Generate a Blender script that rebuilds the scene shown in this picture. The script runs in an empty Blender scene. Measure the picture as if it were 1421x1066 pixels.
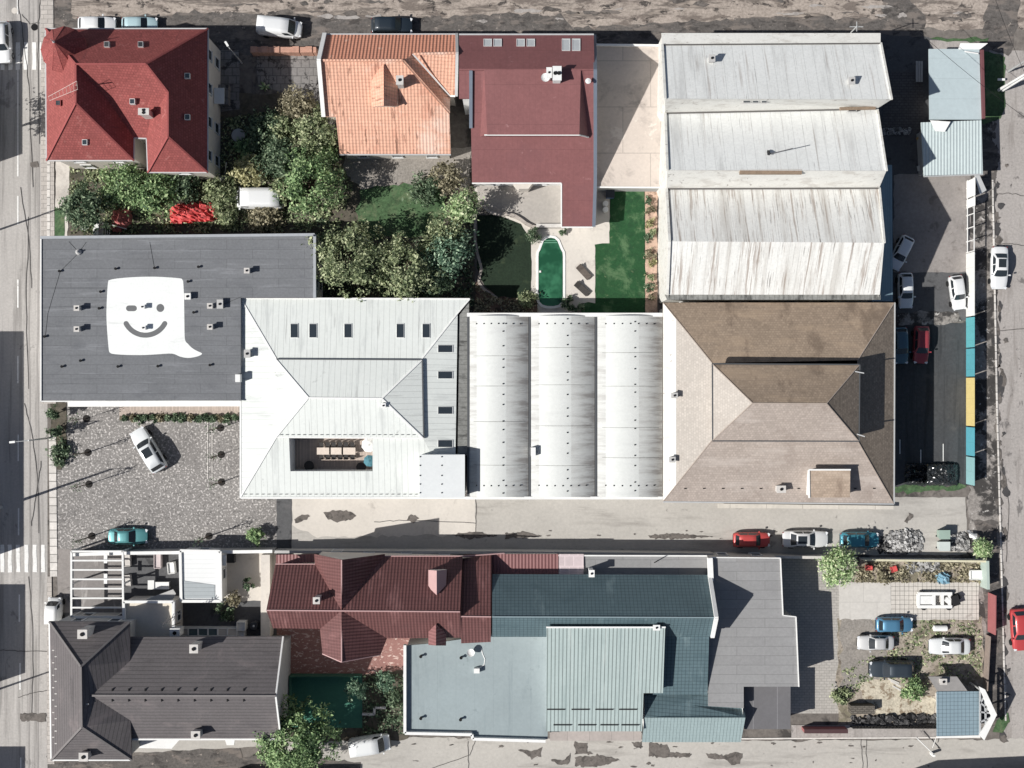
import bpy, bmesh, math, random
from mathutils import Vector, Matrix
random.seed(7)
sc = bpy.context.scene
COL = sc.collection
# ---------------------------------------------------------------- camera, sky, sun, exposure
HC = 122.0                       # flying height of the camera in metres
MPP = 0.08                       # metres of ground per measured unit of the survey grid
CX, CY = 710.5, 533.0
cd = bpy.data.cameras.new('camera'); cam = bpy.data.objects.new('camera', cd); COL.objects.link(cam)
cam.location = (0, 0, HC); cam.rotation_euler = (0, 0, 0)
cd.sensor_fit = 'HORIZONTAL'; cd.angle = 2 * math.atan(1421 * MPP / 2 / HC)
cd.clip_start = 1; cd.clip_end = 6000
sc.camera = cam
SUN_EL, SUN_DIR = math.radians(41.5), math.radians(19.1)      # light travels towards +x, a little +y
w = bpy.data.worlds.new('World'); sc.world = w; w.use_nodes = True
wn = w.node_tree; wn.nodes.clear()
sky = wn.nodes.new('ShaderNodeTexSky'); sky.sky_type = 'NISHITA'; sky.sun_disc = False
sky.sun_elevation = SUN_EL
sky.sun_rotation = math.radians(270) - SUN_DIR
sky.air_density = 0.8; sky.dust_density = 1.2; sky.ozone_density = 0.4
bg = wn.nodes.new('ShaderNodeBackground'); bg.inputs['Strength'].default_value = 0.055
wo = wn.nodes.new('ShaderNodeOutputWorld')
wn.links.new(sky.outputs[0], bg.inputs[0]); wn.links.new(bg.outputs[0], wo.inputs[0])
sl = bpy.data.lights.new('sun', 'SUN'); sl.energy = 4.7; sl.angle = math.radians(0.5); sl.color = (1.0, 0.978, 0.945)
so = bpy.data.objects.new('sun', sl); COL.objects.link(so)
ld = Vector((math.cos(SUN_EL) * math.cos(SUN_DIR), math.cos(SUN_EL) * math.sin(SUN_DIR), -math.sin(SUN_EL)))
so.rotation_euler = ld.to_track_quat('-Z', 'Y').to_euler(); so.location = (-60, -40, 90)
sc.view_settings.view_transform = 'Standard'; sc.view_settings.look = 'None'
sc.view_settings.gamma = 1; sc.view_settings.exposure = 0.1
sc.cycles.max_bounces = 5; sc.cycles.diffuse_bounces = 2; sc.cycles.glossy_bounces = 2
sc.cycles.transparent_max_bounces = 4

# ---------------------------------------------------------------- measuring helpers
def W(p):
    """survey point (grid x, grid y, height in metres) -> world point"""
    px, py = p[0], p[1]; z = p[2] if len(p) > 2 else 0.0
    k = MPP * (1 - z / HC)
    return Vector(((px - CX) * k, (CY - py) * k, z))
def sheet(ox, oy, f=3.947):
    return lambda x, y, z=0.0: (ox + x / f, oy + y / f, z)
A, B, C, D = sheet(0, 0), sheet(350, 0), sheet(700, 0), sheet(1061, 0)
E, F, G, HH = sheet(0, 260), sheet(350, 260), sheet(700, 260), sheet(1061, 260)
I, J, K, L = sheet(0, 530), sheet(350, 530), sheet(700, 530), sheet(1061, 530)
M, N, O, Q = sheet(0, 796), sheet(350, 796), sheet(700, 796), sheet(1061, 796)
def col(r, g, b, k=1.0):
    def f(c):
        c /= 255.0
        return (c / 12.92 if c <= 0.04045 else ((c + 0.055) / 1.055) ** 2.4) * k
    r, g, b = f(r), f(g), f(b); m_ = .3 * r + .55 * g + .15 * b; s_ = .75
    return (m_ + (r - m_) * s_, m_ + (g - m_) * s_, m_ + (b - m_) * s_, 1.0)

# ---------------------------------------------------------------- materials
class Nt:
    def __init__(s, name):
        s.m = bpy.data.materials.new(name); s.m.use_nodes = True
        s.t = s.m.node_tree; s.b = s.t.nodes['Principled BSDF']
        s.geo = None; s.uvn = None
    def n(s, t, **kw):
        o = s.t.nodes.new('ShaderNode' + t)
        for k, v in kw.items(): setattr(o, k, v)
        return o
    def l(s, a, b): s.t.links.new(a, b)
    def put(s, sock, v):
        if hasattr(v, 'is_output'): s.l(v, sock)
        else: sock.default_value = v
    def math(s, op, a, b=0.0, c=0.0, clamp=False):
        o = s.n('Math', operation=op, use_clamp=clamp)
        s.put(o.inputs[0], a); s.put(o.inputs[1], b); s.put(o.inputs[2], c)
        return o.outputs[0]
    def pos(s):
        if s.geo is None: s.geo = s.n('NewGeometry')
        return s.geo.outputs['Position']
    def uv(s):
        if s.uvn is None: s.uvn = s.n('UVMap')
        return s.uvn.outputs[0]
    def scaled(s, src, sc3):
        o = s.n('VectorMath', operation='MULTIPLY'); s.l(src, o.inputs[0]); o.inputs[1].default_value = sc3
        return o.outputs[0]
    def noise(s, src, scale, detail=4, rough=0.6, dist=0.0):
        o = s.n('TexNoise'); s.l(src, o.inputs['Vector']); o.inputs['Scale'].default_value = scale
        o.inputs['Detail'].default_value = detail; o.inputs['Roughness'].default_value = rough
        o.inputs['Distortion'].default_value = dist
        return o.outputs['Fac']
    def mix(s, fac, a, b, mode='MIX'):
        o = s.n('Mix', data_type='RGBA', blend_type=mode)
        s.put(o.inputs[0], fac); s.put(o.inputs[6], a); s.put(o.inputs[7], b)
        return o.outputs[2]
    def smooth(s, v, lo, hi):
        o = s.n('MapRange', interpolation_type='SMOOTHSTEP'); s.l(v, o.inputs[0])
        o.inputs[1].default_value = lo; o.inputs[2].default_value = hi
        return o.outputs[0]
    def mulv(s, c, v):
        o = s.n('VectorMath', operation='SCALE'); s.put(o.inputs[0], c[:3] if isinstance(c, tuple) else c); s.l(v, o.inputs[3])
        return o.outputs[0]
MATS = {}
def surf(name, base, var=.2, vs=.25, fine=.15, fs=2.5, rough=.85, spec=.25, metal=0.0, bump=0.0, pats=(), stains=(), alpha=None):
    if name in MATS: return MATS[name]
    s = Nt(name); c = None
    n1 = s.noise(s.pos(), vs, 5, .65)
    n2 = s.noise(s.pos(), fs, 3, .7)
    k = s.math('MULTIPLY_ADD', n1, 2.6 * var, 1 - 1.3 * var)
    k2 = s.math('MULTIPLY_ADD', n2, 3.8 * fine, 1 - 1.9 * fine)
    k = s.math('MULTIPLY', k, k2)
    hgt = None
    for p in pats:
        kind = p[0]
        if kind in ('line', 'wave'):
            sp = s.n('SeparateXYZ'); s.l(s.uv(), sp.inputs[0]); u = sp.outputs[0 if p[1] == 'u' else 1]
            if kind == 'line':
                fr = s.math('FRACT', s.math('MULTIPLY', u, 1.0 / p[2]))
                on = s.math('LESS_THAN', fr, p[3])
                k = s.math('MULTIPLY', k, s.math('MULTIPLY_ADD', on, p[4] - 1, 1.0))
            else:
                wv = s.math('SINE', s.math('MULTIPLY', u, 2 * math.pi / p[2]))
                k = s.math('MULTIPLY', k, s.math('MULTIPLY_ADD', wv, p[3], 1.0))
                hgt = wv if hgt is None else s.math('ADD', hgt, wv)
        elif kind == 'brick':
            b = s.n('TexBrick'); s.l(s.uv() if p[6] == 'uv' else s.pos(), b.inputs['Vector'])
            b.inputs['Scale'].default_value = 1.0; b.inputs['Brick Width'].default_value = p[1]; b.inputs['Row Height'].default_value = p[2]
            b.inputs['Mortar Size'].default_value = p[3]; b.inputs['Mortar Smooth'].default_value = .1
            lo = 1 - p[5]; hi = 1 + p[5]
            b.inputs['Color1'].default_value = (lo, lo, lo, 1); b.inputs['Color2'].default_value = (hi, hi, hi, 1)
            b.inputs['Mortar'].default_value = (p[4], p[4], p[4], 1); b.inputs['Bias'].default_value = 0
            bw = s.n('RGBToBW'); s.l(b.outputs[0], bw.inputs[0])
            k = s.math('MULTIPLY', k, bw.outputs[0])
        elif kind == 'speck':
            k = s.math('MULTIPLY', k, s.math('MULTIPLY_ADD', s.smooth(s.noise(s.pos(), p[1], 2, .5), p[3], p[4]), p[2], 1.0))
        elif kind == 'cell':
            v = s.n('TexVoronoi'); s.l(s.pos(), v.inputs['Vector']); v.inputs['Scale'].default_value = p[1]
            bw = s.n('RGBToBW'); s.l(v.outputs['Color'], bw.inputs[0])
            k = s.math('MULTIPLY', k, s.math('MULTIPLY_ADD', s.smooth(bw.outputs[0], p[3], p[4]), p[2], 1 - p[2] * .5))
    c = s.mulv(base, k)
    for (sc_, scale, src, lo, hi, amt) in stains:
        vec = s.scaled(s.uv() if src == 'uv' else s.pos(), scale if isinstance(scale, tuple) else (scale,) * 3)
        f = s.math('MULTIPLY', s.smooth(s.noise(vec, 1.0, 5, .68, .4 if src == 'pos' else 0.0), lo, hi), amt)
        c = s.mix(f, c, sc_)
    s.put(s.b.inputs['Base Color'], c)
    s.b.inputs['Roughness'].default_value = rough; s.b.inputs['Metallic'].default_value = metal
    s.b.inputs['Specular IOR Level'].default_value = spec
    if bump:
        bn = s.n('Bump'); bn.inputs['Strength'].default_value = min(1.0, bump); bn.inputs['Distance'].default_value = .05
        s.l(hgt if hgt is not None else n2, bn.inputs['Height']); s.l(bn.outputs[0], s.b.inputs['Normal'])
    if alpha is not None: s.b.inputs['Alpha'].default_value = alpha
    MATS[name] = s.m
    return s.m
def plain(name, c, rough=.5, metal=0.0, spec=.4, coat=0.0):
    if name in MATS: return MATS[name]
    s = Nt(name); s.b.inputs['Base Color'].default_value = c; s.b.inputs['Roughness'].default_value = rough
    s.b.inputs['Metallic'].default_value = metal; s.b.inputs['Specular IOR Level'].default_value = spec
    s.b.inputs['Coat Weight'].default_value = coat; s.b.inputs['Coat Roughness'].default_value = .08
    n = s.noise(s.pos(), 1.3, 3); k = s.math('MULTIPLY_ADD', n, .24, .88)
    s.l(s.mulv(c, k), s.b.inputs['Base Color'])
    MATS[name] = s.m; return s.m
def leaves(name, cols, rough=.6):
    if name in MATS: return MATS[name]
    s = Nt(name); g = s.n('NewGeometry'); r = s.n('ValToRGB'); s.l(g.outputs['Random Per Island'], r.inputs[0])
    e = r.color_ramp.elements
    while len(e) < len(cols): e.new(.5)
    for i, cc in enumerate(cols): e[i].position = i / (len(cols) - 1); e[i].color = cc
    s.b.inputs['Roughness'].default_value = rough; s.b.inputs['Specular IOR Level'].default_value = .25
    s.l(r.outputs[0], s.b.inputs['Base Color'])
    tr = s.n('BsdfTranslucent'); s.l(r.outputs[0], tr.inputs[0]); mx = s.n('MixShader'); mx.inputs[0].default_value = .33
    out = [x for x in s.t.nodes if x.type == 'OUTPUT_MATERIAL'][0]
    s.l(s.b.outputs[0], mx.inputs[1]); s.l(tr.outputs[0], mx.inputs[2]); s.l(mx.outputs[0], out.inputs[0])
    MATS[name] = s.m; return s.m

# ---------------------------------------------------------------- mesh helpers
def base_of(o):
    v = Vector((0, 0, 0))
    while o is not None: v += o.location; o = o.parent
    return v
class MB:
    def __init__(s): s.v = []; s.f = []; s.uvs = []
    def face(s, pts):
        pts = [Vector(p) for p in pts]; i = len(s.v); s.v += pts; s.f.append(list(range(i, i + len(pts))))
        n = Vector((0, 0, 0))
        for a in range(len(pts)):
            p, q = pts[a], pts[(a + 1) % len(pts)]
            n += Vector(((p.y - q.y) * (p.z + q.z), (p.z - q.z) * (p.x + q.x), (p.x - q.x) * (p.y + q.y)))
        if n.length < 1e-9: n = Vector((0, 0, 1))
        n.normalize()
        if n.z < 0: n = -n
        t = Vector((1, 0, 0)) if n.z > .9997 else Vector((0, 0, 1)).cross(n).normalized()
        b = n.cross(t)
        s.uvs.append([(p.dot(t), p.dot(b)) for p in pts])
    def prism(s, pts, z0, z1, cap=True, bot=True):
        a = [Vector((p[0], p[1], z0)) for p in pts]; b = [Vector((p[0], p[1], z1)) for p in pts]; n = len(a)
        for i in range(n): j = (i + 1) % n; s.face([a[i], a[j], b[j], b[i]])
        if cap: s.face(b)
        if bot: s.face(a[::-1])
        return s
    def box(s, c, size, rz=0.0, tilt=None):
        hx, hy, hz = size[0] / 2, size[1] / 2, size[2] / 2
        m = Matrix.Rotation(rz, 3, 'Z')
        if tilt is not None: m = m @ tilt
        P = [Vector(c) + m @ Vector((x, y, z)) for z in (-hz, hz) for (x, y) in ((-hx, -hy), (hx, -hy), (hx, hy), (-hx, hy))]
        for f in ((3, 2, 1, 0), (4, 5, 6, 7), (0, 1, 5, 4), (1, 2, 6, 5), (2, 3, 7, 6), (3, 0, 4, 7)): s.face([P[i] for i in f])
        return s
    def bar(s, p, q, wd, ht=None):
        p, q = Vector(p), Vector(q); d = q - p; ln = d.length
        if ln < 1e-6: return s
        qt = d.to_track_quat('X', 'Z').to_matrix(); ht = ht or wd
        P = [p + qt @ Vector((x, y, z)) for x in (0, ln) for (y, z) in ((-wd / 2, -ht / 2), (wd / 2, -ht / 2), (wd / 2, ht / 2), (-wd / 2, ht / 2))]
        for f in ((0, 1, 2, 3), (7, 6, 5, 4), (0, 4, 5, 1), (1, 5, 6, 2), (2, 6, 7, 3), (3, 7, 4, 0)): s.face([P[i] for i in f])
        return s
    def tube(s, pts, rad, n=6):
        pts = [Vector(p) for p in pts]
        rs = rad if isinstance(rad, (list, tuple)) else [rad] * len(pts)
        rings = []
        for i, p in enumerate(pts):
            d = pts[min(i + 1, len(pts) - 1)] - pts[max(i - 1, 0)]
            if d.length < 1e-6: d = Vector((0, 0, 1))
            m = d.to_track_quat('Z', 'Y').to_matrix()
            rings.append([p + m @ Vector((rs[i] * math.cos(2 * math.pi * k / n), rs[i] * math.sin(2 * math.pi * k / n), 0)) for k in range(n)])
        for a, b in zip(rings, rings[1:]):
            for k in range(n): s.face([a[k], a[(k + 1) % n], b[(k + 1) % n], b[k]])
        s.face(rings[0][::-1]); s.face(rings[-1]); return s
    def lathe(s, c, prof, n=12, ph=0.0, sq=(1, 1)):
        c = Vector(c)
        rings = [[c + Vector((r * sq[0] * math.cos(ph + 2 * math.pi * k / n), r * sq[1] * math.sin(ph + 2 * math.pi * k / n), z)) for k in range(n)] for r, z in prof]
        for a, b in zip(rings, rings[1:]):
            for k in range(n): s.face([a[k], a[(k + 1) % n], b[(k + 1) % n], b[k]])
        s.face(rings[0][::-1]); s.face(rings[-1]); return s
    def slab(s, faces, t=.18):
        key = {}; edges = {}
        for f in faces:
            ids = [(round(p[0], 3), round(p[1], 3), round(p[2], 3)) for p in f]
            for i in range(len(ids)):
                a, b = ids[i], ids[(i + 1) % len(ids)]
                e = (a, b) if a < b else (b, a); edges[e] = edges.get(e, 0) + 1
            ps = [W(p) for p in f]; s.face(ps); s.face([p - Vector((0, 0, t)) for p in ps][::-1])
        for (a, b), n in edges.items():
            if n == 1:
                p, q_ = W(a), W(b); d = Vector((0, 0, t)); s.face([p, q_, q_ - d, p - d])
        return s
    def build(s, name, mat, parent=None, smooth=False, merge=True):
        me = bpy.data.meshes.new(name); o = bpy.data.objects.new(name, me)
        off = base_of(parent) if parent is not None else Vector((0, 0, 0))
        me.from_pydata([tuple(p - off) for p in s.v], [], s.f)
        uvl = me.uv_layers.new(name='UVMap'); flat = [c for f in s.uvs for uvp in f for c in uvp]
        uvl.data.foreach_set('uv', flat)
        if merge:
            bm = bmesh.new(); bm.from_mesh(me); bmesh.ops.remove_doubles(bm, verts=bm.verts, dist=1e-4)
            bmesh.ops.recalc_face_normals(bm, faces=bm.faces)
            if smooth:
                for f in bm.faces: f.smooth = True
            bm.to_mesh(me); bm.free()
        me.materials.append(mat); COL.objects.link(o)
        if parent is not None: o.parent = parent
        return o
def tag(o, label, cat, group=None, kind=None):
    o['label'] = label; o['category'] = cat
    if group: o['group'] = group
    if kind: o['kind'] = kind
    return o
def onp(three, p):
    """lift a survey point onto the plane through three roof points"""
    a, b, c = [W(q_) for q_ in three]; n = (b - a).cross(c - a); d = n.dot(a)
    p0, p1 = W((p[0], p[1], 0)), W((p[0], p[1], 10)); v0, v1 = n.dot(p0), n.dot(p1)
    return (p[0], p[1], 10 * (d - v0) / (v1 - v0))
def pieces(name, mat, root, boxes):
    """many small like parts, each an object of its own sharing one mesh"""
    first = None
    for (c, size) in boxes:
        if first is None:
            first = MB().box((0, 0, 0), size).build(name, mat); o = first
        else: o = first.copy(); COL.objects.link(o)
        o.parent = root; o.location = Vector(c) - base_of(root)
def thing(name, label, cat, loc=(0, 0, 0), rz=0.0, group=None):
    o = bpy.data.objects.new(name, None); COL.objects.link(o); o.location = loc; o.rotation_euler = (0, 0, rz)
    o.empty_display_size = .5
    return tag(o, label, cat, group)
def struct(o, label=None):
    o['kind'] = 'structure'
    if label: o['label'] = label
    return o
def inset(pts, d):
    """offset a closed plan outline inwards by d metres"""
    n = len(pts); ar = sum(pts[i].x * pts[(i + 1) % n].y - pts[(i + 1) % n].x * pts[i].y for i in range(n))
    sg = 1 if ar > 0 else -1; out = []
    for i in range(n):
        p0, p1, p2 = pts[i - 1], pts[i], pts[(i + 1) % n]
        e1 = Vector((p1.x - p0.x, p1.y - p0.y)).normalized(); e2 = Vector((p2.x - p1.x, p2.y - p1.y)).normalized()
        n1 = Vector((-e1.y, e1.x)) * sg; n2 = Vector((-e2.y, e2.x)) * sg
        m = n1 + n2; k = 1 + n1.dot(n2)
        m = m / k if k > .3 else n1
        out.append(Vector((p1.x + m.x * d, p1.y + m.y * d, p1.z)))
    return out
def walls(root, outline, mat, ins=.35, drop=.2, name='wall', z0=0.0):
    pts = inset([W(p) for p in outline], ins); b = MB(); n = len(pts)
    for i in range(n):
        p, q_ = pts[i], pts[(i + 1) % n]
        b.face([(p.x, p.y, z0), (q_.x, q_.y, z0), (q_.x, q_.y, q_.z - drop), (p.x, p.y, p.z - drop)])
    return b.build(name, mat, root), pts
GLASS = plain('window glass', col(52, 62, 70), .12, 0, .6)
FRAME = plain('white frame paint', col(225, 225, 222), .5)
def windows(root, pts, rows=((1.0, 1.4),), every=3.2, wd=1.1, minlen=3.0, skip=()):
    """window parts set into the walls of a building, each with its own pane"""
    n = len(pts); ar = sum(pts[i].x * pts[(i + 1) % n].y - pts[(i + 1) % n].x * pts[i].y for i in range(n)); sg = 1 if ar > 0 else -1
    cnt = 0
    for i in range(n):
        if i in skip: continue
        p, q_ = pts[i], pts[(i + 1) % n]; d = Vector((q_.x - p.x, q_.y - p.y)); ln = d.length
        if ln < minlen: continue
        d /= ln; nn = Vector((d.y, -d.x)) * sg; k = max(1, int(ln / every)); ang = math.atan2(d.y, d.x)
        for a in range(k):
            t = (a + .5) / k * ln; zt = p.z + (q_.z - p.z) * t / ln
            for (z, h) in rows:
                if z + h > zt - .4 or cnt > 44: continue
                x, y = p.x + d.x * t, p.y + d.y * t
                b = MB(); c = (x + nn.x * .03, y + nn.y * .03, z + h / 2)
                for sx in (-1, 1): b.box((c[0] + d.x * sx * (wd / 2), c[1] + d.y * sx * (wd / 2), c[2]), (.1, .12, h + .1), ang)
                for sz in (-1, 1): b.box((c[0], c[1], c[2] + sz * h / 2), (wd - .1, .12, .1), ang)
                b.box((c[0] + nn.x * .04, c[1] + nn.y * .04, z - .1), (wd + .2, .14, .06), ang)
                o = b.build('window', FRAME, root)
                MB().box((x + nn.x * .02, y + nn.y * .02, z + h / 2), (wd - .1, .05, h - .1), ang).build('pane', GLASS, o); cnt += 1
def inside(px, py, f):
    r = False; n = len(f)
    for i in range(n):
        x1, y1 = f[i][0], f[i][1]; x2, y2 = f[i - 1][0], f[i - 1][1]
        if (y1 > py) != (y2 > py) and px < (x2 - x1) * (py - y1) / (y2 - y1) + x1: r = not r
    return r
def rz_at(faces, px, py):
    """height of a roof under a survey point, from the plane of the face it lies in"""
    best = None
    for f in faces:
        ok = inside(px, py, f)
        cxm = sum(p[0] for p in f) / len(f); cym = sum(p[1] for p in f) / len(f)
        d = (px - cxm) ** 2 + (py - cym) ** 2
        if ok or best is None or (not best[0] and d < best[1]): best = (ok, d, f)
        if ok: break
    f = best[2]; a = f[0]; nb = None
    for i in range(1, len(f) - 1):
        u = Vector(f[i]) - Vector(a); v = Vector(f[i + 1]) - Vector(a); n = u.cross(v)
        if nb is None or abs(n.z) > abs(nb.z): nb = n
    if abs(nb.z) < 1e-6: return a[2]
    return a[2] - (nb.x * (px - a[0]) + nb.y * (py - a[1])) / nb.z
def ridges(root, mat, segs, r=.09, name='ridge_cap'):
    for p, q_ in segs: MB().bar(W(p) + Vector((0, 0, .03)), W(q_) + Vector((0, 0, .03)), 2 * r, r * 1.2).build(name, mat, root)
def edge_run(root, mat, pts, wd=.14, ht=.14, name='gutter', dz=-.02):
    b = MB()
    for p, q_ in zip(pts, pts[1:]): b.bar(W(p) + Vector((0, 0, dz)), W(q_) + Vector((0, 0, dz)), wd, ht)
    return b.build(name, mat, root)
def chimney(root, p, zr, w_, d_, h, mat, capm=None, flues=1, rz=0.0, name='chimney'):
    c = W((p[0], p[1], zr + h)); b = MB()
    b.box((c.x, c.y, zr + h / 2 - .4), (w_, d_, h + .8), rz); b.box((c.x, c.y, zr + h + .03), (w_ + .16, d_ + .16, .12), rz)
    o = b.build(name, mat, root); fl = MB()
    for i in range(flues):
        dx = (i - (flues - 1) / 2) * w_ * .5
        fl.lathe((c.x + dx * math.cos(rz), c.y + dx * math.sin(rz), zr + h + .09), [(min(w_, d_) * .26, 0), (min(w_, d_) * .26, .1)], 10)
    fl.build('flue', BLACK, o); return o
BLACK = plain('sooty black', col(22, 22, 24), .9)
def skylight(root, p, z, sx, sy, faces=None, h=.18, frame=None, name='skylight', glass=None, rim=.86):
    """roof window: frame lying on the roof, pane inside it; p is its middle, sizes in survey units"""
    g = []
    for (ax, ay) in ((-1, -1), (1, -1), (1, 1), (-1, 1)):
        x, y = p[0] + ax * sx / 2, p[1] + ay * sy / 2
        zz = rz_at(faces, x, y) if faces else z
        g.append(W((x, y, zz)))
    up = Vector((0, 0, h)); cen = sum(g, Vector()) / 4; b = MB()
    top = [p_ + up for p_ in g]; inn = [cen + (p_ - cen) * rim + up for p_ in g]
    lo = [p_ - Vector((0, 0, .1)) for p_ in g]
    for i in range(4):
        j = (i + 1) % 4
        b.face([lo[i], lo[j], top[j], top[i]]); b.face([top[i], top[j], inn[j], inn[i]])
        b.face([inn[i], inn[j], inn[j] - Vector((0, 0, .08)), inn[i] - Vector((0, 0, .08))])
    o = b.build(name, frame or FRAME, root)
    m = MB(); m.face([p_ - Vector((0, 0, .04)) for p_ in inn]); m.build('pane', glass or GLASS, o, merge=False); return o
PN = [0]
def patch(name, pts, lv, mat, jit=0.0, kind='structure', step=.6, label=None):
    """a thin sheet of ground cover; jit roughens its edge"""
    PN[0] += 1; z = .012 * lv + .00006 * PN[0]; ps = [W((p[0], p[1], 0)) for p in pts]; out = []
    rnd = random.Random(int(pts[0][0] * 7 + pts[0][1] * 13))
    if jit:
        step = max(step, jit * 3.6)
        for i in range(len(ps)):
            a, b = ps[i], ps[(i + 1) % len(ps)]; n = max(1, int((b - a).length / step))
            for k in range(n):
                q_ = a.lerp(b, k / n); out.append(Vector((q_.x + rnd.gauss(0, jit), q_.y + rnd.gauss(0, jit), 0)))
    else: out = ps
    m = MB(); m.face([(p.x, p.y, z) for p in out]); o = m.build(name, mat, None, merge=False)
    bm = bmesh.new(); bm.from_mesh(o.data); bmesh.ops.triangulate(bm, faces=bm.faces)
    for f in bm.faces:
        if f.normal.z < 0: f.normal_flip()
    bm.to_mesh(o.data); bm.free()
    o['kind'] = kind
    if label: o['label'] = label
    return o
def raised(name, pts, h, mat, kind='structure'):
    ps = [W((p[0], p[1], 0)) for p in pts]; o = MB().prism(ps, -.05, h).build(name, mat); o['kind'] = kind; return o
def wall_run(name, label, cat, pts, h, t, mat, group=None, cap=None):
    ps = [W((p[0], p[1], 0)) for p in pts]
    if cap is None:
        b = MB()
        for p, q_ in zip(ps, ps[1:]): b.bar(p + Vector((0, 0, h / 2 - .05)), q_ + Vector((0, 0, h / 2 - .05)), t, h + .1)
        return tag(b.build(name, mat), label, cat, group)
    r = thing(name, label, cat, ps[0], 0, group); b = MB(); c = MB()
    for p, q_ in zip(ps, ps[1:]):
        b.bar(p + Vector((0, 0, h / 2 - .05)), q_ + Vector((0, 0, h / 2 - .05)), t, h + .1)
        c.bar(p + Vector((0, 0, h + .04)), q_ + Vector((0, 0, h + .04)), t + .1, .08)
    b.build('panel', mat, r); c.build('coping', cap, r); return r
# ================================================================ GROUND
g_base = surf('town soil', col(120, 112, 104), .3, .12, .3, 2.0, stains=((col(48, 47, 46), .35, 'pos', .5, .62, .7),))
m_road = surf('old asphalt', col(180, 174, 167), .12, .2, .14, 4.0, stains=((col(120, 115, 110), (1.2, .05, 1), 'pos', .48, .66, .6), (col(95, 92, 90), (.35, .3, 1), 'pos', .6, .68, .5), (col(205, 198, 190), (.8, .04, 1), 'pos', .55, .7, .5)))
m_roadr = surf('pale greyish asphalt', col(170, 162, 155), .16, .2, .2, 4.0, stains=((col(140, 131, 124), (1.0, .12, 1), 'pos', .5, .66, .6), (col(92, 88, 86), (.5, .3, 1), 'pos', .57, .65, .7), (col(70, 67, 66), 1.6, 'pos', .63, .69, .7)))
m_dirt = surf('brown dirt road', col(170, 155, 141), .28, .25, .35, 3.5, stains=((col(96, 84, 76), (.3, .9, 1), 'pos', .48, .6, .7), (col(70, 64, 60), (.10, .8, 1), 'pos', .52, .6, .8), (col(196, 178, 160), (.1, .8, 1), 'pos', .55, .68, .7), (col(44, 42, 42), (.6, 1.1, 1), 'pos', .57, .63, .8)))
m_concrete = surf('beige concrete lane', col(184, 178, 168), .14, .2, .1, 3.0, stains=((col(135, 128, 120), (.08, .5, 1), 'pos', .52, .68, .5), (col(98, 94, 90), .6, 'pos', .63, .7, .5)))
m_conc2 = surf('pale poured concrete', col(212, 203, 190), .12, .2, .06, 3.0, stains=((col(165, 155, 145), .35, 'pos', .54, .68, .5),))
m_conc3 = surf('yard concrete with seams', col(205, 190, 176), .1, .2, .07, 3.0, pats=(('brick', 6.0, 5.0, .05, .75, .03, 'pos'),), stains=((col(150, 138, 130), .3, 'pos', .5, .68, .5), (col(118, 108, 102), .22, 'pos', .58, .7, .5), (col(228, 218, 204), .25, 'pos', .58, .62, .5)))
m_asph = surf('dark yard asphalt', col(94, 94, 95), .2, .25, .18, 3.0, stains=((col(45, 45, 47), .5, 'pos', .54, .66, .6), (col(122, 118, 116), .3, 'pos', .58, .7, .5)))
m_asphl = surf('patched grey asphalt', col(150, 142, 136), .2, .25, .15, 3.0, stains=((col(80, 77, 75), .5, 'pos', .54, .64, .7),))
m_black = surf('muddy dark asphalt and shade', col(100, 94, 89), .3, .4, .35, 3.5, stains=((col(132, 120, 110), (.35, 1.0, 1), 'pos', .5, .62, .75), (col(60, 56, 54), (.6, 1.2, 1), 'pos', .52, .62, .7), (col(176, 162, 148), 1.6, 'pos', .63, .68, .8)))
m_tar = surf('dark tar', col(76, 74, 74), .28, .4, .28, 2.5)
m_cobble = surf('speckled cobbles', col(140, 135, 130), .12, .2, .2, 6.0, pats=(('speck', 4.6, 1.35, .53, .66), ('speck', 3.0, -.35, .56, .66)), stains=((col(98, 94, 92), .16, 'pos', .5, .7, .4), (col(150, 144, 138), (.3, .12, 1), 'pos', .56, .7, .3)))
m_pave = surf('pavement slabs', col(190, 181, 171), .14, .3, .1, 3.0, pats=(('brick', 1.0, .5, .03, .6, .06, 'pos'),))
m_kerb = surf('kerb stone', col(214, 207, 198), .2, .8, .15, 3.0, pats=(('brick', 30.0, .9, .05, .4, .12, 'pos'),))
m_tiles = surf('grey yard tiles', col(132, 128, 125), .25, .4, .15, 3.0, pats=(('brick', .9, .9, .04, .5, .12, 'pos'),), stains=((col(48, 48, 48), .8, 'pos', .54, .62, .8),))
m_slabs = surf('white slab grid', col(206, 198, 186), .1, .3, .12, 3.0, pats=(('line', 'u', .5, .13, .55), ('line', 'v', .5, .13, .55)), stains=((col(150, 138, 128), .5, 'pos', .58, .68, .6),))
m_setts = surf('grey block paving', col(180, 173, 163), .1, .3, .12, 3.0, pats=(('brick', .55, .3, .03, .72, .06, 'pos'),))
m_mosaic = surf('red crazy paving', col(158, 108, 98), .15, .4, .15, 4.0, stains=((col(222, 192, 178), (1.6, 3.6, 1), 'pos', .55, .62, .85),))
m_grass = surf('short lawn', col(70, 104, 60), .4, .5, .4, 4.0, bump=.3, stains=((col(112, 126, 84), .6, 'pos', .48, .66, .75), (col(52, 78, 46), 1.3, 'pos', .52, .64, .6)))
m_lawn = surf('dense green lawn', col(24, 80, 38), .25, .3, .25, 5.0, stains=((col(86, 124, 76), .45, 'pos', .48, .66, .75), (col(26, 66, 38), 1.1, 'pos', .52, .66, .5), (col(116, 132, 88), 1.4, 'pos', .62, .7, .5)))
m_lawnd = surf('deep green lawn', col(34, 52, 34), .25, .3, .35, 5.0, stains=((col(70, 84, 52), .5, 'pos', .56, .7, .5),))
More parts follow.
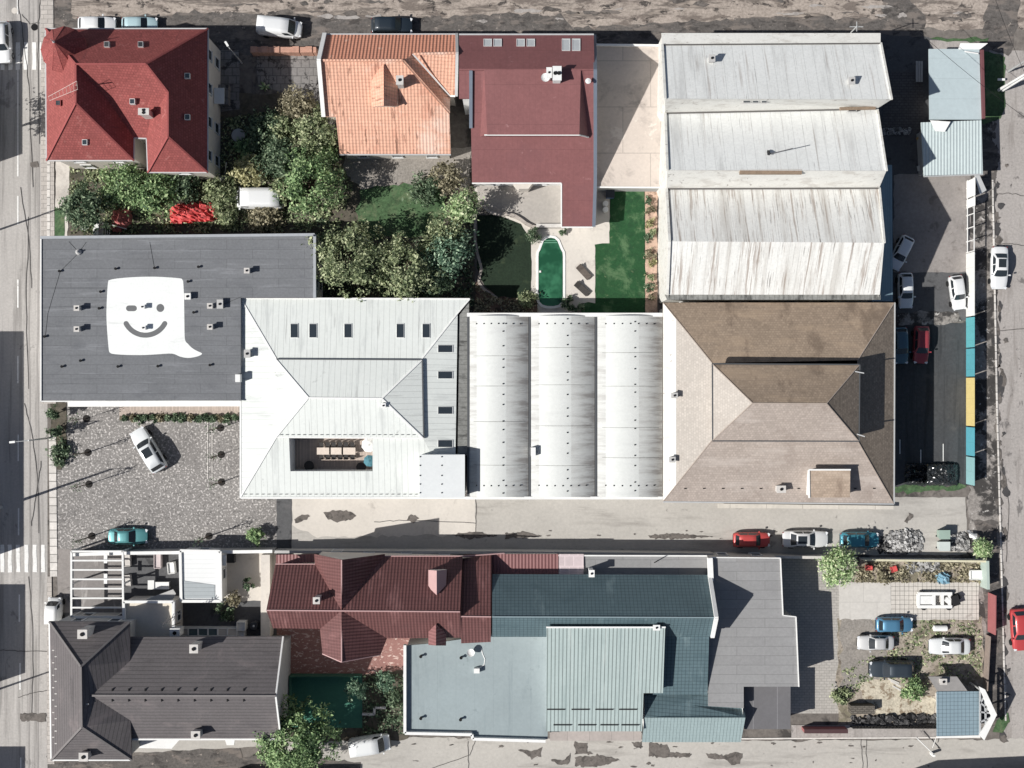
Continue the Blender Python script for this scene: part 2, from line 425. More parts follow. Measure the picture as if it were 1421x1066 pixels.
m_soil = surf('dark garden soil', col(98, 90, 76), .4, .4, .35, 2.0, stains=((col(112, 100, 74), .5, 'pos', .52, .66, .7), (col(40, 50, 32), .4, 'pos', .5, .64, .6)))
m_dry = surf('dry weedy soil', col(162, 148, 130), .25, .4, .35, 3.5, stains=((col(118, 112, 84), .5, 'pos', .5, .6, .75), (col(96, 84, 74), 1.1, 'pos', .53, .62, .7), (col(196, 184, 164), .9, 'pos', .57, .64, .6)))
m_straw = surf('straw coloured dry grass', col(196, 184, 158), .25, .8, .35, 4.0, stains=((col(134, 112, 84), 1.3, 'pos', .52, .6, .85),))
m_gravel = surf('grey gravel', col(150, 142, 132), .2, .4, .35, 5.0, stains=((col(100, 94, 88), .4, 'pos', .52, .7, .6),))
m_deck = surf('pale timber decking', col(196, 176, 160), .1, .4, .1, 3.0, pats=(('brick', .16, 3.0, .018, .55, .12, 'pos'),))
m_court = surf('green court carpet', col(56, 128, 104), .12, .3, .1, 4.0)
m_patch = surf('tar repair', col(112, 104, 97), .25, .6, .3, 3.0, stains=((col(76, 71, 67), 1.0, 'pos', .48, .62, .8),))
m_verge = surf('patchy verge gravel', col(150, 142, 134), .3, .4, .4, 3.0, stains=((col(52, 50, 49), .42, 'pos', .44, .54, .9), (col(214, 208, 200), 1.6, 'pos', .6, .66, .8)))
m_paint = surf('worn road paint', col(236, 234, 228), .12, .6, .12, 4.0, stains=((col(170, 164, 158), 1.2, 'pos', .58, .68, .6),))
m_stone = surf('rock edging', col(180, 168, 156), .3, 1.0, .2, 3.0)
# one sheet to the horizon
m = MB(); m.face([(-2500, -2500, 0), (2500, -2500, 0), (2500, 2500, 0), (-2500, 2500, 0)]); struct(m.build('ground', g_base))
patch('street', [(-75, -900), (57, -900), (66, 300), (66, 2000), (-75, 2000)], 1, m_road)
patch('dirt_road', [(66, -120), (1800, -140), (1800, 44), (1235, 40), (66, 46)], 1, m_dirt, .12)
patch('asphalt_and_shade_strip', [(90, 27), (300, 17), (520, 24), (600, 26), (700, 17), (780, 22), (800, 38), (900, 34), (1060, 24), (1240, 26), (1238, 60), (920, 58), (830, 66), (440, 70), (300, 70), (90, 44)], 2, m_black, .14)
patch('asphalt_and_shade_strip', [(70, -20), (96, -10), (100, 44), (70, 44)], 2, m_black, .14)
patch('asphalt_and_shade_strip', [(1365, -120), (1421, -120), (1412, 40), (1400, 78), (1376, 70), (1362, 40), (1372, 10)], 2, m_black, .16)  # tree shadows painted as dark ground at the road corner
patch('asphalt_and_shade_strip', [(1225, -10), (1260, -4), (1285, 22), (1283, 42), (1225, 46)], 2, m_black, .14)
patch('side_street', [(1374, 70), (1560, 70), (1560, 2000), (1388, 2000), (1388, 700), (1380, 500)], 1, m_roadr, .06)
patch('verge', [(1345, 170), (1372, 120), (1384, 300), (1384, 560), (1392, 830), (1392, 1010), (1352, 1010), (1342, 700), (1345, 440)], 2, m_verge, .16)
patch('asphalt_and_shade_strip', [(1346, 175), (1366, 168), (1378, 200), (1384, 235), (1378, 255), (1352, 262)], 3, m_black, .14)
patch('asphalt_and_shade_strip', [(1352, 722), (1382, 722), (1388, 790), (1392, 840), (1392, 1000), (1372, 1010), (1366, 830)], 3, m_black, .1)
patch('lane', [(470, 1022), (1000, 1028), (1395, 1026), (1560, 1020), (1560, 1120), (380, 1120), (380, 1030)], 2, m_concrete, .08)
patch('asphalt_and_shade_strip', [(66, 1040), (180, 1052), (240, 1036), (330, 1032), (340, 1050), (380, 1044), (500, 1058), (505, 1110), (66, 1110)], 3, m_black, .15)
patch('lane', [(382, 690), (1340, 690), (1342, 770), (382, 770)], 2, m_concrete, .05)
patch('lane', [(405, 690), (660, 690), (660, 742), (440, 745), (405, 730)], 3, m_conc2, .1)
patch('asphalt_and_shade_strip', [(384, 690), (405, 690), (405, 770), (384, 770)], 4, m_asph, .03)
patch('parking_lot', [(75, 555), (640, 555), (384, 690), (384, 770), (75, 770)], 2, m_cobble, .03)
# pavements with their kerbs
raised('pavement', [(57, -60), (74, -60), (76, 330), (78, 560), (58, 560)], .1, m_pave)
raised('pavement', [(68, 600), (78, 600), (80, 800), (70, 800)], .1, m_kerb)
raised('pavement', [(66, 800), (72, 800), (76, 1060), (66, 1060)], .1, m_pave)
raised('kerb', [(66, 215), (70, 215), (70, 330), (66, 330)], .13, m_kerb)
raised('kerb', [(1376, 250), (1378, 250), (1384, 560), (1396, 1000), (1394, 1000), (1382, 560)], .12, m_kerb)
raised('kerb', [(1000, 1024), (1360, 1022), (1360, 1024), (1000, 1026)], .12, m_kerb)
patch('path', [(78, 225), (97, 225), (94, 330), (76, 330)], 4, m_conc2, .03)
patch('grass', [(72, 288), (92, 288), (90, 330), (72, 330)], 6, m_grass, .08, 'stuff', label='short green grass strip beside the street pavement')
# lane markings and crossings
for (x, y0, y1) in ((24.5, -40, 20), (25, 97, 245), (25, 272, 312), (25, 388, 427), (25, 494, 532), (25.5, 603, 640), (26, 705, 743), (27, 825, 863), (28, 920, 957), (29, 1051, 1090)):
    patch('lane_marking', [(x - 1, y0), (x + 1, y0), (x + 1, y1), (x - 1, y1)], 3, m_paint)
for x in (-18, -7, 0.5, 11, 22.5, 34, 45.5, 57):
    patch('crossing_marking', [(x, 756), (x + 5.4, 756), (x + 5.8, 794), (x + .4, 794)], 3, m_paint, .02)
for x in (-10, 1, 12, 22, 33, 44.5, 55.5):
    patch('crossing_marking', [(x, 59), (x + 6, 59), (x + 5.8, 97), (x, 97)], 3, m_paint, .02)
m_seam = surf('tar seam', col(92, 88, 85), .15, .5, .1)
rs = random.Random(4)
def seam(pts, wd=.9, mt=None, lv=4):
    q_ = []; 
    for i in range(len(pts) - 1):
        for k in range(6): t = k / 6; q_.append((pts[i][0] * (1 - t) + pts[i + 1][0] * t + rs.gauss(0, .5), pts[i][1] * (1 - t) + pts[i + 1][1] * t + rs.gauss(0, .5)))
    q_.append(pts[-1]); l = []; r = []
    for i, p in enumerate(q_):
        a, b = q_[max(0, i - 1)], q_[min(len(q_) - 1, i + 1)]; dx, dy = b[0] - a[0], b[1] - a[1]; n = math.hypot(dx, dy) or 1
        l.append((p[0] - dy / n * wd / 2, p[1] + dx / n * wd / 2)); r.append((p[0] + dy / n * wd / 2, p[1] - dx / n * wd / 2))
    patch('tar_seam' if mt is None else 'tyre_track', l + r[::-1], lv, mt or m_seam)
for p in ([(24, -20), (26, 14), (31, 36), (40, 120), (46, 260)], [(30, 20), (42, 33), (55, 32)], [(56, -10), (54, 30), (53, 100), (55, 200)], [(34, 560), (44, 600), (52, 660), (54, 740)],
          [(40, 800), (46, 880), (44, 990)], [(28, 260), (40, 330), (44, 400)], [(26, 968), (44, 962), (66, 958)], [(0, 902), (30, 903), (66, 904)], [(650, 1028), (650, 1066)], [(660, 1028), (652, 1048), (600, 1066)],
          [(1195, 1026), (1197, 1066)], [(1202, 1026), (1203, 1066)], [(1376, 340), (1400, 338), (1421, 341)], [(1380, 270), (1400, 268), (1425, 272)], [(1384, 460), (1425, 455)], [(1390, 640), (1400, 700), (1396, 780)],
          [(660, 692), (660, 742)], [(520, 724), (560, 722), (660, 726)], [(40, 300), (36, 420), (40, 540)], [(57, 640), (50, 690), (44, 730)]): seam(p)
for x in (40, 52): seam([(x, -30), (x + 2, 200), (x, 500), (x + 3, 800), (x, 1080)], 2.2, surf('rubbed asphalt', col(160, 154, 148), .14, .2, .12, 3.0), 2)
rp = random.Random(31)
for k in range(70):      # broken dark edge between the verge and the right street
    y = 130 + k * 13 + rp.uniform(-8, 8); x = 1379 + (y - 240) * .014 + abs(rp.gauss(0, 5)); a, b = rp.uniform(1.5, 6), rp.uniform(3, 15)
    patch('broken_edge', [(x + a * math.cos(t) * rp.uniform(.5, 1.3), y + b * math.sin(t) * rp.uniform(.6, 1.2)) for t in [i * .6 for i in range(11)]], 4, rp.choice((m_tar, m_black, m_patch)), .06, step=.25)
# dark repairs and oil spots
for nm, pts in (('tar_patch', [(449, 712), (460, 709), (475, 708), (490, 711), (494, 716), (486, 722), (468, 724), (455, 721)]),
                ('tar_patch', [(566, 716), (576, 714), (581, 720), (574, 726), (564, 722)]), ('tar_patch', [(408, 720), (420, 714), (430, 716), (422, 722), (410, 726)]),
                ('tar_patch', [(797, 1051), (830, 1048), (862, 1054), (850, 1058), (830, 1064), (798, 1064)]), ('tar_patch', [(796, 1030), (814, 1031), (815, 1042), (822, 1046), (798, 1046)]),
                ('tar_patch', [(720, 1040), (738, 1042), (752, 1038), (750, 1049), (738, 1053), (730, 1046)]), ('tar_patch', [(764, 1053), (780, 1056), (792, 1045), (790, 1060), (776, 1062)]),
                ('tar_patch', [(900, 1030), (926, 1034), (930, 1044), (962, 1046), (958, 1050), (932, 1051), (900, 1050)]), ('tar_patch', [(980, 1046), (1004, 1048), (1020, 1043), (1030, 1046), (1026, 1060), (1016, 1062), (1006, 1054), (984, 1052)]),
                ('tar_patch', [(876, 1030), (890, 1030), (890, 1038), (880, 1036)]), ('tar_patch', [(28, 990), (64, 990), (64, 1001), (28, 1001)]),
                ('tar_patch', [(700, 740), (730, 738), (752, 744), (730, 747), (702, 746)]), ('tar_patch', [(900, 743), (930, 740), (990, 745), (940, 748), (902, 747)]), ('tar_patch', [(625, 742), (660, 738), (690, 744), (650, 748)]),
                ('tar_patch', [(1255, 722), (1262, 712), (1268, 716), (1258, 726)]), ('tar_patch', [(42, 226), (52, 224), (54, 232), (44, 233)])):
    patch(nm, pts, 5, m_patch, .06, step=.22)
rp = random.Random(12)
for k in range(46):      # scabs and stains on the dirt road
    x, y = rp.uniform(300, 1340), rp.uniform(-6, 30); a, b = rp.uniform(4, 22), rp.uniform(1.2, 4)
    patch('tar_patch', [(x + a * math.cos(t) * rp.uniform(.6, 1.2), y + b * math.sin(t) * rp.uniform(.6, 1.2)) for t in [i * .7 for i in range(9)]], 3, rp.choice((m_patch, m_black, m_black, m_roadr)), .07, step=.3)
rp = random.Random(21)
for k in range(60):      # small scabs along the edges of the lanes
    x, y = (rp.uniform(570, 1330), rp.choice((rp.uniform(1029, 1064), rp.uniform(1029, 1040)))) if k < 34 else (rp.uniform(600, 1330), rp.uniform(736, 748))
    a, b = rp.uniform(.8, 5), rp.uniform(.5, 1.8)
    patch('tar_patch', [(x + a * math.cos(t) * rp.uniform(.5, 1.3), y + b * math.sin(t) * rp.uniform(.5, 1.3)) for t in [i * .8 for i in range(8)]], 5, m_patch, .03)
# gardens and yards
patch('garden_soil', [(95, 215), (300, 215), (310, 130), (445, 130), (470, 215), (660, 250), (660, 430), (440, 430), (440, 330), (95, 330)], 2, m_soil, .1)
patch('yard_tiles', [(356, 74), (446, 74), (462, 160), (430, 140), (358, 120)], 4, m_tiles, .08)
patch('yard_tiles', [(296, 70), (332, 70), (332, 152), (300, 156)], 4, m_tiles, .05)
patch('gravel_yard', [(476, 205), (655, 205), (650, 262), (560, 256), (500, 262), (478, 240)], 3, m_gravel, .15)
patch('lawn', [(500, 262), (610, 255), (622, 300), (600, 330), (505, 330), (495, 290)], 4, m_grass, .14, 'stuff', label='mown green lawn in the garden behind the orange tiled house')
patch('pool_terrace', [(655, 245), (840, 245), (846, 262), (846, 338), (826, 340), (826, 421), (806, 421), (800, 432), (742, 440), (737, 400), (737, 336), (720, 320), (690, 300), (662, 282)], 3, m_conc2)
patch('terrace_paving', [(660, 250), (776, 250), (782, 262), (782, 318), (746, 318), (724, 308), (705, 300), (682, 298), (666, 284)], 4, surf('terrace grey paving', col(176, 168, 158), .12, .4, .12, 3.0))
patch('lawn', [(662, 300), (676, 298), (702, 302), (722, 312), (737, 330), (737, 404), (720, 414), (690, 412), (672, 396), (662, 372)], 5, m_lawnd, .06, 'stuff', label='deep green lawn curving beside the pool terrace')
patch('lawn', [(846, 262), (895, 262), (895, 442), (806, 442), (806, 422), (826, 421), (826, 340), (846, 338)], 5, m_lawn, .05, 'stuff', label='bright green rectangular lawn between the pool and the white warehouse')
patch('flower_bed', [(895, 262), (912, 262), (912, 442), (895, 442)], 4, surf('pinkish bed gravel', col(196, 160, 134), .25, .8, .25, 3.0, stains=((col(110, 84, 68), 1.2, 'pos', .55, .62, .8),)), .03)
patch('flower_bed', [(662, 390), (690, 412), (722, 414), (742, 408), (750, 440), (655, 440)], 5, surf('brown bed', col(134, 104, 84), .35, .8, .3, 3.0, stains=((col(60, 52, 44), 1., 'pos', .5, .6, .8),)), .12)
patch('concrete_yard', [(824, 62), (916, 64), (914, 262), (826, 262)], 3, m_conc2)
patch('yard_asphalt', [(1190, 46), (1345, 56), (1345, 170), (1345, 445), (1190, 445)], 2, m_asph, .05)
patch('yard_asphalt', [(1240, 242), (1346, 240), (1346, 378), (1240, 378)], 3, surf('warm worn concrete', col(150, 142, 136), .18, .3, .15, 3.0, stains=((col(110, 100, 94), .5, 'pos', .55, .66, .6),)), .05)
patch('setts', [(1226, 100), (1280, 100), (1282, 182), (1224, 182)], 3, surf('dark setts', col(98, 95, 95), .15, .3, .2, 3.0, pats=(('brick', .5, .3, .03, .6, .1, 'pos'),)))
patch('pavement', [(1290, 56), (1345, 58), (1345, 70), (1290, 70)], 4, m_roadr)
patch('grass', [(1292, 52), (1370, 54), (1370, 58), (1292, 57)], 5, m_grass, .1, 'stuff', label='thin line of weeds along the dirt road in front of the metal shed')
patch('lawn', [(1364, 70), (1394, 78), (1394, 150), (1388, 165), (1364, 172)], 4, m_grass, .1, 'stuff', label='small green lawn strip right of the blue grey sheds')
patch('stony_strip', [(1243, 434), (1330, 432), (1336, 446), (1310, 450), (1243, 452)], 4, m_verge, .1)
patch('car_park', [(1180, 452), (1346, 448), (1346, 674), (1180, 676)], 3, surf('black car park asphalt', col(74, 76, 78), .2, .3, .2, 3.0, stains=((col(52, 54, 56), (1.2, .08, 1), 'pos', .5, .64, .6), (col(96, 94, 92), .4, 'pos', .58, .7, .5))), .04)
patch('grass', [(1238, 675), (1338, 673), (1338, 680), (1238, 684)], 5, m_grass, .12, 'stuff', label='thin green grass strip between the car park and the concrete lane')
for (x, y0, y1) in ((1277, 624, 650), (1308, 616, 640), (1248, 610, 630)):
    patch('lane_marking', [(x, y0), (x + 1.1, y0), (x + 1.1, y1), (x, y1)], 4, m_paint)
patch('block_paving', [(1085, 772), (1190, 772), (1168, 800), (1164, 990), (1085, 990)], 3, m_setts)
patch('garden_soil', [(1180, 776), (1372, 776), (1372, 812), (1180, 810)], 4, m_dry, .05)
patch('slab_yard', [(1164, 808), (1358, 808), (1358, 860), (1164, 860)], 5, m_slabs, .03)
patch('slab_yard', [(1164, 809), (1236, 809), (1236, 859), (1164, 859)], 6, surf('plain pale concrete', col(204, 198, 188), .1, .3, .1, 3.0, pats=(('brick', 3, 2.2, .03, .8, .03, 'pos'),)), .03)
patch('dirt_yard', [(1162, 858), (1362, 856), (1366, 960), (1300, 1010), (1162, 1010)], 4, m_dry, .08)
patch('dirt_yard', [(1166, 858), (1210, 858), (1230, 905), (1222, 945), (1166, 960)], 5, m_gravel, .18)
patch('dry_grass', [(1190, 948), (1240, 940), (1262, 958), (1298, 972), (1294, 992), (1220, 992), (1196, 968)], 6, m_straw, .2, 'stuff', label='straw coloured dry grass in front of the small blue roofed shed')
patch('pavement', [(1098, 1006), (1352, 1006), (1352, 1024), (1098, 1024)], 5, m_roadr)
patch('grass', [(1382, 1000), (1398, 990), (1404, 1000), (1392, 1016), (1380, 1014)], 6, m_grass, .12, 'stuff', label='small patch of green grass at the corner beside the white triangular frame')
patch('red_paving', [(384, 870), (575, 862), (575, 937), (384, 940)], 3, m_mosaic)
patch('court', [(398, 936), (503, 936), (503, 1010), (398, 1010)], 4, m_court)
patch('garden_soil', [(503, 936), (570, 930), (568, 1026), (398, 1030), (398, 1005), (503, 1005)], 3, m_soil, .1)
patch('yard', [(80, 762), (384, 762), (384, 892), (80, 892)], 3, m_asph, .04)
patch('yard', [(80, 762), (100, 762), (100, 850), (80, 850)], 4, m_asphl, .03)
patch('terrace', [(300, 764), (384, 764), (384, 832), (338, 834), (310, 830)], 5, m_conc2, .05)
patch('deck', [(166, 558), (345, 558), (345, 577), (166, 577)], 4, m_deck)
patch('planting_strip', [(166, 577), (340, 577), (340, 583.5), (166, 583.5)], 4, m_soil)
patch('planting_strip', [(70, 558), (93, 558), (92, 640), (86, 652), (73, 652)], 5, m_soil, .05)
for x in (288, 294): patch('paving_line', [(x, 585), (x + 1.2, 585), (x + 1.2, 665), (x, 665)], 5, m_kerb)
patch('forecourt', [(80, 1020), (400, 1020), (400, 1034), (80, 1050)], 3, m_concrete, .05)
# ================================================================ BUILDINGS
m_render = surf('cream wall render', col(222, 212, 198), .1, .5, .06)
m_renderw = surf('white wall render', col(228, 228, 224), .08, .5, .06)
m_greyw = surf('grey wall render', col(186, 184, 180), .1, .5, .06)
m_brickw = surf('brick chimney', col(206, 200, 192), .2, 1.0, .15)
m_gut = plain('zinc gutter', col(205, 206, 204), .45, .3)
m_white = surf('white coping', col(236, 235, 230), .08, .6, .06)
def house(name, label, cat, centre, group=None):
    return thing(name, label, cat, W((centre[0], centre[1], 0)), 0, group)
# ---------------------------------------------------------------- red tiled corner house
m_red = surf('red roof tiles', col(164, 74, 68), .14, .5, .14, 4.0, .8, .2, bump=.5, pats=(('brick', .3, .28, .03, .74, .14, 'uv'),), stains=((col(148, 68, 66), (.25, .25, .25), 'pos', .5, .68, .5), (col(204, 128, 118), 1.1, 'pos', .6, .7, .4), (col(116, 58, 58), (1.6, .16, 1), 'uv', .6, .68, .45)))
m_redcap = surf('red ridge tiles', col(168, 74, 70), .1, .5, .1)
r = house('tiled_house', 'red tiled corner house with hipped wings and a round turret at the street crossing', 'house', (200, 150))
KA = [A(735, 757, 6.5), A(415, 352, 11.4), A(800, 352, 11.4)]; V1 = onp([A(415, 352, 11.4), A(415, 565, 11.4), A(733, 880, 6.5)], A(590, 545)); V2 = onp([A(415, 352, 11.4), A(800, 352, 11.4), A(803, 760, 6.5)], A(820, 660))
RF = [[A(250, 158, 6.5), A(1140, 158, 6.5), A(800, 352, 11.4), A(415, 352, 11.4)],
      [A(250, 158, 6.5), A(415, 352, 11.4), A(415, 565, 11.4), A(255, 880, 6.5)],
      [A(255, 880, 6.5), A(415, 565, 11.4), A(733, 880, 6.5)],
      [A(415, 352, 11.4), V1, A(735, 757, 6.5), A(733, 880, 6.5), A(415, 565, 11.4)],
      [A(415, 352, 11.4), A(800, 352, 11.4), A(920, 505, 9.9), V2, A(803, 760, 6.5), A(735, 757, 6.5), V1],
      [A(920, 505, 9.9), A(920, 748, 9.9), A(810, 945, 6.5), A(803, 760, 6.5), V2],
      [A(810, 945, 6.5), A(920, 748, 9.9), A(1138, 945, 6.5)],
      [A(1140, 158, 6.5), A(1138, 945, 6.5), A(920, 748, 9.9), A(920, 505, 9.9), A(800, 352, 11.4)]]
rf = MB().slab(RF, .2).build('roof', m_red, r)
ol = [A(250, 158, 6.5), A(1140, 158, 6.5), A(1138, 945, 6.5), A(810, 945, 6.5), A(803, 760, 6.5), A(735, 757, 6.5), A(733, 880, 6.5), A(255, 880, 6.5)]
_, wp = walls(r, ol, m_render, .4); windows(r, wp, ((.9, 1.5), (3.9, 1.4)), 3.0)
edge_run(r, m_gut, ol + ol[:1])
ridges(r, m_redcap, [(RF[0][2], RF[0][3]), (A(415, 352, 11.4), A(415, 565, 11.4)), (A(250, 158, 6.5), A(415, 352, 11.4)), (A(415, 565, 11.4), A(255, 880, 6.5)), (A(415, 565, 11.4), A(733, 880, 6.5)),
                     (A(800, 352, 11.4), A(920, 505, 9.9)), (A(920, 505, 9.9), A(920, 748, 9.9)), (A(920, 748, 9.9), A(810, 945, 6.5)), (A(920, 748, 9.9), A(1138, 945, 6.5)), (A(1140, 158, 6.5), A(800, 352, 11.4))])
tc = W((89, 69, 9.2)); tb = MB(); n = 12; tr_ = 2.3
tb.lathe((tc.x, tc.y, 0), [(tr_ + .12, 9.05), (tr_ + .12, 9.2), (.06, 11.7), (.02, 11.75)], n)
tu = tb.build('turret_roof', m_red, r)
b = MB()
for k in range(n): a = 2 * math.pi * k / n; b.bar((tc.x + (tr_ + .1) * math.cos(a), tc.y + (tr_ + .1) * math.sin(a), 9.24), (tc.x, tc.y, 11.74), .05, .04)
b.build('seam', m_redcap, tu); MB().lathe((tc.x, tc.y, 11.65), [(.09, 0), (.14, .15), (.05, .3), (.03, .8)], 8).build('finial', m_gut, tu)
MB().lathe((tc.x, tc.y, 0), [(tr_ - .15, 5.5), (tr_ - .15, 9.1)], n).build('turret_wall', m_render, r)
for p in ((590, 248), (775, 248), (470, 783), (730, 560), (1030, 420), (1030, 645), (325, 568)):
    q_ = A(*p); skylight(r, q_, 0, 7, 7.5, RF, .35, m_redcap if p[0] in (325,) else FRAME)
chimney(r, A(787, 612), rz_at(RF, *A(787, 612)[:2]), .55, .95, 1.5, m_brickw, flues=2, rz=math.pi / 2)
b = MB(); z = 8.2      # lattice aerial lying over the west slope
p0, p1, p2 = W(A(420, 445, 12.6)), W(A(265, 530, 11.4)), W(A(272, 552, 11.4)); p3 = W(A(425, 490, 12.4))
b.bar(p0, p1, .035); b.bar(p3, p2, .035); b.bar(W(A(415, 470, 11.4)), W(A(420, 465, 12.5)), .08)
for k in range(9): b.bar(p0.lerp(p1, k / 8), p3.lerp(p2, k / 8), .022)
b.build('aerial', plain('aerial metal', col(190, 170, 160), .5, .3), r)
# ---------------------------------------------------------------- orange tiled house
m_or2 = surf('shaded orange pantiles', col(224, 142, 104), .1, .35, .12, 3.5, .8, .2, bump=.5, pats=(('wave', 'u', .36, .06), ('line', 'v', .36, .16, .8)), stains=((col(240, 188, 156), .9, 'pos', .62, .68, .6),))  # north slope tiles: the shade of that side painted in as deeper orange
m_or = surf('orange pantiles', col(234, 168, 132), .12, .35, .14, 3.5, .8, .2, bump=.4, pats=(('wave', 'u', .36, .07), ('line', 'v', .36, .18, .74)), stains=((col(238, 204, 182), .22, 'pos', .5, .68, .6), (col(124, 80, 60), (1.4, .3, 1), 'uv', .57, .64, .7), (col(206, 130, 96), .4, 'pos', .5, .66, .4)))
r = house('tiled_house', 'weathered orange pantile house with a gabled dormer beside the maroon roofed building', 'house', (540, 130))
PN_ = [B(398, 188, 5.5), B(1118, 188, 5.5), B(370, 332, 8.5)]; o1, o2, o3 = onp(PN_, B(825, 332)), onp(PN_, B(880, 297)), onp(PN_, B(1120, 292))
RF = [[B(398, 188, 5.5), B(1118, 188, 5.5), o3, o2, o1, B(370, 332, 8.5)],
      [B(370, 332, 8.5), o1, B(1080, 620, 5.9), B(1088, 848, 3.6), B(480, 848, 3.6), B(458, 640, 5.5), B(400, 640, 5.5)],
      [o1, o2, B(1085, 528, 5.2), B(1080, 620, 5.3)],
      [o2, o3, B(1115, 528, 5.6), B(1085, 528, 5.2)]]
RF[1][2] = RF[2][3] = B(1080, 620, 5.7)
MB().slab(RF[:1], .2).build('roof', m_or2, r); MB().slab(RF[1:], .2).build('roof', m_or, r)
ol = [B(398, 188, 5.5), B(1118, 188, 5.5), o3, B(1115, 528, 5.6), B(1085, 528, 5.2), B(1080, 620, 5.7), B(1088, 848, 3.6), B(480, 848, 3.6), B(458, 640, 5.5), B(400, 640, 5.5), B(370, 332, 8.5)]
_, wp = walls(r, ol, m_render, .3); windows(r, wp, ((1.0, 1.3),), 3.2, skip=(1,))
edge_run(r, m_white, [B(398, 188, 5.5), B(366, 332, 8.6), B(392, 640, 5.6)], .42, .3, 'verge_board', .12)
edge_run(r, m_gut, [B(398, 188, 5.5), B(1118, 188, 5.5)]); edge_run(r, m_gut, [B(480, 848, 3.6), B(1088, 848, 3.6)])
edge_run(r, m_white, [B(880, 297, 8.35), B(1085, 528, 5.3), B(1112, 528, 5.6)], .14, .1, 'valley_flashing', .04)
edge_run(r, m_gut, [B(1120, 188, 5.5), B(1122, 292, 8.3), B(1118, 528, 5.6)], .3, .2, 'verge_board', .08)
ridges(r, m_or, [(B(370, 332, 8.5), B(825, 332, 8.5)), (B(825, 332, 8.5), B(1080, 620, 5.7)), (B(880, 297, 8.3), B(1120, 292, 8.3))], .12)
DF = [[B(720, 350, 8.5), B(720, 580, 8.4), B(655, 585, 7.2), B(650, 430, 7.4)], [B(720, 350, 8.5), B(795, 455, 7.2), B(795, 580, 7.0), B(720, 580, 8.4)]]
d = MB().slab(DF, .12).build('dormer_roof', m_or, r); b = MB()
g = [W(B(655, 575, 7.1)), W(B(720, 572, 8.3)), W(B(795, 572, 6.9))]
b.face([(g[0].x, g[0].y, 5.2), (g[2].x, g[2].y, 5.2), g[2], g[1], g[0]])
h = [W(B(795, 470, 7.0)), W(B(655, 440, 7.2))]
b.face([(g[2].x, g[2].y, 5.2), (h[0].x, h[0].y, 6), h[0], g[2]]); b.face([(g[0].x, g[0].y, 5.2), (h[1].x, h[1].y, 6), h[1], g[0]])
b.build('dormer_wall', m_render, r)
chimney(r, B(808, 440), rz_at(RF, *B(808, 440)[:2]), .6, .8, 1.3, m_brickw)
# ---------------------------------------------------------------- maroon metal roof building
m_mar = surf('maroon sheet roof', col(140, 82, 81), .14, .3, .12, 3.0, .6, .3, pats=(('line', 'u', .6, .06, .9), ('line', 'v', 4.0, .012, .8)), stains=((col(128, 78, 80), .2, 'pos', .5, .7, .5), (col(180, 128, 126), 1.2, 'pos', .64, .72, .5)))
m_glare = plain('glass with painted reflection', col(196, 200, 200), .25, 0, .6); m_bluetrim = plain('blue grey flashing', col(128, 140, 156), .45, .4)  # pale skylight panes: sky reflection put into the glass colour
r = house('villa', 'long maroon metal roofed villa with a raised dormer and a narrow wing towards the pool', 'house', (735, 150))
PS = [(637, 97, 9.6), (825, 97, 9.6), (779, 254, 3.3)]
RF = [[(637, 48.5, 6.4), (824, 48.5, 6.4), (825, 97, 9.6), (637, 97, 9.6)],
      [(637, 97, 9.6), (825, 97, 9.6), (825, 254, 3.3), (779, 254, 3.3), (655, 254, 3.3), onp(PS, (653, 137)), onp(PS, (637, 137))],
      [(779, 254, 3.3), (825, 254, 3.3), (823, 315, 3.0), (779, 315, 3.0)]]
MB().slab(RF, .2).build('roof', m_mar, r)
ol = [(637, 48.5, 6.4), (824, 48.5, 6.4), (825, 97, 9.6), (825, 254, 3.3), (823, 315, 3.0), (779, 315, 3.0), (779, 254, 3.3), (655, 254, 3.3), onp(PS, (653, 137)), onp(PS, (637, 137)), (637, 97, 9.6)]
_, wp = walls(r, ol, m_renderw, .3); windows(r, wp, ((.9, 1.5),), 3.4, skip=(8, 9, 10))
DF = [[(672, 97, 9.75), (806, 97, 9.75), (804, 187, 7.5), (676, 187, 7.5)]]
d = MB().slab(DF, .14).build('dormer_roof', m_mar, r)
b = MB(); z1 = rz_at(RF, 804, 187); z2 = rz_at(RF, 676, 187)
b.face([W((806, 97, 9.65)), W((804, 187, 7.4)), W((817, 190, z1 - .1)), W((810, 100, 9.5))])
b.face([W((672, 97, 9.65)), W((676, 187, 7.4)), W((666, 190, z2 - .1)), W((668, 100, 9.5))])
b.face([W((676, 187, 7.4)), W((804, 187, 7.4)), W((806, 190, z1 - .1)), W((674, 190, z2 - .1))])
b.build('dormer_cheek', m_mar, r)
edge_run(r, m_white, [(672, 187.5, 7.45), (804, 187.5, 7.45), (817, 190.5, z1 + .05)], .12, .12)
edge_run(r, m_bluetrim, [(825, 49, 5.25), (826, 97, 9.65), (826, 254, 3.35), (824, 315, 3.1)], .36, .14, 'flashing', .05)
edge_run(r, m_bluetrim, [(653.5, 98, 9.6), (653.5, 178, 6.45)], .34, .2, 'flashing', .1)
edge_run(r, m_white, [(655, 254.5, 3.3), (779, 254.5, 3.3), (779, 315.5, 3.0), (823, 315.5, 3.0)], .14, .14); edge_run(r, m_gut, [(637, 48, 6.4), (824, 48, 6.4)], .16, .16)
ridges(r, m_mar, [((637, 97, 9.6), (825, 97, 9.6))], .1)
for (x, y, hh) in ((676.8, 59.5, 10.5), (690.5, 59.5, 10.5), (722.5, 59.5, 10.5), (736.5, 59.5, 10.5), (785.5, 62.5, 17), (799.5, 62.5, 17)): skylight(r, (x, y), 0, 11.6, hh, RF, .1, None, 'skylight', m_glare)
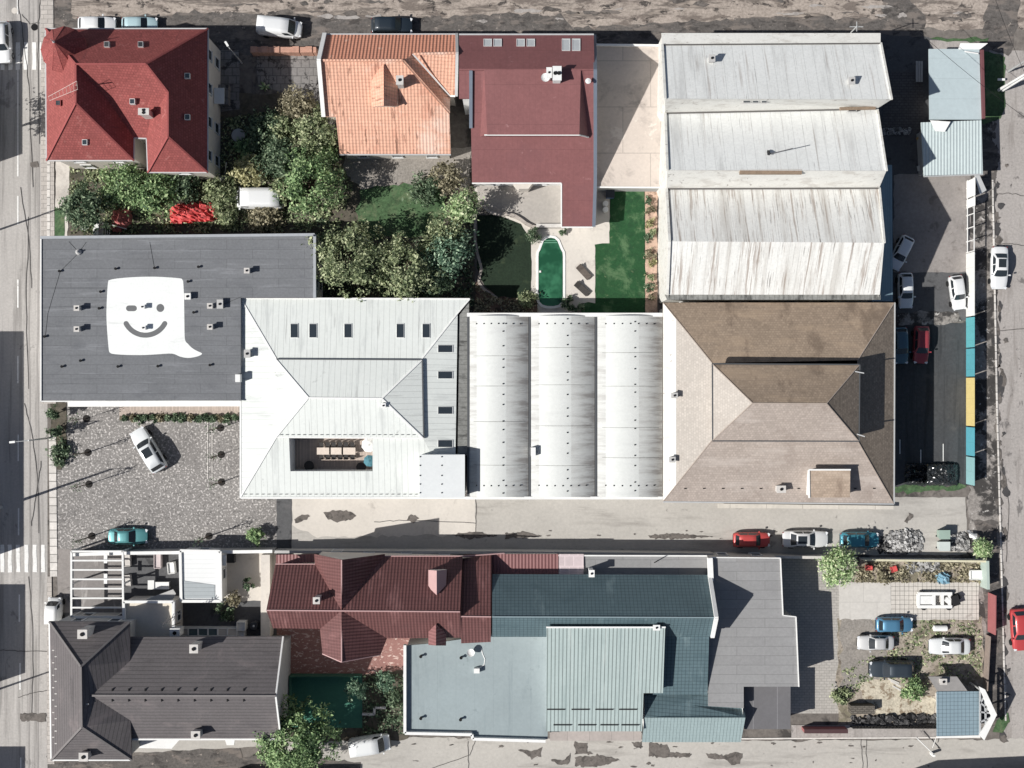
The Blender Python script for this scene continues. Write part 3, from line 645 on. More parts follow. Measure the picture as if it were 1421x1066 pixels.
chimney(r, (773, 102), 9.5, .75, 1.3, 1.1, m_renderw, flues=2, rz=0); chimney(r, (762, 101), 9.5, .4, .9, .8, m_renderw)
b = MB(); c = W((757, 107, 10.2)); b.lathe((c.x, c.y, 9.9), [(.04, -.5), (.04, 0), (.42, .12), (.45, .16), (.3, .08), (.02, .02)], 12); b.build('satellite_dish', m_renderw, r)
c = W((816, 113, 9.6)); MB().lathe((c.x, c.y, 8.8), [(.05, 0), (.05, .8), (.25, .85), (.3, .95), (.05, 1.0)], 10).build('vent_cowl', m_renderw, r)
# bay under the dormer eave on the terrace
b = MB(); b.prism([W(p) for p in ((709, 255), (742, 255), (733, 267), (720, 267))], 0, 2.2); b.build('bay_window', m_render, r)
r = house('garage', 'flat concrete roofed garage block between the maroon villa and the white warehouse', 'garage', (865, 160))
GF = [(827, 63, 3.0), (917, 64, 3.0), (917, 260.5, 3.0), (828, 260, 3.0)]; MB().slab([GF], .25).build('roof', m_conc3, r); walls(r, GF, m_greyw, .08)
edge_run(r, m_white, [GF[0], GF[1]], .22, .3, 'coping', .1); edge_run(r, m_white, [GF[2], GF[3]], .16, .16, 'coping', .04)
# ---------------------------------------------------------------- white shed-roofed warehouse
m_wh = surf('weathered white sheet roof', col(230, 231, 226), .07, .2, .1, 4.0, .7, .25, pats=(('line', 'u', 1.05, .05, .78),),
            stains=((col(182, 182, 178), (.5, .06, 1), 'uv', .5, .68, .5), (col(140, 118, 102), (2.4, .07, 1), 'uv', .57, .68, .45), (col(84, 74, 68), (5.5, .18, 1), 'uv', .61, .68, .5)))
m_wh3 = surf('rust stained white sheet roof', col(230, 229, 222), .08, .2, .1, 4.0, .7, .25, pats=(('line', 'u', 1.05, .05, .78),), stains=((col(180, 172, 160), (.8, .05, 1), 'uv', .46, .64, .5), (col(146, 120, 100), (2.6, .10, 1), 'uv', .53, .63, .65), (col(92, 78, 70), (5.5, .2, 1), 'uv', .58, .66, .7)))
m_wh2 = surf('white painted trim sheet', col(226, 224, 215), .08, .3, .08, 4.0, .6, stains=((col(186, 178, 166), (.5, 1.5, 1), 'pos', .5, .66, .5), (col(120, 104, 92), (1.4, 2.5, 1), 'pos', .62, .69, .6)))
m_rust = surf('rusty timber', col(150, 126, 100), .3, .6, .2)
m_mossy = surf('mossy gutter', col(140, 140, 134), .3, .5, .25, 3.0, pats=(('line', 'u', .5, .12, .7),), stains=((col(60, 60, 58), (.8, .2, 1), 'uv', .5, .62, .7),))
r = house('warehouse', 'large white warehouse of three stained shed roofs north of the brown tiled building', 'warehouse', (1070, 230))
RF1 = [[(919, 62, 6.8), (1222, 60, 6.8), (1237, 138, 10.2), (923, 137, 10.2)], [(923, 157, 6.9), (1217, 151, 6.9), (1230, 237, 10.2), (926, 236, 10.2)],
       [(925, 262, 6.9), (1220, 261, 6.9), (1227, 337, 10.0), (929, 335, 10.0)], [(929, 335, 10.0), (1227, 337, 10.0), (1221, 409, 6.9), (926, 409, 6.9)]]
for i, f in enumerate(RF1[:2]): MB().slab([f], .15).build('roof', m_wh, r)
MB().slab(RF1[2:], .15).build('roof', m_wh3, r)
for p_, q_ in (((919, 62.5, 6.9), (1222, 60.5, 6.9)), ((923, 157.5, 7.0), (1217, 151.5, 7.0)), ((925, 262.5, 7.0), (1220, 261.5, 7.0))): edge_run(r, plain('dark edge trim and shade line', col(96, 92, 88), .6), [p_, q_], .12, .1, 'gutter', .02)
MB().slab([[(918, 46, 6.4), (1222, 46, 6.4), (1222, 60, 6.75), (919, 62, 6.75)]], .15).build('roof_apron', m_wh2, r)
b = MB()
b.face([W(p) for p in ((923, 137.3, 10.15), (1237, 138.3, 10.15), (1217, 151, 6.9), (923, 157, 6.9))]); b.face([W(p) for p in ((926, 236.3, 10.15), (1230, 237.3, 10.15), (1220, 261, 6.9), (925, 262, 6.9))])
b.build('clerestory_wall', m_wh2, r)
MB().slab([[(923, 409, 6.7), (1222, 409, 6.7), (1222, 416, 6.7), (926, 416, 6.7)]], .2).build('valley_gutter', m_mossy, r)
b = MB(); out = [(918, 46, 6.4), (1222, 46, 6.4), (1222, 60, 6.8), (1237, 138, 10.2), (1217, 151, 6.9), (1230, 237, 10.2), (1220, 261, 6.9), (1227, 337, 10.0), (1221, 416, 6.8), (926, 416, 6.8), (929, 335, 10.0), (925, 262, 6.9), (926, 236, 10.2), (923, 157, 6.9), (923, 137, 10.2), (919, 62, 6.8)]
_, wp = walls(r, out, m_wh2, .12, .12); windows(r, [wp[0], wp[1]], ((1.2, 1.4),), 4.5, 1.6); windows(r, [wp[9], wp[8]], ((1.2, 1.4),), 5, 1.6)
edge_run(r, m_wh2, [(919, 62, 6.85), (923, 137, 10.25)], .25, .2, 'verge_board', .05); edge_run(r, m_wh2, [(925, 262, 6.95), (929, 335, 10.05), (926, 409, 6.95)], .25, .2, 'verge_board', .05)
edge_run(r, m_wh2, [(923, 157, 6.95), (926, 236, 10.25)], .25, .2, 'verge_board', .05)
for f in RF1[:3]: edge_run(r, m_wh2, [f[1], f[2]], .22, .18, 'verge_board', .05)
for (x, y, wd) in ((1036, 141, 11), (1048, 141, 9), (1060, 141, 8), (1182, 153, 12)):
    z = 9.3 if y < 150 else 7.3; skylight(r, (x, y), z, wd, 4.6, None, .2, m_greyw, 'clerestory_window')
for (x0, x1) in ((1026, 1112),): edge_run(r, m_rust, [(x0, 239, 9.9), (x1, 239, 9.9)], .5, .3, 'timber_rail', .1)
edge_run(r, m_rust, [(1165, 151.5, 8.1), (1214, 150.5, 7.4)], .3, .2, 'timber_rail', .1)
for (x, y, hh) in ((988, 81, .9), (1182, 112, .6)): chimney(r, (x, y), rz_at(RF1, x, y), .5, .6, hh, m_greyw, name='roof_vent')
b = MB(); p = W((1068, 214, 9.6)); q_ = W((1100, 206, 11.0)); b.bar(p, q_, .08); b.bar(W((1066, 210, 9.3)), W((1067, 214, 9.8)), .25); b.build('mast', plain('dark steel', col(62, 62, 64), .5, .6), r)
b = MB(); p = W((1181, 45, 6.4)); b.bar((p.x, p.y, 6.2), (p.x, p.y, 8.4), .08); b.bar((p.x - .7, p.y, 8.2), (p.x + .7, p.y, 8.2), .06); b.bar((p.x, p.y - .5, 8.3), (p.x, p.y + .5, 8.3), .06); b.build('aerial', m_gut, r)
b = MB()   # teal lean-to along the east wall
m_tealm = surf('teal lean-to sheet', col(122, 152, 166), .1, .4, .08, 3.0, .5, pats=(('line', 'v', 1.1, .05, .75), ('wave', 'v', .3, .05)))
MB().slab([[(1210, 229, 3.8), (1238, 229, 3.1), (1239, 418, 3.1), (1210, 418, 3.8)]], .1).build('lean_to_roof', m_tealm, r)
b = MB()
for y in (231, 290, 350, 412): p = W((1237, y, 3.1)); b.box((p.x, p.y, 1.5), (.14, .14, 3.1))
b.build('lean_to_post', m_greyw, r)
# ---------------------------------------------------------------- blue grey metal sheds
m_shed = surf('pale blue grey sheet', col(180, 197, 200), .08, .3, .06, 3.0, .5, .3, pats=(('line', 'v', 2.2, .02, .85),))
m_shed2 = surf('pale corrugated sheet', col(191, 206, 205), .08, .3, .06, 3.0, .5, .3, bump=.4, pats=(('wave', 'u', .34, .1),))
m_marw = plain('maroon boarding', col(120, 66, 70), .7)
r = house('shed', 'flat pale blue grey shed with a maroon side near the dirt road', 'shed', (1325, 118))
RF = [[(1289, 68, 3.2), (1359, 68, 3.2), (1362, 166, 3.2), (1290, 166, 3.2)]]
MB().slab(RF, .15).build('roof', m_shed, r); walls(r, RF[0], m_greyw, 1.3)
MB().slab([[(1333, 60, 3.4), (1371, 60, 3.4), (1360, 68.5, 3.25), (1330, 68.5, 3.25)]], .1).build('awning', m_white, r)
edge_run(r, m_white, [(1338, 72, 3.3), (1357, 75, 3.35)], .12, .1, 'lath', .1)
edge_run(r, m_marw, [(1362, 70, 3.2), (1364, 165, 3.2)], .3, .5, 'fascia', .0)
r = house('shed', 'pale corrugated shed with a white sheet on its edge, below the flat shed', 'shed', (1320, 206))
RF = [[(1278, 170, 3.1), (1362, 167, 3.1), (1364, 241, 3.1), (1282, 244.5, 3.1)]]
MB().slab(RF, .12).build('roof', m_shed2, r); walls(r, RF[0], m_greyw, .6)
edge_run(r, m_gut, [(1282, 245, 3.05), (1364, 242, 3.05)])
o = MB().slab([[(1291, 167, 3.5), (1319, 169, 3.6), (1311, 183, 3.45), (1298, 182, 3.4)]], .06).build('cover_sheet', m_white); tag(o, 'white plastic sheet draped where the two pale metal sheds meet', 'sheet')
# ---------------------------------------------------------------- dark flat roof with the painted speech bubble
m_felt = surf('dark bitumen felt', col(118, 120, 123), .12, .3, .14, 4.0, .85, .2, pats=(('brick', 5.5, 1.02, .03, .76, .035, 'uv'),), stains=((col(158, 160, 164), (.12, 1.6, 1), 'uv', .54, .68, .35), (col(98, 100, 105), (.3, .6, 1), 'uv', .54, .7, .45), (col(84, 86, 90), (.05, 3.0, 1), 'uv', .6, .66, .4)))
m_felte = surf('light felt upstand', col(168, 172, 176), .1, .4, .08)
r = house('office_building', 'low grey building with a winking speech bubble painted on its dark flat roof', 'building', (245, 440))
RF = [[(57, 331, 5.5), (437, 327, 5.5), (437, 413.5, 5.5), (334, 413.5, 5.5), (334, 556, 5.5), (57, 556, 5.5)]]
MB().slab(RF, .3).build('roof', m_felt, r); _, wp = walls(r, RF[0], m_renderw, .1, .3); windows(r, wp, ((1.0, 1.6), (3.4, 1.2)), 3.2)
edge_run(r, m_felte, [(57, 330, 5.7), (437, 326, 5.7), (437, 413.5, 5.7)], .28, .5, 'parapet'); edge_run(r, m_white, [(57, 331, 5.55), (57, 557, 5.55), (334, 557, 5.55)], .12, .16)
m_bub = surf('white roof paint', col(236, 238, 233), .06, .4, .06, 4.0, stains=((col(206, 208, 204), (.2, 1.2, 1), 'pos', .56, .7, .5),)); m_eye = surf('grey roof paint', col(112, 113, 114), .05, .5, .05)
def flat(pts, z, mat, name, par):
    m = MB(); m.face([W((p[0], p[1], z)) for p in pts]); return m.build(name, mat, par, merge=False)
def curve(pts, n=8):
    out = []; k = len(pts)
    for i in range(k):
        p0, p1, p2, p3 = [Vector(pts[(i + j - 1) % k]) for j in range(4)]
        for s_ in range(n):
            t = s_ / n; out.append(.5 * ((2 * p1) + (p2 - p0) * t + (2 * p0 - 5 * p1 + 4 * p2 - p3) * t * t + (3 * p1 - p0 - 3 * p2 + p3) * t ** 3))
    return out
bub = [E(*p)[:2] for p in ((592, 520), (602, 508), (640, 500), (720, 493), (800, 490), (880, 491), (985, 499), (999, 508), (1004, 525), (1008, 620), (1010, 740), (1013, 832), (1030, 858), (1052, 880), (1080, 897), (1103, 907), (1105, 915), (1085, 925), (1050, 933), (1020, 934), (985, 927), (942, 911), (860, 915), (780, 919), (690, 918), (622, 913), (602, 905), (596, 888), (588, 800), (583, 700), (586, 600))]
bo = flat(curve(bub, 4), 5.506, m_bub, 'speech_bubble', r)
def disc(c, rx, ry, n=28): return [(c[0] + rx * math.cos(2 * math.pi * i / n), c[1] + ry * math.sin(2 * math.pi * i / n)) for i in range(n)]
flat(disc(E(878, 661), 5.4, 5.6), 5.511, m_eye, 'eye', bo)
x0, y0 = E(690, 647)[:2]; x1, y1 = E(750, 679)[:2]; rr = (y1 - y0) / 2
wk = [(x1 - rr + rr * math.sin(t), (y0 + y1) / 2 - rr * math.cos(t)) for t in [i * math.pi / 8 for i in range(9)]] + [(x0 + rr - rr * math.sin(t), (y0 + y1) / 2 + rr * math.cos(t)) for t in [i * math.pi / 8 for i in range(9)]]
flat(wk, 5.511, m_eye, 'winking_eye', bo)
c = E(796.5, 690); R0 = 120 / 3.947; hw = 14 / 3.947; arc = [math.radians(28 + 124 * i / 24) for i in range(25)]
sm = [(c[0] + (R0 + hw) * math.cos(t), c[1] + (R0 + hw) * math.sin(t)) for t in arc]
e = (c[0] + R0 * math.cos(arc[-1]), c[1] + R0 * math.sin(arc[-1])); sm += [(e[0] + hw * math.cos(arc[-1] + k * math.pi / 6), e[1] + hw * math.sin(arc[-1] + k * math.pi / 6)) for k in range(1, 6)]
sm += [(c[0] + (R0 - hw) * math.cos(t), c[1] + (R0 - hw) * math.sin(t)) for t in arc[::-1]]
e = (c[0] + R0 * math.cos(arc[0]), c[1] + R0 * math.sin(arc[0])); sm += [(e[0] + hw * math.cos(arc[0] + math.pi + k * math.pi / 6), e[1] + hw * math.sin(arc[0] + math.pi + k * math.pi / 6)) for k in range(1, 6)]
flat(sm, 5.511, m_eye, 'smile', bo)
for p in ((420, 662), (420, 777), (1150, 650), (1150, 765), (1352, 457), (780, 655), (785, 770)): chimney(r, E(*p), 5.5, .42 if p[0] in (420, 1150, 1352) else .34, .42 if p[0] in (420, 1150, 1352) else .34, .75 if p[0] in (420, 1150, 1352) else .5, m_brickw if p[0] in (420, 1150, 1352) else m_white, name='roof_vent')
chimney(r, E(1028, 598), 5.5, .5, .5, .5, m_white, name='roof_vent'); chimney(r, E(1205, 640), 5.5, .5, .8, .5, m_greyw, name='roof_vent')
c = W(E(430, 355, 5.6)); MB().lathe((c.x, c.y, 5.5), [(.34, 0), (.3, .2), (.09, .4), (.08, .6)], 10).build('roof_cowl', m_greyw, r)
for p in ((330, 460), (637, 447), (850, 443), (1090, 437), (343, 982), (650, 982), (868, 980), (1153, 974), (555, 573), (547, 664), (1033, 517), (1064, 686), (445, 950), (248, 818)):
    c = W(E(*p, 5.5)); MB().lathe((c.x, c.y, 5.48), [(.1, 0), (.1, .22), (.15, .24), (.15, .3)], 8).build('vent_pipe', BLACK, r)
b = MB()
for pts in (((430, 360), (330, 460), (262, 690), (248, 820)), ((430, 360), (472, 300)), ((430, 355), (378, 298)), ((1215, 645), (1320, 600)), ((820, 300), (845, 440))): b.tube([W(E(x, y, 5.52)) for x, y in pts], .014, 4)
b.build('cable', BLACK, r)
MB().slab([[(94, 557.5, 3.0), (340, 555, 3.0), (340, 564, 3.0), (94, 564.5, 3.0)]], .25).build('canopy', m_white, r)
# ---------------------------------------------------------------- white standing-seam building with courtyard
m_seam_w = surf('white standing seam metal', col(222, 226, 219), .05, .25, .04, 3.0, .6, .25, pats=(('line', 'u', .62, .08, .74),), stains=((col(186, 190, 186), (.7, .1, 1), 'uv', .52, .66, .5), (col(150, 150, 146), (2.2, .12, 1), 'uv', .6, .68, .45), (col(120, 122, 120), .35, 'pos', .64, .72, .5)))
r = house('metal_roof_building', 'white standing seam building with two stacked hipped roofs and a cut-out roof courtyard', 'building', (490, 550))
ZT = 5.9; zc = lambda y: ZT - (y - 606) * (ZT - 5) / 84
LF = [[(334, 414, 5), (652, 415, 5), (635, 435, 5.2), (584, 500, ZT), (384, 499, ZT)], [(334, 414, 5), (384, 499, ZT), (384, 606, ZT), (334, 690, 5)],
      [(384, 606, ZT), (401, 606.3, ZT), (403, 654, zc(654)), (403, 690, 5), (334, 690, 5)], [(403, 654, zc(654)), (517, 654, zc(654)), (517, 690, 5), (403, 690, 5)],
      [(517, 606.6, ZT), (586, 607, ZT), (598, 628, 5.65), (598, 690, 5), (517, 690, 5), (517, 654, zc(654))], [(584, 500, ZT), (635, 435, 5.2), (632, 634, 5.2), (598, 630, 5.65), (586, 607, ZT)]]
MB().slab(LF, .15).build('lower_roof', m_seam_w, r)
UF = [[(383, 499, 8.0), (585, 500, 8.0), (530, 553, 10.2), (428, 552, 10.2)], [(383, 499, 8.0), (428, 552, 10.2), (383, 607, 8.0)], [(383, 607, 8.0), (428, 552, 10.2), (530, 553, 10.2), (587, 608, 8.0)], [(587, 608, 8.0), (530, 553, 10.2), (585, 500, 8.0)]]
UF = [[(p[0], p[1], 6.15 if p[2] == 8 else 7.2) for p in f] for f in UF]
MB().slab(UF, .16).build('upper_roof', m_seam_w, r)
uo = [(383, 499, 6.15), (585, 500, 6.15), (587, 608, 6.15), (383, 607, 6.15)]
walls(r, uo, m_renderw, .3, .1, 'upper_wall', 4.5)
edge_run(r, plain('dark edge trim and shade', col(96, 98, 100), .5, .3), [(383, 498.5, 6.12), (586, 499.5, 6.12), (588, 608, 6.12)], .12, .14); edge_run(r, m_white, [(383, 607, 6.12), (588, 608.3, 6.12)], .14, .14)  # dark trim paints the shadow gap under the raised roof edge
m_white2 = m_white; ridges(r, m_white, [(UF[0][2], UF[0][3])] + [(f[0], f[1]) for f in (UF[1],)] + [(UF[1][1], UF[1][2]), (UF[2][2], UF[2][3]), (UF[3][1], UF[3][2])], .07)
ridges(r, m_white, [((334, 414, 5), (384, 499, ZT)), ((334, 690, 5), (384, 606, ZT)), ((652, 415, 5), (635, 435, 5.2)), ((635, 435, 5.2), (584, 500, ZT))], .06)
ol = [(334, 414, 5), (652, 415, 5), (648, 634, 5), (632, 690, 5), (334, 690, 5)]
ol = [(334, 414, 5), (652, 415, 5), (646, 690, 5), (334, 690, 5)]
_, wp = walls(r, ol, m_renderw, .35, .25); windows(r, wp, ((1.0, 1.6),), 3.4, skip=(1,))
edge_run(r, m_white, [(334, 414, 5), (652, 415, 5)], .16, .16); edge_run(r, m_white, [(652, 691, 5), (334, 691, 5), (334, 414, 5)], .2, .16)
# inner walls of the courtyard
b = MB(); hp = [W(p) for p in ((401, 606.3, ZT), (517, 606.6, ZT), (517, 654, zc(654)), (403, 654, zc(654)))]
for i in range(4): p, q_ = hp[i], hp[(i + 1) % 4]; b.face([(p.x, p.y, 2.6), (q_.x, q_.y, 2.6), (q_.x, q_.y, q_.z - .02), (p.x, p.y, p.z - .02)])
b.build('courtyard_wall', m_renderw, r)
b = MB(); c = [(p.x + (.6 if k in (1, 2) else -.6), p.y + (.6 if k in (0, 1) else -.6)) for k, p in enumerate(hp)]; b.prism(c, 2.4, 2.75); b.build('courtyard_deck', m_deck, r)
for x in (408.5, 434.5, 483, 555.5, 591.5): skylight(r, (x, 459), 0, 10.6, 20, LF, .07, None, 'skylight', None, .93)
for y in (484, 520.5, 569.5, 615.6): skylight(r, (618, y), 0, 21, 10.3, LF, .07, None, 'skylight', None, .93)
MB().slab([[(637, 438, 5.0), (651, 418, 4.9), (649, 632, 4.9), (635, 632, 5.0)]], .15).build('box_gutter', m_mossy, r)
b = MB(); bo_ = [(582, 631, 7.1), (645, 631, 7.1), (645, 691, 7.1), (582, 691, 7.1)]; b.slab([bo_], .15); b.build('stair_roof', surf('smooth white sheet', col(220, 223, 221), .05, .3, .04), r)
walls(r, bo_, m_renderw, .08, .1, 'stair_wall')
for x in range(14): pass
m_sg = plain('snow guard steel', col(110, 112, 112), .5, .4)
pieces('snow_guard', m_sg, r, [(W((340 + k * 8.2, 686, 5.1)), (.28, .05, .08)) for k in range(30)] + [(W((390 + k * 8, 603.5, 6.3)), (.26, .05, .07)) for k in range(24)])
pieces('roof_fixing', BLACK, r, [(W((x, y, 7.14)), (.11, .11, .08)) for x in (583, 613) for y in (634, 646, 660, 672, 684)])
chimney(r, (343, 491), 5.3, .5, .7, .7, m_greyw, name='roof_vent'); chimney(r, (532, 563), 6.9, .35, .35, .4, m_white, name='roof_vent')
MB().box(W((331, 525, 5.9)), (.5, .8, .8)).build('flue_box', m_white, r)
# things in the courtyard
zt = 2.75
def slat_table(x, y, rz=0.0, label=''):
    c = W((x, y, zt)); t = thing('table', label, 'table', c, rz, 'tables in the roof courtyard')
    b = MB(); b.box((c.x, c.y, zt + .74), (1.5, .75, .06)); b.build('tabletop', surf('pale table wood', col(224, 206, 188), .1, .8, .08), t)
    for sx in (-1, 1):
        for sy in (-1, 1): MB().box((c.x + sx * .65, c.y + sy * .3, zt + .35), (.07, .07, .72)).build('leg', BLACK, t)
for i, x in enumerate((451, 468, 485)): slat_table(x, 625.5, 0, 'pale wooden table in the roof courtyard, %s of three in the row' % ('leftmost', 'middle one', 'rightmost')[i])
m_ch = plain('dark chair', col(58, 54, 52), .6); k = 0
for (y, rz, side) in ((616.5, 0, 'above'), (634, math.pi, 'below')):
    for x in (447, 456, 464, 473, 481, 490):
        c = W((x, y, zt)); t = thing('chair', 'dark courtyard chair %s the row of pale tables, number %s from the left' % (side, ('one', 'two', 'three', 'four', 'five', 'six')[(447, 456, 464, 473, 481, 490).index(x)]), 'chair', c, 0, 'chairs in the roof courtyard')
        s_ = 1 if rz == 0 else -1
        MB().box((c.x, c.y, zt + .44), (.46, .46, .06)).build('seat', m_ch, t); MB().box((c.x, c.y + s_ * .22, zt + .68), (.44, .05, .45)).build('backrest', m_ch, t)
        b = MB()
        for sx in (-1, 1):
            for sy in (-1, 1): MB().box((c.x + sx * .19, c.y + sy * .19, zt + .21), (.05, .05, .42)).build('leg', m_ch, t)
def parasol(x, y, label, m_, r_=1.1, h=2.3, z=zt):
    c = W((x, y, z + h)); t = thing('parasol', label, 'parasol', (c.x, c.y, z))
    MB().lathe((c.x, c.y, z), [(r_, h - .45), (r_ * .55, h - .15), (.04, h), (.03, h + .1)], 8, .3).build('canopy', m_, t)
    MB().tube([(c.x, c.y, z), (c.x, c.y, z + h)], .03).build('pole', m_gut, t); MB().lathe((c.x, c.y, z), [(.3, 0), (.3, .08)], 12).build('base', m_greyw, t)
parasol(512, 640, 'teal parasol at the lower right corner of the roof courtyard', plain('teal canvas', col(62, 132, 146), .8), .65)
parasol(511, 618, 'white parasol at the right end of the roof courtyard', m_white, .8)
for (x, y, l) in ((430, 646, 'round dark planter near the lower wall of the roof courtyard, left one'), (502, 648, 'round dark planter near the lower wall of the roof courtyard, right one')):
    c = W((x, y, zt)); t = thing('planter', l, 'planter', c, 0, 'courtyard planters'); MB().lathe(c, [(.4, 0), (.55, .5), (.5, .5)], 12).build('pot', m_ch, t)
# ---------------------------------------------------------------- three barrel vaults
m_vault = surf('white membrane vault', col(214, 216, 210), .04, .15, .05, 3.0, .6, .25, stains=((col(192, 192, 190), (.1, .9, .1), 'pos', .54, .72, .25),))
def vault_dirt(m_):      # grime washed towards the gutters at both edges of the membrane
    t = m_.node_tree; n = t.nodes; bs = n['Principled BSDF']; src = bs.inputs['Base Color'].links[0].from_socket
    uv = n.new('ShaderNodeUVMap'); sp = n.new('ShaderNodeSeparateXYZ'); t.links.new(uv.outputs[0], sp.inputs[0])
    mp = n.new('ShaderNodeVectorMath'); mp.operation = 'MULTIPLY'; mp.inputs[1].default_value = (1.3, 1.3, 1); t.links.new(uv.outputs[0], mp.inputs[0])
    no = n.new('ShaderNodeTexNoise'); no.inputs['Scale'].default_value = 1; no.inputs['Detail'].default_value = 6; no.inputs['Roughness'].default_value = .75; t.links.new(mp.outputs[0], no.inputs['Vector'])
    def mr(v, lo, hi):
        o = n.new('ShaderNodeMapRange'); o.interpolation_type = 'SMOOTHSTEP'; o.inputs[1].default_value = lo; o.inputs[2].default_value = hi; t.links.new(v, o.inputs[0]); return o.outputs[0]
    def ma(op, a, b):
        o = n.new('ShaderNodeMath'); o.operation = op
        for i_, v in enumerate((a, b)):
            if hasattr(v, 'is_output'): t.links.new(v, o.inputs[i_])
            else: o.inputs[i_].default_value = v
        return o.outputs[0]
    e = ma('ADD', ma('ADD', ma('MULTIPLY', mr(sp.outputs[0], .63, .645), .4), ma('MULTIPLY', mr(sp.outputs[0], .68, 1.0), .72)), ma('MULTIPLY', mr(ma('SUBTRACT', .17, sp.outputs[0]), 0, .03), .55)); s_ = ma('ADD', .35, ma('MULTIPLY', mr(no.outputs[0], .42, .66), .85)); f = ma('MINIMUM', ma('MULTIPLY', e, s_), 1.0)
    mx = n.new('ShaderNodeMix'); mx.data_type = 'RGBA'; t.links.new(f, mx.inputs[0]); t.links.new(src, mx.inputs[6]); mx.inputs[7].default_value = col(158, 153, 147); t.links.new(mx.outputs[2], bs.inputs['Base Color'])
vault_dirt(m_vault)
m_vaultg = surf('dirty membrane', col(180, 180, 178), .12, .3, .08, 3.0, .7, .2, stains=((col(120, 118, 116), (.12, 1.0, .1), 'pos', .48, .66, .65), (col(210, 210, 206), (.1, 1.5, .1), 'pos', .55, .7, .5)))
r = house('vaulted_hall', 'white hall of three parallel barrel vaulted roofs in the middle of the block', 'warehouse', (783, 563))
RISE = .95; ya, yb = W((0, 438, 5)).y, W((0, 690, 5)).y
for (xl, xr) in ((649, 733), (734, 825), (826, 919)):
    wl, wr = W((xl, 0, 5)).x, W((xr, 0, 5)).x; n = 20; P = []
    for k in range(n + 1): t = k / n; P.append((wl + (wr - wl) * t, 5 + RISE * (1 - abs(2 * t - 1) ** 2.0)))
    YA = lambda z: ya * (1 - z / HC) / (1 - 5 / HC); YB = lambda z: yb * (1 - z / HC) / (1 - 5 / HC)
    b = MB()
    for k in range(n):
        (xa, za), (xb, zb) = P[k], P[k + 1]; b.face([(xa, YB(za), za), (xb, YB(zb), zb), (xb, YA(zb), zb), (xa, YA(za), za)]); b.face([(xa, YB(za), za - .12), (xa, YA(za), za - .12), (xb, YA(zb), zb - .12), (xb, YB(zb), zb - .12)])
    b.uvs = [[((v.x - wl) / (wr - wl), v.y + xl * 1.7) for v in (b.v[i] for i in f)] for f in b.f]; b.build('vault_roof', m_vault, r, True)
    b = MB(); b.face([(x, YA(z) - .12, z - .06) for x, z in P] + [(wr, ya - .12, 0), (wl, ya - .12, 0)]); b.face([(x, YB(z) + .12, z - .06) for x, z in P] + [(wr, yb + .12, 0), (wl, yb + .12, 0)]); b.build('end_wall', m_renderw, r)
    zm = 5 + RISE; fx = [((wl + wr) / 2 + .55, ya + (yb - ya) * (k + .5 + .2 * math.sin(k * 2.3 + xl)) / 15, zm + .02) for k in range(15)]
    for k in range(7):
        t = .15 + k * .12; z = 5 + RISE * (1 - abs(2 * t - 1) ** 2)
        fx += [(wl + (wr - wl) * t, y, z + .03) for y in (ya - .9, yb + 1.3)]
    pieces('roof_fixing', BLACK, r, [(c_, (.12, .12, .08)) for c_ in fx])
    # laps where the membrane sheets meet
    b = MB()
    for k in range(1, 5):
        y = ya + (yb - ya) * (k + .12 * math.sin(xl * k)) / 5
        for j in range(2, n - 1): b.bar((P[j][0], y, P[j][1] + .005), (P[j + 1][0], y, P[j + 1][1] + .005), .035, .02)
    b.build('sheet_lap', m_mossy, r)
    MB().box((wl + .05, (ya + yb) / 2, 5.1), (.2, abs(ya - yb), .16)).build('valley_gutter', plain('dark edge trim and shade', col(70, 70, 70), .5), r)
edge_run(r, m_white, [(648, 437, 5.3), (925, 437, 5.3)], .4, .4, 'parapet'); edge_run(r, m_white, [(646, 691, 5.1), (922, 691, 5.1)], .3, .3, 'gutter')
p = W((740, 627, 6.0)); MB().box((p.x, p.y, 5.6), (.5, .9, 1.0)).build('vent_box', m_white, r)
b = MB(); wl, wr = W((649, 0, 5)).x, W((919, 0, 5)).x; b.face([(wl, ya, 0), (wl, yb, 0), (wl, yb, 4.9), (wl, ya, 4.9)]); b.face([(wr, ya, 0), (wr, yb, 0), (wr, yb, 4.9), (wr, ya, 4.9)]); b.build('side_wall', m_renderw, r)
# ---------------------------------------------------------------- brown tiled building
m_brown = surf('brown shingles', col(178, 154, 130), .1, .3, .12, 4.5, .85, .15, bump=.3, pats=(('brick', .3, .26, .025, .84, .12, 'uv'),), stains=((col(206, 184, 160), (.1, .4, 1), 'uv', .5, .66, .5), (col(128, 106, 88), (.35, .14, 1), 'uv', .54, .66, .5)))
r = house('tiled_building', 'brown shingle building with a raised hipped roof on a lower hipped roof', 'building', (1080, 560))
LF = [[(920, 420, 6), (1241, 420, 6), (1190, 500, 8.3), (988, 504, 8.3)], [(1241, 420, 6), (1240, 699, 6), (1190, 612, 8.3), (1190, 500, 8.3)], [(1240, 699, 6), (920, 696, 6), (988, 611, 8.3), (1190, 612, 8.3)], [(920, 696, 6), (920, 420, 6), (988, 504, 8.3), (988, 611, 8.3)]]
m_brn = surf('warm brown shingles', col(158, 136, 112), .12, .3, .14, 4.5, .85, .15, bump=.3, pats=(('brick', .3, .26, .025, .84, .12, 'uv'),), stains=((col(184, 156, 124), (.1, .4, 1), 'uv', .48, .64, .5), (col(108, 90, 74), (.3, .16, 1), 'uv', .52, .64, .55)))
m_brs = surf('south slope grey brown shingles', col(176, 160, 147), .1, .3, .12, 4.5, .85, .15, bump=.3, pats=(('brick', .3, .26, .025, .86, .1, 'uv'),), stains=((col(198, 184, 172), (.1, .5, 1), 'uv', .5, .66, .5), (col(142, 124, 112), (.3, .3, 1), 'uv', .54, .66, .4)))
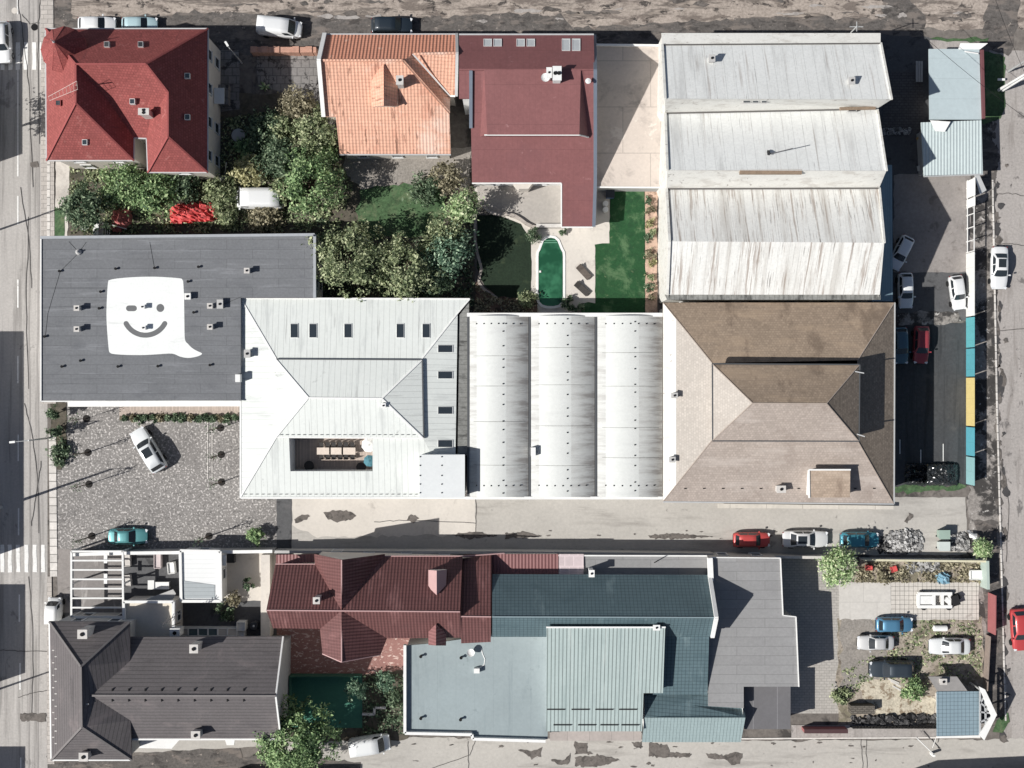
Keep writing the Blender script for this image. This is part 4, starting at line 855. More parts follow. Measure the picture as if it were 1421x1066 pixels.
m_brw = surf('west slope pale shingles', col(186, 176, 164), .08, .3, .1, 4.5, .85, .15, bump=.3, pats=(('brick', .3, .26, .025, .88, .08, 'uv'),), stains=((col(166, 154, 142), (.3, .1, 1), 'uv', .52, .66, .5),))
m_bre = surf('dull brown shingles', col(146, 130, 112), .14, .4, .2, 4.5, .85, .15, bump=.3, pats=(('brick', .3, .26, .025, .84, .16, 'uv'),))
for i_, f_ in enumerate(LF): MB().slab([f_], .2).build('lower_roof', (m_brn, m_bre, m_brs, m_brw)[i_], r)  # shingle tone differs by slope: palest on the west, dullest on the east
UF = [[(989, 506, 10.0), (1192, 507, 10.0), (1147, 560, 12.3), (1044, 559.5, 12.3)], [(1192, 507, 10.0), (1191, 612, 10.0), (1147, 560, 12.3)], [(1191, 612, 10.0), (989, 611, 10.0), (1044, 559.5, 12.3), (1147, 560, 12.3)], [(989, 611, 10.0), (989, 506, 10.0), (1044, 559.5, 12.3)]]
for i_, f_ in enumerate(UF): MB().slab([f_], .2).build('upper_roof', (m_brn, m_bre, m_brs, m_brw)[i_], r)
walls(r, [UF[0][0], UF[0][1], UF[1][1], UF[2][1]], m_greyw, .25, .15, 'upper_wall', 7.0)
ol = [(920, 420, 6), (1241, 420, 6), (1240, 699, 6), (920, 696, 6)]; _, wp = walls(r, ol, m_render, .4); windows(r, wp, ((1.0, 1.6), (3.8, 1.2)), 3.6)
m_bcap = surf('brown ridge', col(176, 158, 142), .1, .4, .1)
ridges(r, m_bcap, [(f[i], f[j]) for f, i, j in ((LF[0], 0, 3), (LF[0], 1, 2), (LF[1], 1, 2), (LF[2], 1, 2), (UF[0], 2, 3), (UF[0], 0, 3), (UF[0], 1, 2), (UF[1], 1, 2), (UF[2], 1, 2))], .04)
edge_run(r, m_gut, [(1241.5, 420, 6), (1240.5, 699.5, 6), (920, 696.5, 6)], .14, .16); edge_run(r, plain('dark edge trim and shade', col(70, 70, 70), .5), [(989, 505, 10), (1193, 506, 10), (1192, 612.5, 10), (989, 612, 10), (988.5, 505, 10)], .12, .14)
x = lambda t: 920 + 68 * t
b = MB(); t = .27
b.face([W(p) + Vector((0, 0, .03)) for p in ((920.5, 421.5, 6.02), (x(t), 420 + 84 * t, 6 + 2.3 * t), (x(t), 696 - 85 * t, 6 + 2.3 * t), (920.5, 694.5, 6.02))]); b.build('eave_band', m_wh2, r, merge=False)
for (xx, yy, hh) in ((936, 549, .9), (933, 638, .7)): chimney(r, (xx, yy), rz_at(LF, xx, yy), .5, .45, hh, m_greyw, name='roof_vent')
chimney(r, (1084, 679), rz_at(LF, 1084, 679), .8, .6, .9, m_brickw)
zf = rz_at(LF, 1150, 691); zb = 7.9; DF = [[(1124, 652.5, zb + .15), (1180, 652.5, zb + .15), (1180, 690.5, zf + 1.25), (1124, 690.5, zf + 1.25)]]
zt2 = zf + 2.1; DF = [[(1123.5, 652.5, zt2 + .15), (1180, 652.5, zt2 + .15), (1179.5, 690.5, zt2 - .25), (1123.5, 690.5, zt2 - .25)]]
MB().slab(DF, .12).build('dormer_roof', m_brown, r); walls(r, DF[0], m_white, .12, .08, 'dormer_wall', 6.0)
edge_run(r, m_white, [(1123, 691, zt2 - .2), (1122.5, 652, zt2 + .2), (1180.5, 652, zt2 + .2)], .16, .14, 'fascia')
for (p, q_) in (((1183, 515, 10.2), (1199, 518, 10.4)), ((1184, 601, 10.0), (1200, 606, 10.2))): b = MB(); b.bar(W(p), W(q_), .1); b.build('mast', m_gut, r)
pieces('snow_guard', BLACK, r, [(W((951 + k * 26.2, 678, rz_at(LF, 951 + k * 26.2, 678) + .06)), (.24, .09, .1)) for k in range(11)])
MB().slab([[(996, 699, .9), (1240, 702, .9), (1240, 707, .9), (996, 705, .9)]], .1).build('loading_ledge', surf('pale ledge concrete', col(206, 198, 184), .12, .4, .1, pats=(('line', 'u', 4.0, .015, .6),)), r)
# ---------------------------------------------------------------- dark grey tiled house
m_dg = surf('dark grey concrete tiles', col(108, 102, 102), .1, .3, .14, 4.5, .85, .2, bump=.2, pats=(('line', 'v', .42, .16, .62),), stains=((col(142, 128, 126), (.3, .3, .3), 'pos', .52, .7, .4), (col(76, 72, 74), (.12, .7, 1), 'uv', .54, .68, .5)))
m_dgc = surf('grey ridge tiles', col(128, 122, 120), .1, .5, .1)
r = house('tiled_house', 'dark grey tiled house with a hipped street wing beside the leafy street tree', 'house', (230, 955))
VA = onp([M(500, 668, 8.9), N(130, 670, 8.9), N(170, 345, 5.6)], M(712, 480)); VB = onp([M(500, 668, 8.9), N(130, 670, 8.9), N(158, 905, 6.2)], M(715, 805)); VC = onp([M(500, 668, 8.9), N(130, 670, 8.9), N(170, 345, 5.6)], M(714, 348))
RF = [[M(270, 262, 6.3), M(710, 265, 6.3), M(443, 510, 9.6)], [M(270, 262, 6.3), M(443, 510, 9.6), M(448, 840, 9.6), M(280, 1022, 6.3)], [M(280, 1022, 6.3), M(448, 840, 9.6), M(722, 1022, 6.3)],
      [M(710, 265, 6.3), VA, M(500, 668, 8.9), M(443, 668, 9.6), M(443, 510, 9.6)], [M(443, 668, 9.6), M(500, 668, 8.9), VB, M(722, 1022, 6.3), M(448, 840, 9.6)],
      [M(500, 668, 8.9), VA, VC, N(170, 345, 5.6), N(130, 670, 8.9)], [M(500, 668, 8.9), N(130, 670, 8.9), N(158, 905, 6.2), M(716, 905, 6.2), VB]]
MB().slab(RF, .2).build('roof', m_dg, r)
ol = [RF[0][0], RF[0][1], N(170, 345, 5.6), N(130, 670, 8.9), N(158, 905, 6.2), M(716, 905, 6.2), M(722, 1022, 6.3), M(280, 1022, 6.3)]
ol = [RF[0][0], RF[0][1], M(713, 396, 6.0), N(166, 394, 6.0), N(130, 670, 8.9), N(158, 905, 6.2), M(716, 905, 6.2), M(722, 1022, 6.3), M(280, 1022, 6.3)]
_, wp = walls(r, ol, m_greyw, .3, .3); windows(r, wp, ((1.0, 1.5), (3.6, 1.3)), 3.2, skip=(2, 3, 4))
edge_run(r, m_white, [N(170, 345, 5.6), N(130, 670, 8.75), N(158, 905, 6.2)], .16, .2, 'verge_board', .05)
edge_run(r, m_gut, [RF[0][0], RF[1][3], M(722, 1022, 6.3)]); edge_run(r, m_white, [M(716, 907, 6.15), N(158, 907, 6.15)], .2, .16)
ridges(r, m_dgc, [(M(443, 510, 9.6), M(448, 840, 9.6)), (RF[0][0], M(443, 510, 9.6)), (RF[0][1], M(443, 510, 9.6)), (RF[1][3], M(448, 840, 9.6)), (M(722, 1022, 6.3), M(448, 840, 9.6)), (M(500, 668, 8.9), N(130, 670, 8.9))], .1)
for p, wd, dd, hh in (((452, 332), .85, .8, 1.7), ((1062, 412), .75, .75, 1.5), ((1072, 885), .8, .7, 1.4), ((458, 1004), .8, .75, 1.4)): q_ = M(*p); chimney(r, q_, rz_at(RF, q_[0], q_[1]), wd, dd, hh, m_brickw)
SG = [M(615 + k * 90, yy) for k in range(9) for yy in (637, 694)]; pieces('snow_guard', BLACK, r, [(W((q_[0], q_[1], rz_at(RF, q_[0], q_[1]) + .06)), (.12, .26, .12)) for q_ in SG])
SG = [M(292 + (k % 2) * 14, 420 + k * 34) for k in range(16)] + [M(480, 535 + k * 60) for k in range(5)]; pieces('snow_guard', m_brickw, r, [(W((q_[0], q_[1], rz_at(RF, q_[0], q_[1]) + .05)), (.22, .12, .1)) for q_ in SG])
MB().slab([[M(722, 910, 2.8), M(985, 908, 2.8), M(940, 960, 2.8), M(735, 955, 2.8)]], .2).build('canopy', m_white, r); MB().slab([[N(-180 + 30, 908, 2.8), N(-95, 908, 2.8), N(-100, 940, 2.8), N(-140, 940, 2.8)]], .2).build('porch_roof', m_white, r)
# ---------------------------------------------------------------- maroon tiled house
m_mt = surf('maroon metal tiles', col(116, 70, 67), .14, .4, .08, 3.0, .55, .3, bump=.35, pats=(('wave', 'u', .34, .12), ('line', 'v', .42, .16, .7)), stains=((col(176, 118, 114), (.4, .12, 1), 'uv', .52, .68, .4), (col(104, 66, 64), (.25, .5, 1), 'uv', .54, .68, .5)))
m_mt2 = surf('maroon ribbed sheet', col(146, 92, 90), .08, .4, .06, 3.0, .55, .3, bump=.5, pats=(('wave', 'u', .36, .12),))
m_cap2 = plain('rosy ridge cap', col(196, 150, 146), .5)
r = house('tiled_house', 'maroon metal tiled house with a cross gable and small gablets beside the teal roof', 'house', (525, 840))
RG = 8.9; EN = 4.6
pN = [(369.5, 847, RG), (638.5, 849, RG), (534, 773, EN)]; pS = [(369.5, 847, RG), (638.5, 849, RG), (540, 885, 6.0)]
n1, n2 = onp(pN, (382, 783)), onp(pN, (437, 783)); n3, n4 = onp(pN, (534, 772)), onp(pN, (642, 772)); s1, s2 = onp(pS, (379, 872)), onp(pS, (444, 873)); s3, s4 = onp(pS, (537, 886)), onp(pS, (640, 885)); GA, GB = (474, 777, RG - .1), (474, 919, RG - .2)
JX = (474, 847.5, RG); wN = (436, 769, 5.6); wS = onp([JX, GB, s2], (447.5, 907.5)); eS = onp([JX, GB, s3], (528, 909)); eN = onp([JX, GA, n3], (534, 769))
RF = [[(369.5, 847, RG), n1, n2, JX], [wN, GA, JX, n2], [GA, eN, n3, JX], [JX, n3, n4, (638.5, 849, RG)], [(369.5, 847, RG), JX, s2, s1], [JX, (638.5, 849, RG), s4, s3], [JX, GB, wS, s2], [GB, JX, s3, eS]]
MB().slab(RF[:4] + RF[4:], .16).build('roof', m_mt, r)
R2 = [[(639, 855.5, 8.2), (643, 770, 3.6), (682, 769, 3.6), (681.5, 856, 8.2)], [(639, 855.5, 8.2), (681.5, 856, 8.2), (681, 891, 5.6), (640, 893, 5.5)]]
R2[1] = [(639, 855.5, 8.2), (681.5, 856, 8.2), (681, 891, 5.6), (640, 893, 5.5)]
MB().slab(R2, .16).build('annexe_roof', m_mt, r)
ol = [n1, n2, wN, GA, eN, n4, (681, 770, 3.6), (681, 891, 5.6), s4, s3, eS, GB, wS, s2, s1, (369.5, 847, RG)]
_, wp = walls(r, ol, m_render, .25, .3); windows(r, wp, ((.9, 1.4),), 3.0, skip=(6, 7))
ridges(r, m_cap2, [((369.5, 847, RG), (638.5, 849, RG)), (GA, GB), ((639, 855.5, 8.2), (681.5, 856, 8.2))], .06)
edge_run(r, m_cap2, [n1, n2], .1, .1); edge_run(r, m_cap2, [n3, n4, (700, 768, 3.6)], .12, .1)
edge_run(r, m_cap2, [wS, GB, eS], .1, .1)
GF = [[(605, 866, 7.9), (605, 896, 7.8), (594.5, 895, 6.6), (594.5, 877, 6.7)], [(605, 866, 7.9), (619, 878, 6.5), (619, 896, 6.4), (605, 896, 7.8)]]
MB().slab(GF, .1).build('gablet_roof', m_mt2, r); b = MB(); g = [W(p) for p in ((595, 894, 6.5), (605, 895, 7.7), (618, 895, 6.35))]; b.face([(g[0].x, g[0].y, 4), (g[2].x, g[2].y, 4), g[2], g[1], g[0]]); b.build('gablet_wall', m_render, r)
GF = [[(606, 826, 7.9), (606, 792, 7.9), (594.5, 791, 6.9), (594.5, 815, 6.9)], [(606, 826, 7.9), (619, 812, 6.9), (620, 791, 6.8), (606, 792, 7.9)]]
MB().slab(GF, .1).build('gablet_roof', m_cap2, r); b = MB(); g = [W(p) for p in ((595.5, 793, 6.85), (606, 794, 7.8), (619, 793, 6.75))]; b.face([(g[0].x, g[0].y, 4), (g[2].x, g[2].y, 4), g[2], g[1], g[0]]); b.build('gablet_wall', m_render, r)
chimney(r, N(352, 148), rz_at(RF, *N(352, 148)[:2]), .55, .55, 1.2, m_brickw)
MB().slab([[(383, 770, 3.3), (436, 769, 3.3), (436, 781, 3.3), (383, 783, 3.3)]], .1).build('porch_roof', m_mt2, r)
MB().slab([[(683, 769, 3.3), (775, 769, 3.3), (775, 797, 3.5), (683, 797, 3.5)]], .12).build('ribbed_roof', m_mt2, r); walls(r, [(683, 769, 3.3), (775, 769, 3.3), (775, 797, 3.5), (683, 797, 3.5)], m_render, .1, .1, 'annexe_wall')
# ---------------------------------------------------------------- teal roofed factory with its flat roofs
m_tn = surf('teal metal tiles', col(88, 114, 121), .14, .4, .08, 3.0, .5, .3, bump=.3, pats=(('line', 'u', .4, .2, .7), ('line', 'v', .4, .2, .7)), stains=((col(140, 164, 166), (.4, .12, 1), 'uv', .54, .7, .4), (col(66, 92, 100), (.25, .5, 1), 'uv', .52, .68, .5)))
m_tc = surf('pale teal corrugated sheet', col(172, 190, 186), .06, .4, .05, 3.0, .5, .3, pats=(('line', 'u', .40, .27, .46),), stains=((col(140, 160, 158), (.5, .06, 1), 'uv', .52, .66, .5), (col(196, 206, 200), (.9, .05, 1), 'uv', .58, .68, .5)))
m_tf = surf('teal grey membrane', col(150, 165, 167), .1, .25, .06, 3.0, .7, .25, pats=(('line', 'u', 2.0, .015, .86),), stains=((col(170, 186, 186), (.12, .03, 1), 'pos', .52, .7, .4), (col(120, 136, 140), (.5, .06, 1), 'pos', .54, .7, .4), (col(112, 124, 126), .5, 'pos', .62, .7, .4)))
m_gf = surf('grey flat felt', col(148, 147, 146), .1, .3, .09, 3.0, .85, .2, pats=(('brick', 6.0, 1.0, .03, .74, .04, 'uv'),), stains=((col(150, 146, 144), (.4, .2, 1), 'pos', .52, .7, .4),))
r = house('workshop_building', 'teal workshop complex of tiled, corrugated and flat roofs at the bottom of the block', 'building', (780, 900))
RF = [[(683, 797, 4.6), (984, 798, 4.6), (993.5, 857, 8.7), (683, 856, 8.7)], [(683, 856, 8.7), (993.5, 857, 8.7), (988, 884, 6.3), (920, 884, 6.3), (758, 884, 6.3), (683, 884, 6.3)]]
MB().slab(RF, .16).build('tiled_roof', m_tn, r)
edge_run(r, m_white, [(984.5, 797, 4.75), (994, 857, 8.85), (988.5, 884, 6.4)], .4, .24, 'verge_board', .05); ridges(r, plain('teal cap', col(130, 152, 158), .5), [((683, 856, 8.7), (993, 857, 8.7))], .06)
ol = [(683, 797, 4.6), (984, 798, 4.6), (993.5, 857, 8.7), (988, 884, 6.3), (683, 884, 6.3), (683, 856, 8.7)]; walls(r, ol, m_renderw, .2)
FL = [[(563, 896, 4.4), (600, 893, 4.4), (683, 881, 4.5), (760, 881, 4.5), (760, 1026, 4.4), (655, 1023, 4.4), (654, 1015, 4.4), (563.5, 1015, 4.4)]]
MB().slab(FL, .2).build('flat_roof', m_tf, r); _, wp = walls(r, FL[0], m_renderw, .1); windows(r, wp, ((1.0, 1.4),), 3.4, skip=(1, 2, 3))
edge_run(r, m_white, [(562, 895, 4.7), (562, 1017, 4.7), (655, 1019, 4.7), (656, 1025, 4.7), (757, 1028, 4.7)], .3, .6, 'parapet', -.1)
CF = [[(758.5, 871, 8.2), (923, 871, 8.2), (920, 962, 6.0), (893, 962, 6.0), (891, 1015, 4.7), (758, 1015, 4.7)]]
MB().slab(CF, .14).build('corrugated_roof', m_tc, r); walls(r, CF[0], m_renderw, .12, .1, 'wall', 3.5)
edge_run(r, m_white, [(758, 870.5, 8.3), (923.5, 870.5, 8.3)], .16, .22, 'ridge_flashing')
b = MB()
for (y, xs) in ((984.5, (759, 793, 826, 859)), (1006, (768, 802, 833, 862))):
    for x in xs: z = rz_at(CF, x, y) + .06; p, q_ = W((x, y, z)), W((x + 25, y, z)); b.bar(p, q_, .1, .14)
b.build('snow_guard', plain('dark steel', col(62, 62, 64), .5, .6), r)
TF = [[(905, 884, 6.2), (984, 884, 6.2), (982, 964, 4.6), (905, 964, 4.6)]]; MB().slab(TF, .12).build('tiled_roof', m_tn, r)
GF = [[(894, 964, 4.0), (978, 963, 4.0), (1033, 983, 3.9), (1034.5, 996, 4.9), (894.5, 996, 4.9)], [(894.5, 996, 4.9), (1034.5, 996, 4.9), (1028, 1030, 3.3), (891, 1030, 3.3)]]
MB().slab([GF[0]], .14).build('tiled_roof', m_tn, r); MB().slab([GF[1]], .14).build('tiled_roof', surf('pale teal tiles', col(150, 172, 172), .06, .4, .06, 3.0, .5, .3, bump=.7, pats=(('line', 'u', .36, .2, .66), ('line', 'v', .4, .1, .85))), r)
_, wp = walls(r, [(894, 964, 4.0), (1033, 964, 4.0), (1034.5, 996, 4.9), (1028, 1030, 3.3), (891, 1030, 3.3)], m_renderw, .2); windows(r, wp, ((.9, 1.3),), 3.2, skip=(0,))
TR = [(763, 1015, 2.9), (890, 1015, 2.9), (890, 1028, 2.9), (763, 1028, 2.9)]; MB().slab([TR], .2).build('terrace_roof', surf('beige terrace', col(176, 164, 156), .1, .4, .1, pats=(('brick', 2.4, 1.5, .04, .8, .04, 'uv'),)), r); walls(r, TR, m_renderw, .1)
FG = [[(778, 772, 3.2), (981, 772, 3.2), (984, 799, 3.2), (778, 798, 3.2)]]; MB().slab(FG, .2).build('felt_roof', m_gf, r); walls(r, FG[0], m_greyw, .1); edge_run(r, m_white, [(775, 771, 3.25), (981, 771.5, 3.25)], .14, .16)
m_pc = surf('polycarbonate', col(206, 186, 186), .08, .6, .06, 3.0, .4, .4, pats=(('brick', .95, 1.1, .06, 1.2, .04, 'uv'),))
MB().slab([[(775.5, 769, 3.35), (810, 769, 3.35), (810, 797, 3.45), (775.5, 797, 3.45)]], .08).build('roof_panel', m_pc, r)
chimney(r, (821, 796), 3.4, .45, .6, 1.9, m_white); chimney(r, (911, 871), 7.9, .55, .4, .6, m_white)
b = MB(); p = W(C(0, 0)); p = W((908, 781, 3.3)); b.bar(p, W((913, 778, 4.4)), .08); b.build('vent_pipe', BLACK, r)
c = W(N(1198, 427, 4.6)); b = MB(); b.lathe((c.x, c.y, 4.4), [(.05, 0), (.05, .5), (.28, .55), (.4, .75), (.42, .8), (.25, .68), (.02, .62)], 14); b.build('satellite_dish', m_white, r)
b = MB(); b.tube([W(N(1255, 410, 4.45)), W(N(1262, 440, 4.45)), W(N(1275, 470, 4.45)), W(N(1270, 500, 4.45)), W(N(1240, 520, 4.5))], .05); b.build('cable', m_white, r)
MB().box(W(N(1230, 530, 4.7)), (.6, .5, .6)).build('vent_box', m_white, r)
for p in ((925, 450), (1145, 457), (925, 788), (1142, 795)): c = W(N(*p, 4.4)); MB().lathe((c.x, c.y, 4.38), [(.12, 0), (.12, .4), (.18, .45)], 8).build('vent_pipe', BLACK, r)
# ---------------------------------------------------------------- grey flat roofed block
r = house('flat_roof_building', 'grey felt flat roofed block right of the teal tiled roof', 'building', (1045, 880))
FG = [[(983.5, 774, 4.7), (1083, 775, 4.7), (1086, 854, 4.7), (1104, 856, 4.7), (1108, 953, 4.7), (1032, 953, 4.7), (1032, 983, 4.7), (983, 980, 4.7)]]
MB().slab(FG, .25).build('felt_roof', m_gf, r); _, wp = walls(r, FG[0], m_greyw, .1); windows(r, wp, ((1.0, 1.4),), 3.4, skip=(5, 6, 7))
edge_run(r, m_white, [(984, 773.5, 4.75), (1083, 774.5, 4.75), (1086.5, 854, 4.75), (1104.5, 856, 4.75), (1108.5, 953, 4.75)], .1, .2, 'eave_trim')
edge_run(r, m_white, [(985, 774, 5.0), (986.5, 806, 5.0)], .5, .6, 'party_parapet')
L2 = [(1033, 953, 3.4), (1097, 953, 3.4), (1097, 1012, 3.4), (1033, 1012, 3.4)]; MB().slab([L2], .2).build('lower_roof', surf('dark grey sheets', col(112, 110, 112), .1, .4, .08, pats=(('line', 'u', 2.6, .03, 1.5),)), r); walls(r, L2, m_greyw, .1)
# ---------------------------------------------------------------- small yard buildings lower left
r = house('garage', 'white ribbed roof garage in the yard above the dark grey house', 'garage', (278, 800))
m_gr = surf('white ribbed roof', col(232, 233, 230), .04, .3, .03, 3.0, .5, pats=(('line', 'v', .5, .1, .86),))
GF = [(250.5, 764, 3.0), (306, 765, 3.0), (307, 834, 3.0), (252, 834, 3.0)]; MB().slab([GF], .15).build('roof', m_gr, r); _, wp = walls(r, GF, m_renderw, .1); windows(r, wp, ((1.0, 1.0),), 3.2)
edge_run(r, m_white, [GF[1], GF[2], GF[3], GF[0], GF[1]], .3, .25, 'eave_trim', .08)
MB().slab([[(254, 806, 3.05), (298, 812, 3.05), (298, 830.5, 3.05), (254, 830.5, 3.05)]], .06).build('roof_panel', surf('grey ribbed sheet', col(168, 176, 178), .06, .4, .05, 3, .4, pats=(('line', 'v', .45, .1, .7),)), r)  # grey ribbed sheet with a slanted top edge over the lower roof
r = house('annexe', 'cream flat roofed annexe joined to the back of the dark grey house', 'building', (208, 857))
GF = [(171, 834, 3.4), (242, 834, 3.4), (242, 884, 3.4), (173, 884, 3.4)]; MB().slab([GF], .2).build('roof', surf('cream roof screed', col(220, 208, 188), .08, .4, .06), r); _, wp = walls(r, GF, m_render, .1); windows(r, wp, ((1.0, 1.2),), 3.2, skip=(2,))
edge_run(r, m_white, [(173, 884, 3.6), (172, 835, 3.6), (241, 835, 3.6), (241, 884, 3.6)], .28, .4, 'parapet')
p = M(958, 325); chimney(r, p, 3.4, .9, .8, .8, m_white)
b = MB(); c = W((241, 863, 5.5)); c = W(M(915, 268, 6)); b.bar((c.x + .6, c.y - .6, 3.4), (c.x + .6, c.y - .3, 6.2), .07)
b.bar(W(M(890, 275, 6.1)), W(M(990, 215, 6.1)), .08)
for t in (.1, .3, .5, .7): p = W(M(890 + 100 * t, 275 - 60 * t, 6.1)); b.bar(p + Vector((-.25, -.5, 0)), p + Vector((.25, .5, 0)), .05)
b.build('aerial', plain('dark steel', col(62, 62, 64), .5, .6), r)
# pergola of white beams
r = thing('pergola', 'white beamed pergola over the yard beside the street', 'pergola', W((135, 810, 0)))
zt = 2.7; zz = sheet(60, 750, 7.894)
def zp(x, y): return W(zz(x, y, zt))
b = MB()
for p, q_ in (((310, 120), (310, 838)), ((872, 112), (878, 838)), ((310, 120), (872, 120)), ((310, 838), (878, 838))): b.bar(zp(*p), zp(*q_), .2, .2)
b.build('frame', m_white, r)
for y in (220, 322, 425, 527, 632, 735): b = MB(); b.bar(zp(310, y) + Vector((0, 0, .03)), zp(872, y) + Vector((0, 0, .03)), .17, .16); b.build('rafter', m_white, r)
for p in ((310, 120), (872, 120), (310, 838), (878, 838), (872, 480), (310, 480)): c = zp(*p); MB().box((c.x, c.y, zt / 2 - .05), (.16, .16, zt - .1)).build('post', m_white, r)
for p in ((683, 200), (683, 425)): b = MB(); b.bar(zp(p[0], p[1] - 60), zp(p[0], p[1] + 50), .38, .05); b.build('plank', m_white, r)
patch('yard_floor', [(103, 768), (170, 768), (170, 856), (103, 856)], 6, surf('streaky yard floor', col(138, 132, 128), .2, .3, .12, stains=((col(200, 194, 188), (.9, .15, 1), 'pos', .52, .66, .6), (col(70, 68, 68), .5, 'pos', .58, .68, .6))))
# ---------------------------------------------------------------- small blue roofed kiosk lower right with its frame
r = house('kiosk', 'small blue tiled shed beside the white triangular frame at the street corner', 'shed', (1330, 990))
m_bt = surf('blue grey pan tiles', col(128, 154, 166), .06, .5, .06, 3.0, .5, .3, pats=(('line', 'u', .42, .14, .6), ('line', 'v', .42, .14, .66)))
GF = [(1300, 960, 2.5), (1358, 959.5, 2.5), (1359, 1021, 2.3), (1300, 1022.5, 2.3)]; MB().slab([GF], .12).build('roof', m_bt, r); _, wp = walls(r, GF, m_renderw, .8, .12); windows(r, wp, ((.7, 1.0),), 2.6)
GF = [(1288, 939, 2.3), (1328, 939, 2.3), (1343, 959.5, 2.4), (1301, 959.5, 2.4)]; MB().slab([GF], .12).build('annexe_roof', surf('grey sheet', col(150, 146, 142), .15, .5, .1), r); walls(r, GF, m_greyw, .7)
chimney(r, (1309, 946), 2.3, .6, .5, .4, m_brickw)
edge_run(r, m_white, [(1300, 1023, 2.3), (1360, 1021.5, 2.3)], .2, .16)
r = thing('sign_frame', 'white triangular gable frame standing at the corner beside the blue tiled shed', 'frame', W((1372, 992, 0)))
b = MB(); z0 = 3.4
tri = [(1359, 954), (1383, 993), (1366, 1027)]
b.slab([[(1359, 953, z0), (1367, 957, z0), (1383.5, 992, z0), (1376, 994, z0)]], .2); b.slab([[(1376, 994, z0), (1383.5, 992, z0), (1366, 1027.5, z0), (1359, 1020, z0)]], .2); b.build('panel', m_white, r)
b = MB()
for p, q_ in (((1360, 958), (1360, 1019)), ((1360, 988), (1378, 990)), ((1360, 975), (1378, 990)), ((1368, 965), (1360, 975)), ((1360, 1002), (1374, 996)), ((1367, 960), (1368, 1010))): b.bar(W((*p, 3.2)), W((*q_, 3.2)), .16)
b.build('truss', m_gut, r)
for p in ((1362, 958), (1381, 992), (1364, 1020)): c = W((*p, 3.1)); MB().box((c.x, c.y, 1.5), (.16, .16, 3.1)).build('post', m_gut, r)
# ---------------------------------------------------------------- houses across the streets (outside the picture; they shade the roads)
def block(label, x0, x1, y0, y1, h, tw=0.0):
    r = house('street_house', label, 'house', ((x0 + x1) / 2, (y0 + y1) / 2), 'houses across the street')
    P = [W((x0, y0, 0)), W((x1, y0 + tw, 0)), W((x1, y1, 0)), W((x0, y1, 0))]; b = MB(); b.prism([(p.x, p.y) for p in P], 0, h - .1); b.build('wall', m_render, r)
    for p in P: p.z = 0
    windows(r, [Vector((p.x, p.y, h)) for p in P], ((.9, 1.5), (3.9, 1.4)), 3.2)
    b = MB(); Q4 = [Vector((p.x, p.y, h)) for p in P]; cen = sum(Q4, Vector()) / 4; i4 = [cen + (p - cen) * .35 + Vector((0, 0, 1.6)) for p in Q4]
    for i in range(4): j = (i + 1) % 4; b.face([Q4[i], Q4[j], i4[j], i4[i]])
    b.face(i4); b.face([p - Vector((0, 0, .15)) for p in Q4]); 
    for i in range(4): j = (i + 1) % 4; b.face([Q4[i], Q4[j], Q4[j] - Vector((0, 0, .15)), Q4[i] - Vector((0, 0, .15))])
    b.build('roof', m_red, r)
block('red roofed house across the left street, near the upper crossing', -230, -62, 120, 246, 7.0)
block('long red roofed house across the left street, facing the car park', -240, -60, 492, 790, 7.0)
block('red roofed house across the left street, facing the dark grey house', -220, -58, 843, 966, 7.0)
block('red roofed house across the left street, beyond the lower edge', -220, -58, 1068, 1210, 7.0)
block('red roofed house across the lower lane near the right corner', 1208, 1500, 1087, 1240, 7.0, -14)
block('red roofed house across the lower lane below the leafy tree', 255, 410, 1092, 1200, 7.0)
# ================================================================ VEHICLES
m_tyre = plain('tyre rubber', col(30, 30, 31), .9); m_rim = plain('alloy rim', col(170, 172, 174), .35, .7)
m_cglass = plain('car glass', col(46, 54, 60), .08, 0, .6); m_lamp = plain('lamp lens', col(226, 228, 230), .15); m_tail = plain('tail lamp', col(150, 30, 28), .3); m_trim = plain('black trim', col(34, 34, 36), .7)
PAINT = {}
def paint(c, metal=.1):
    k = tuple(c) + (metal,)
    if k not in PAINT:
        m = bpy.data.materials.new('car paint'); m.use_nodes = True; b = m.node_tree.nodes['Principled BSDF']
        b.inputs['Base Color'].default_value = col(*c); b.inputs['Metallic'].default_value = metal; b.inputs['Roughness'].default_value = .42
        b.inputs['Coat Weight'].default_value = .35; b.inputs['Coat Roughness'].default_value = .12; PAINT[k] = m
    return PAINT[k]
KIND = {  # height, belt, windscreen base/top, rear top/base (fractions of length), half-width of roof, deck height
    'hatch': (1.46, .93, .22, .075, -.36, -.455, .74, .93), 'sedan': (1.42, .90, .20, .055, -.21, -.345, .72, .92),
    'estate': (1.50, .94, .20, .06, -.37, -.465, .74, .94), 'suv': (1.72, 1.05, .21, .09, -.385, -.465, .76, 1.05), 'box': (2.15, 1.2, .43, .36, -.45, -.49, .93, 1.2), 'van': (1.98, 1.12, .36, .235, -.465, -.495, .84, 1.12)}
def lerp(a, b, t): return a + (b - a) * t
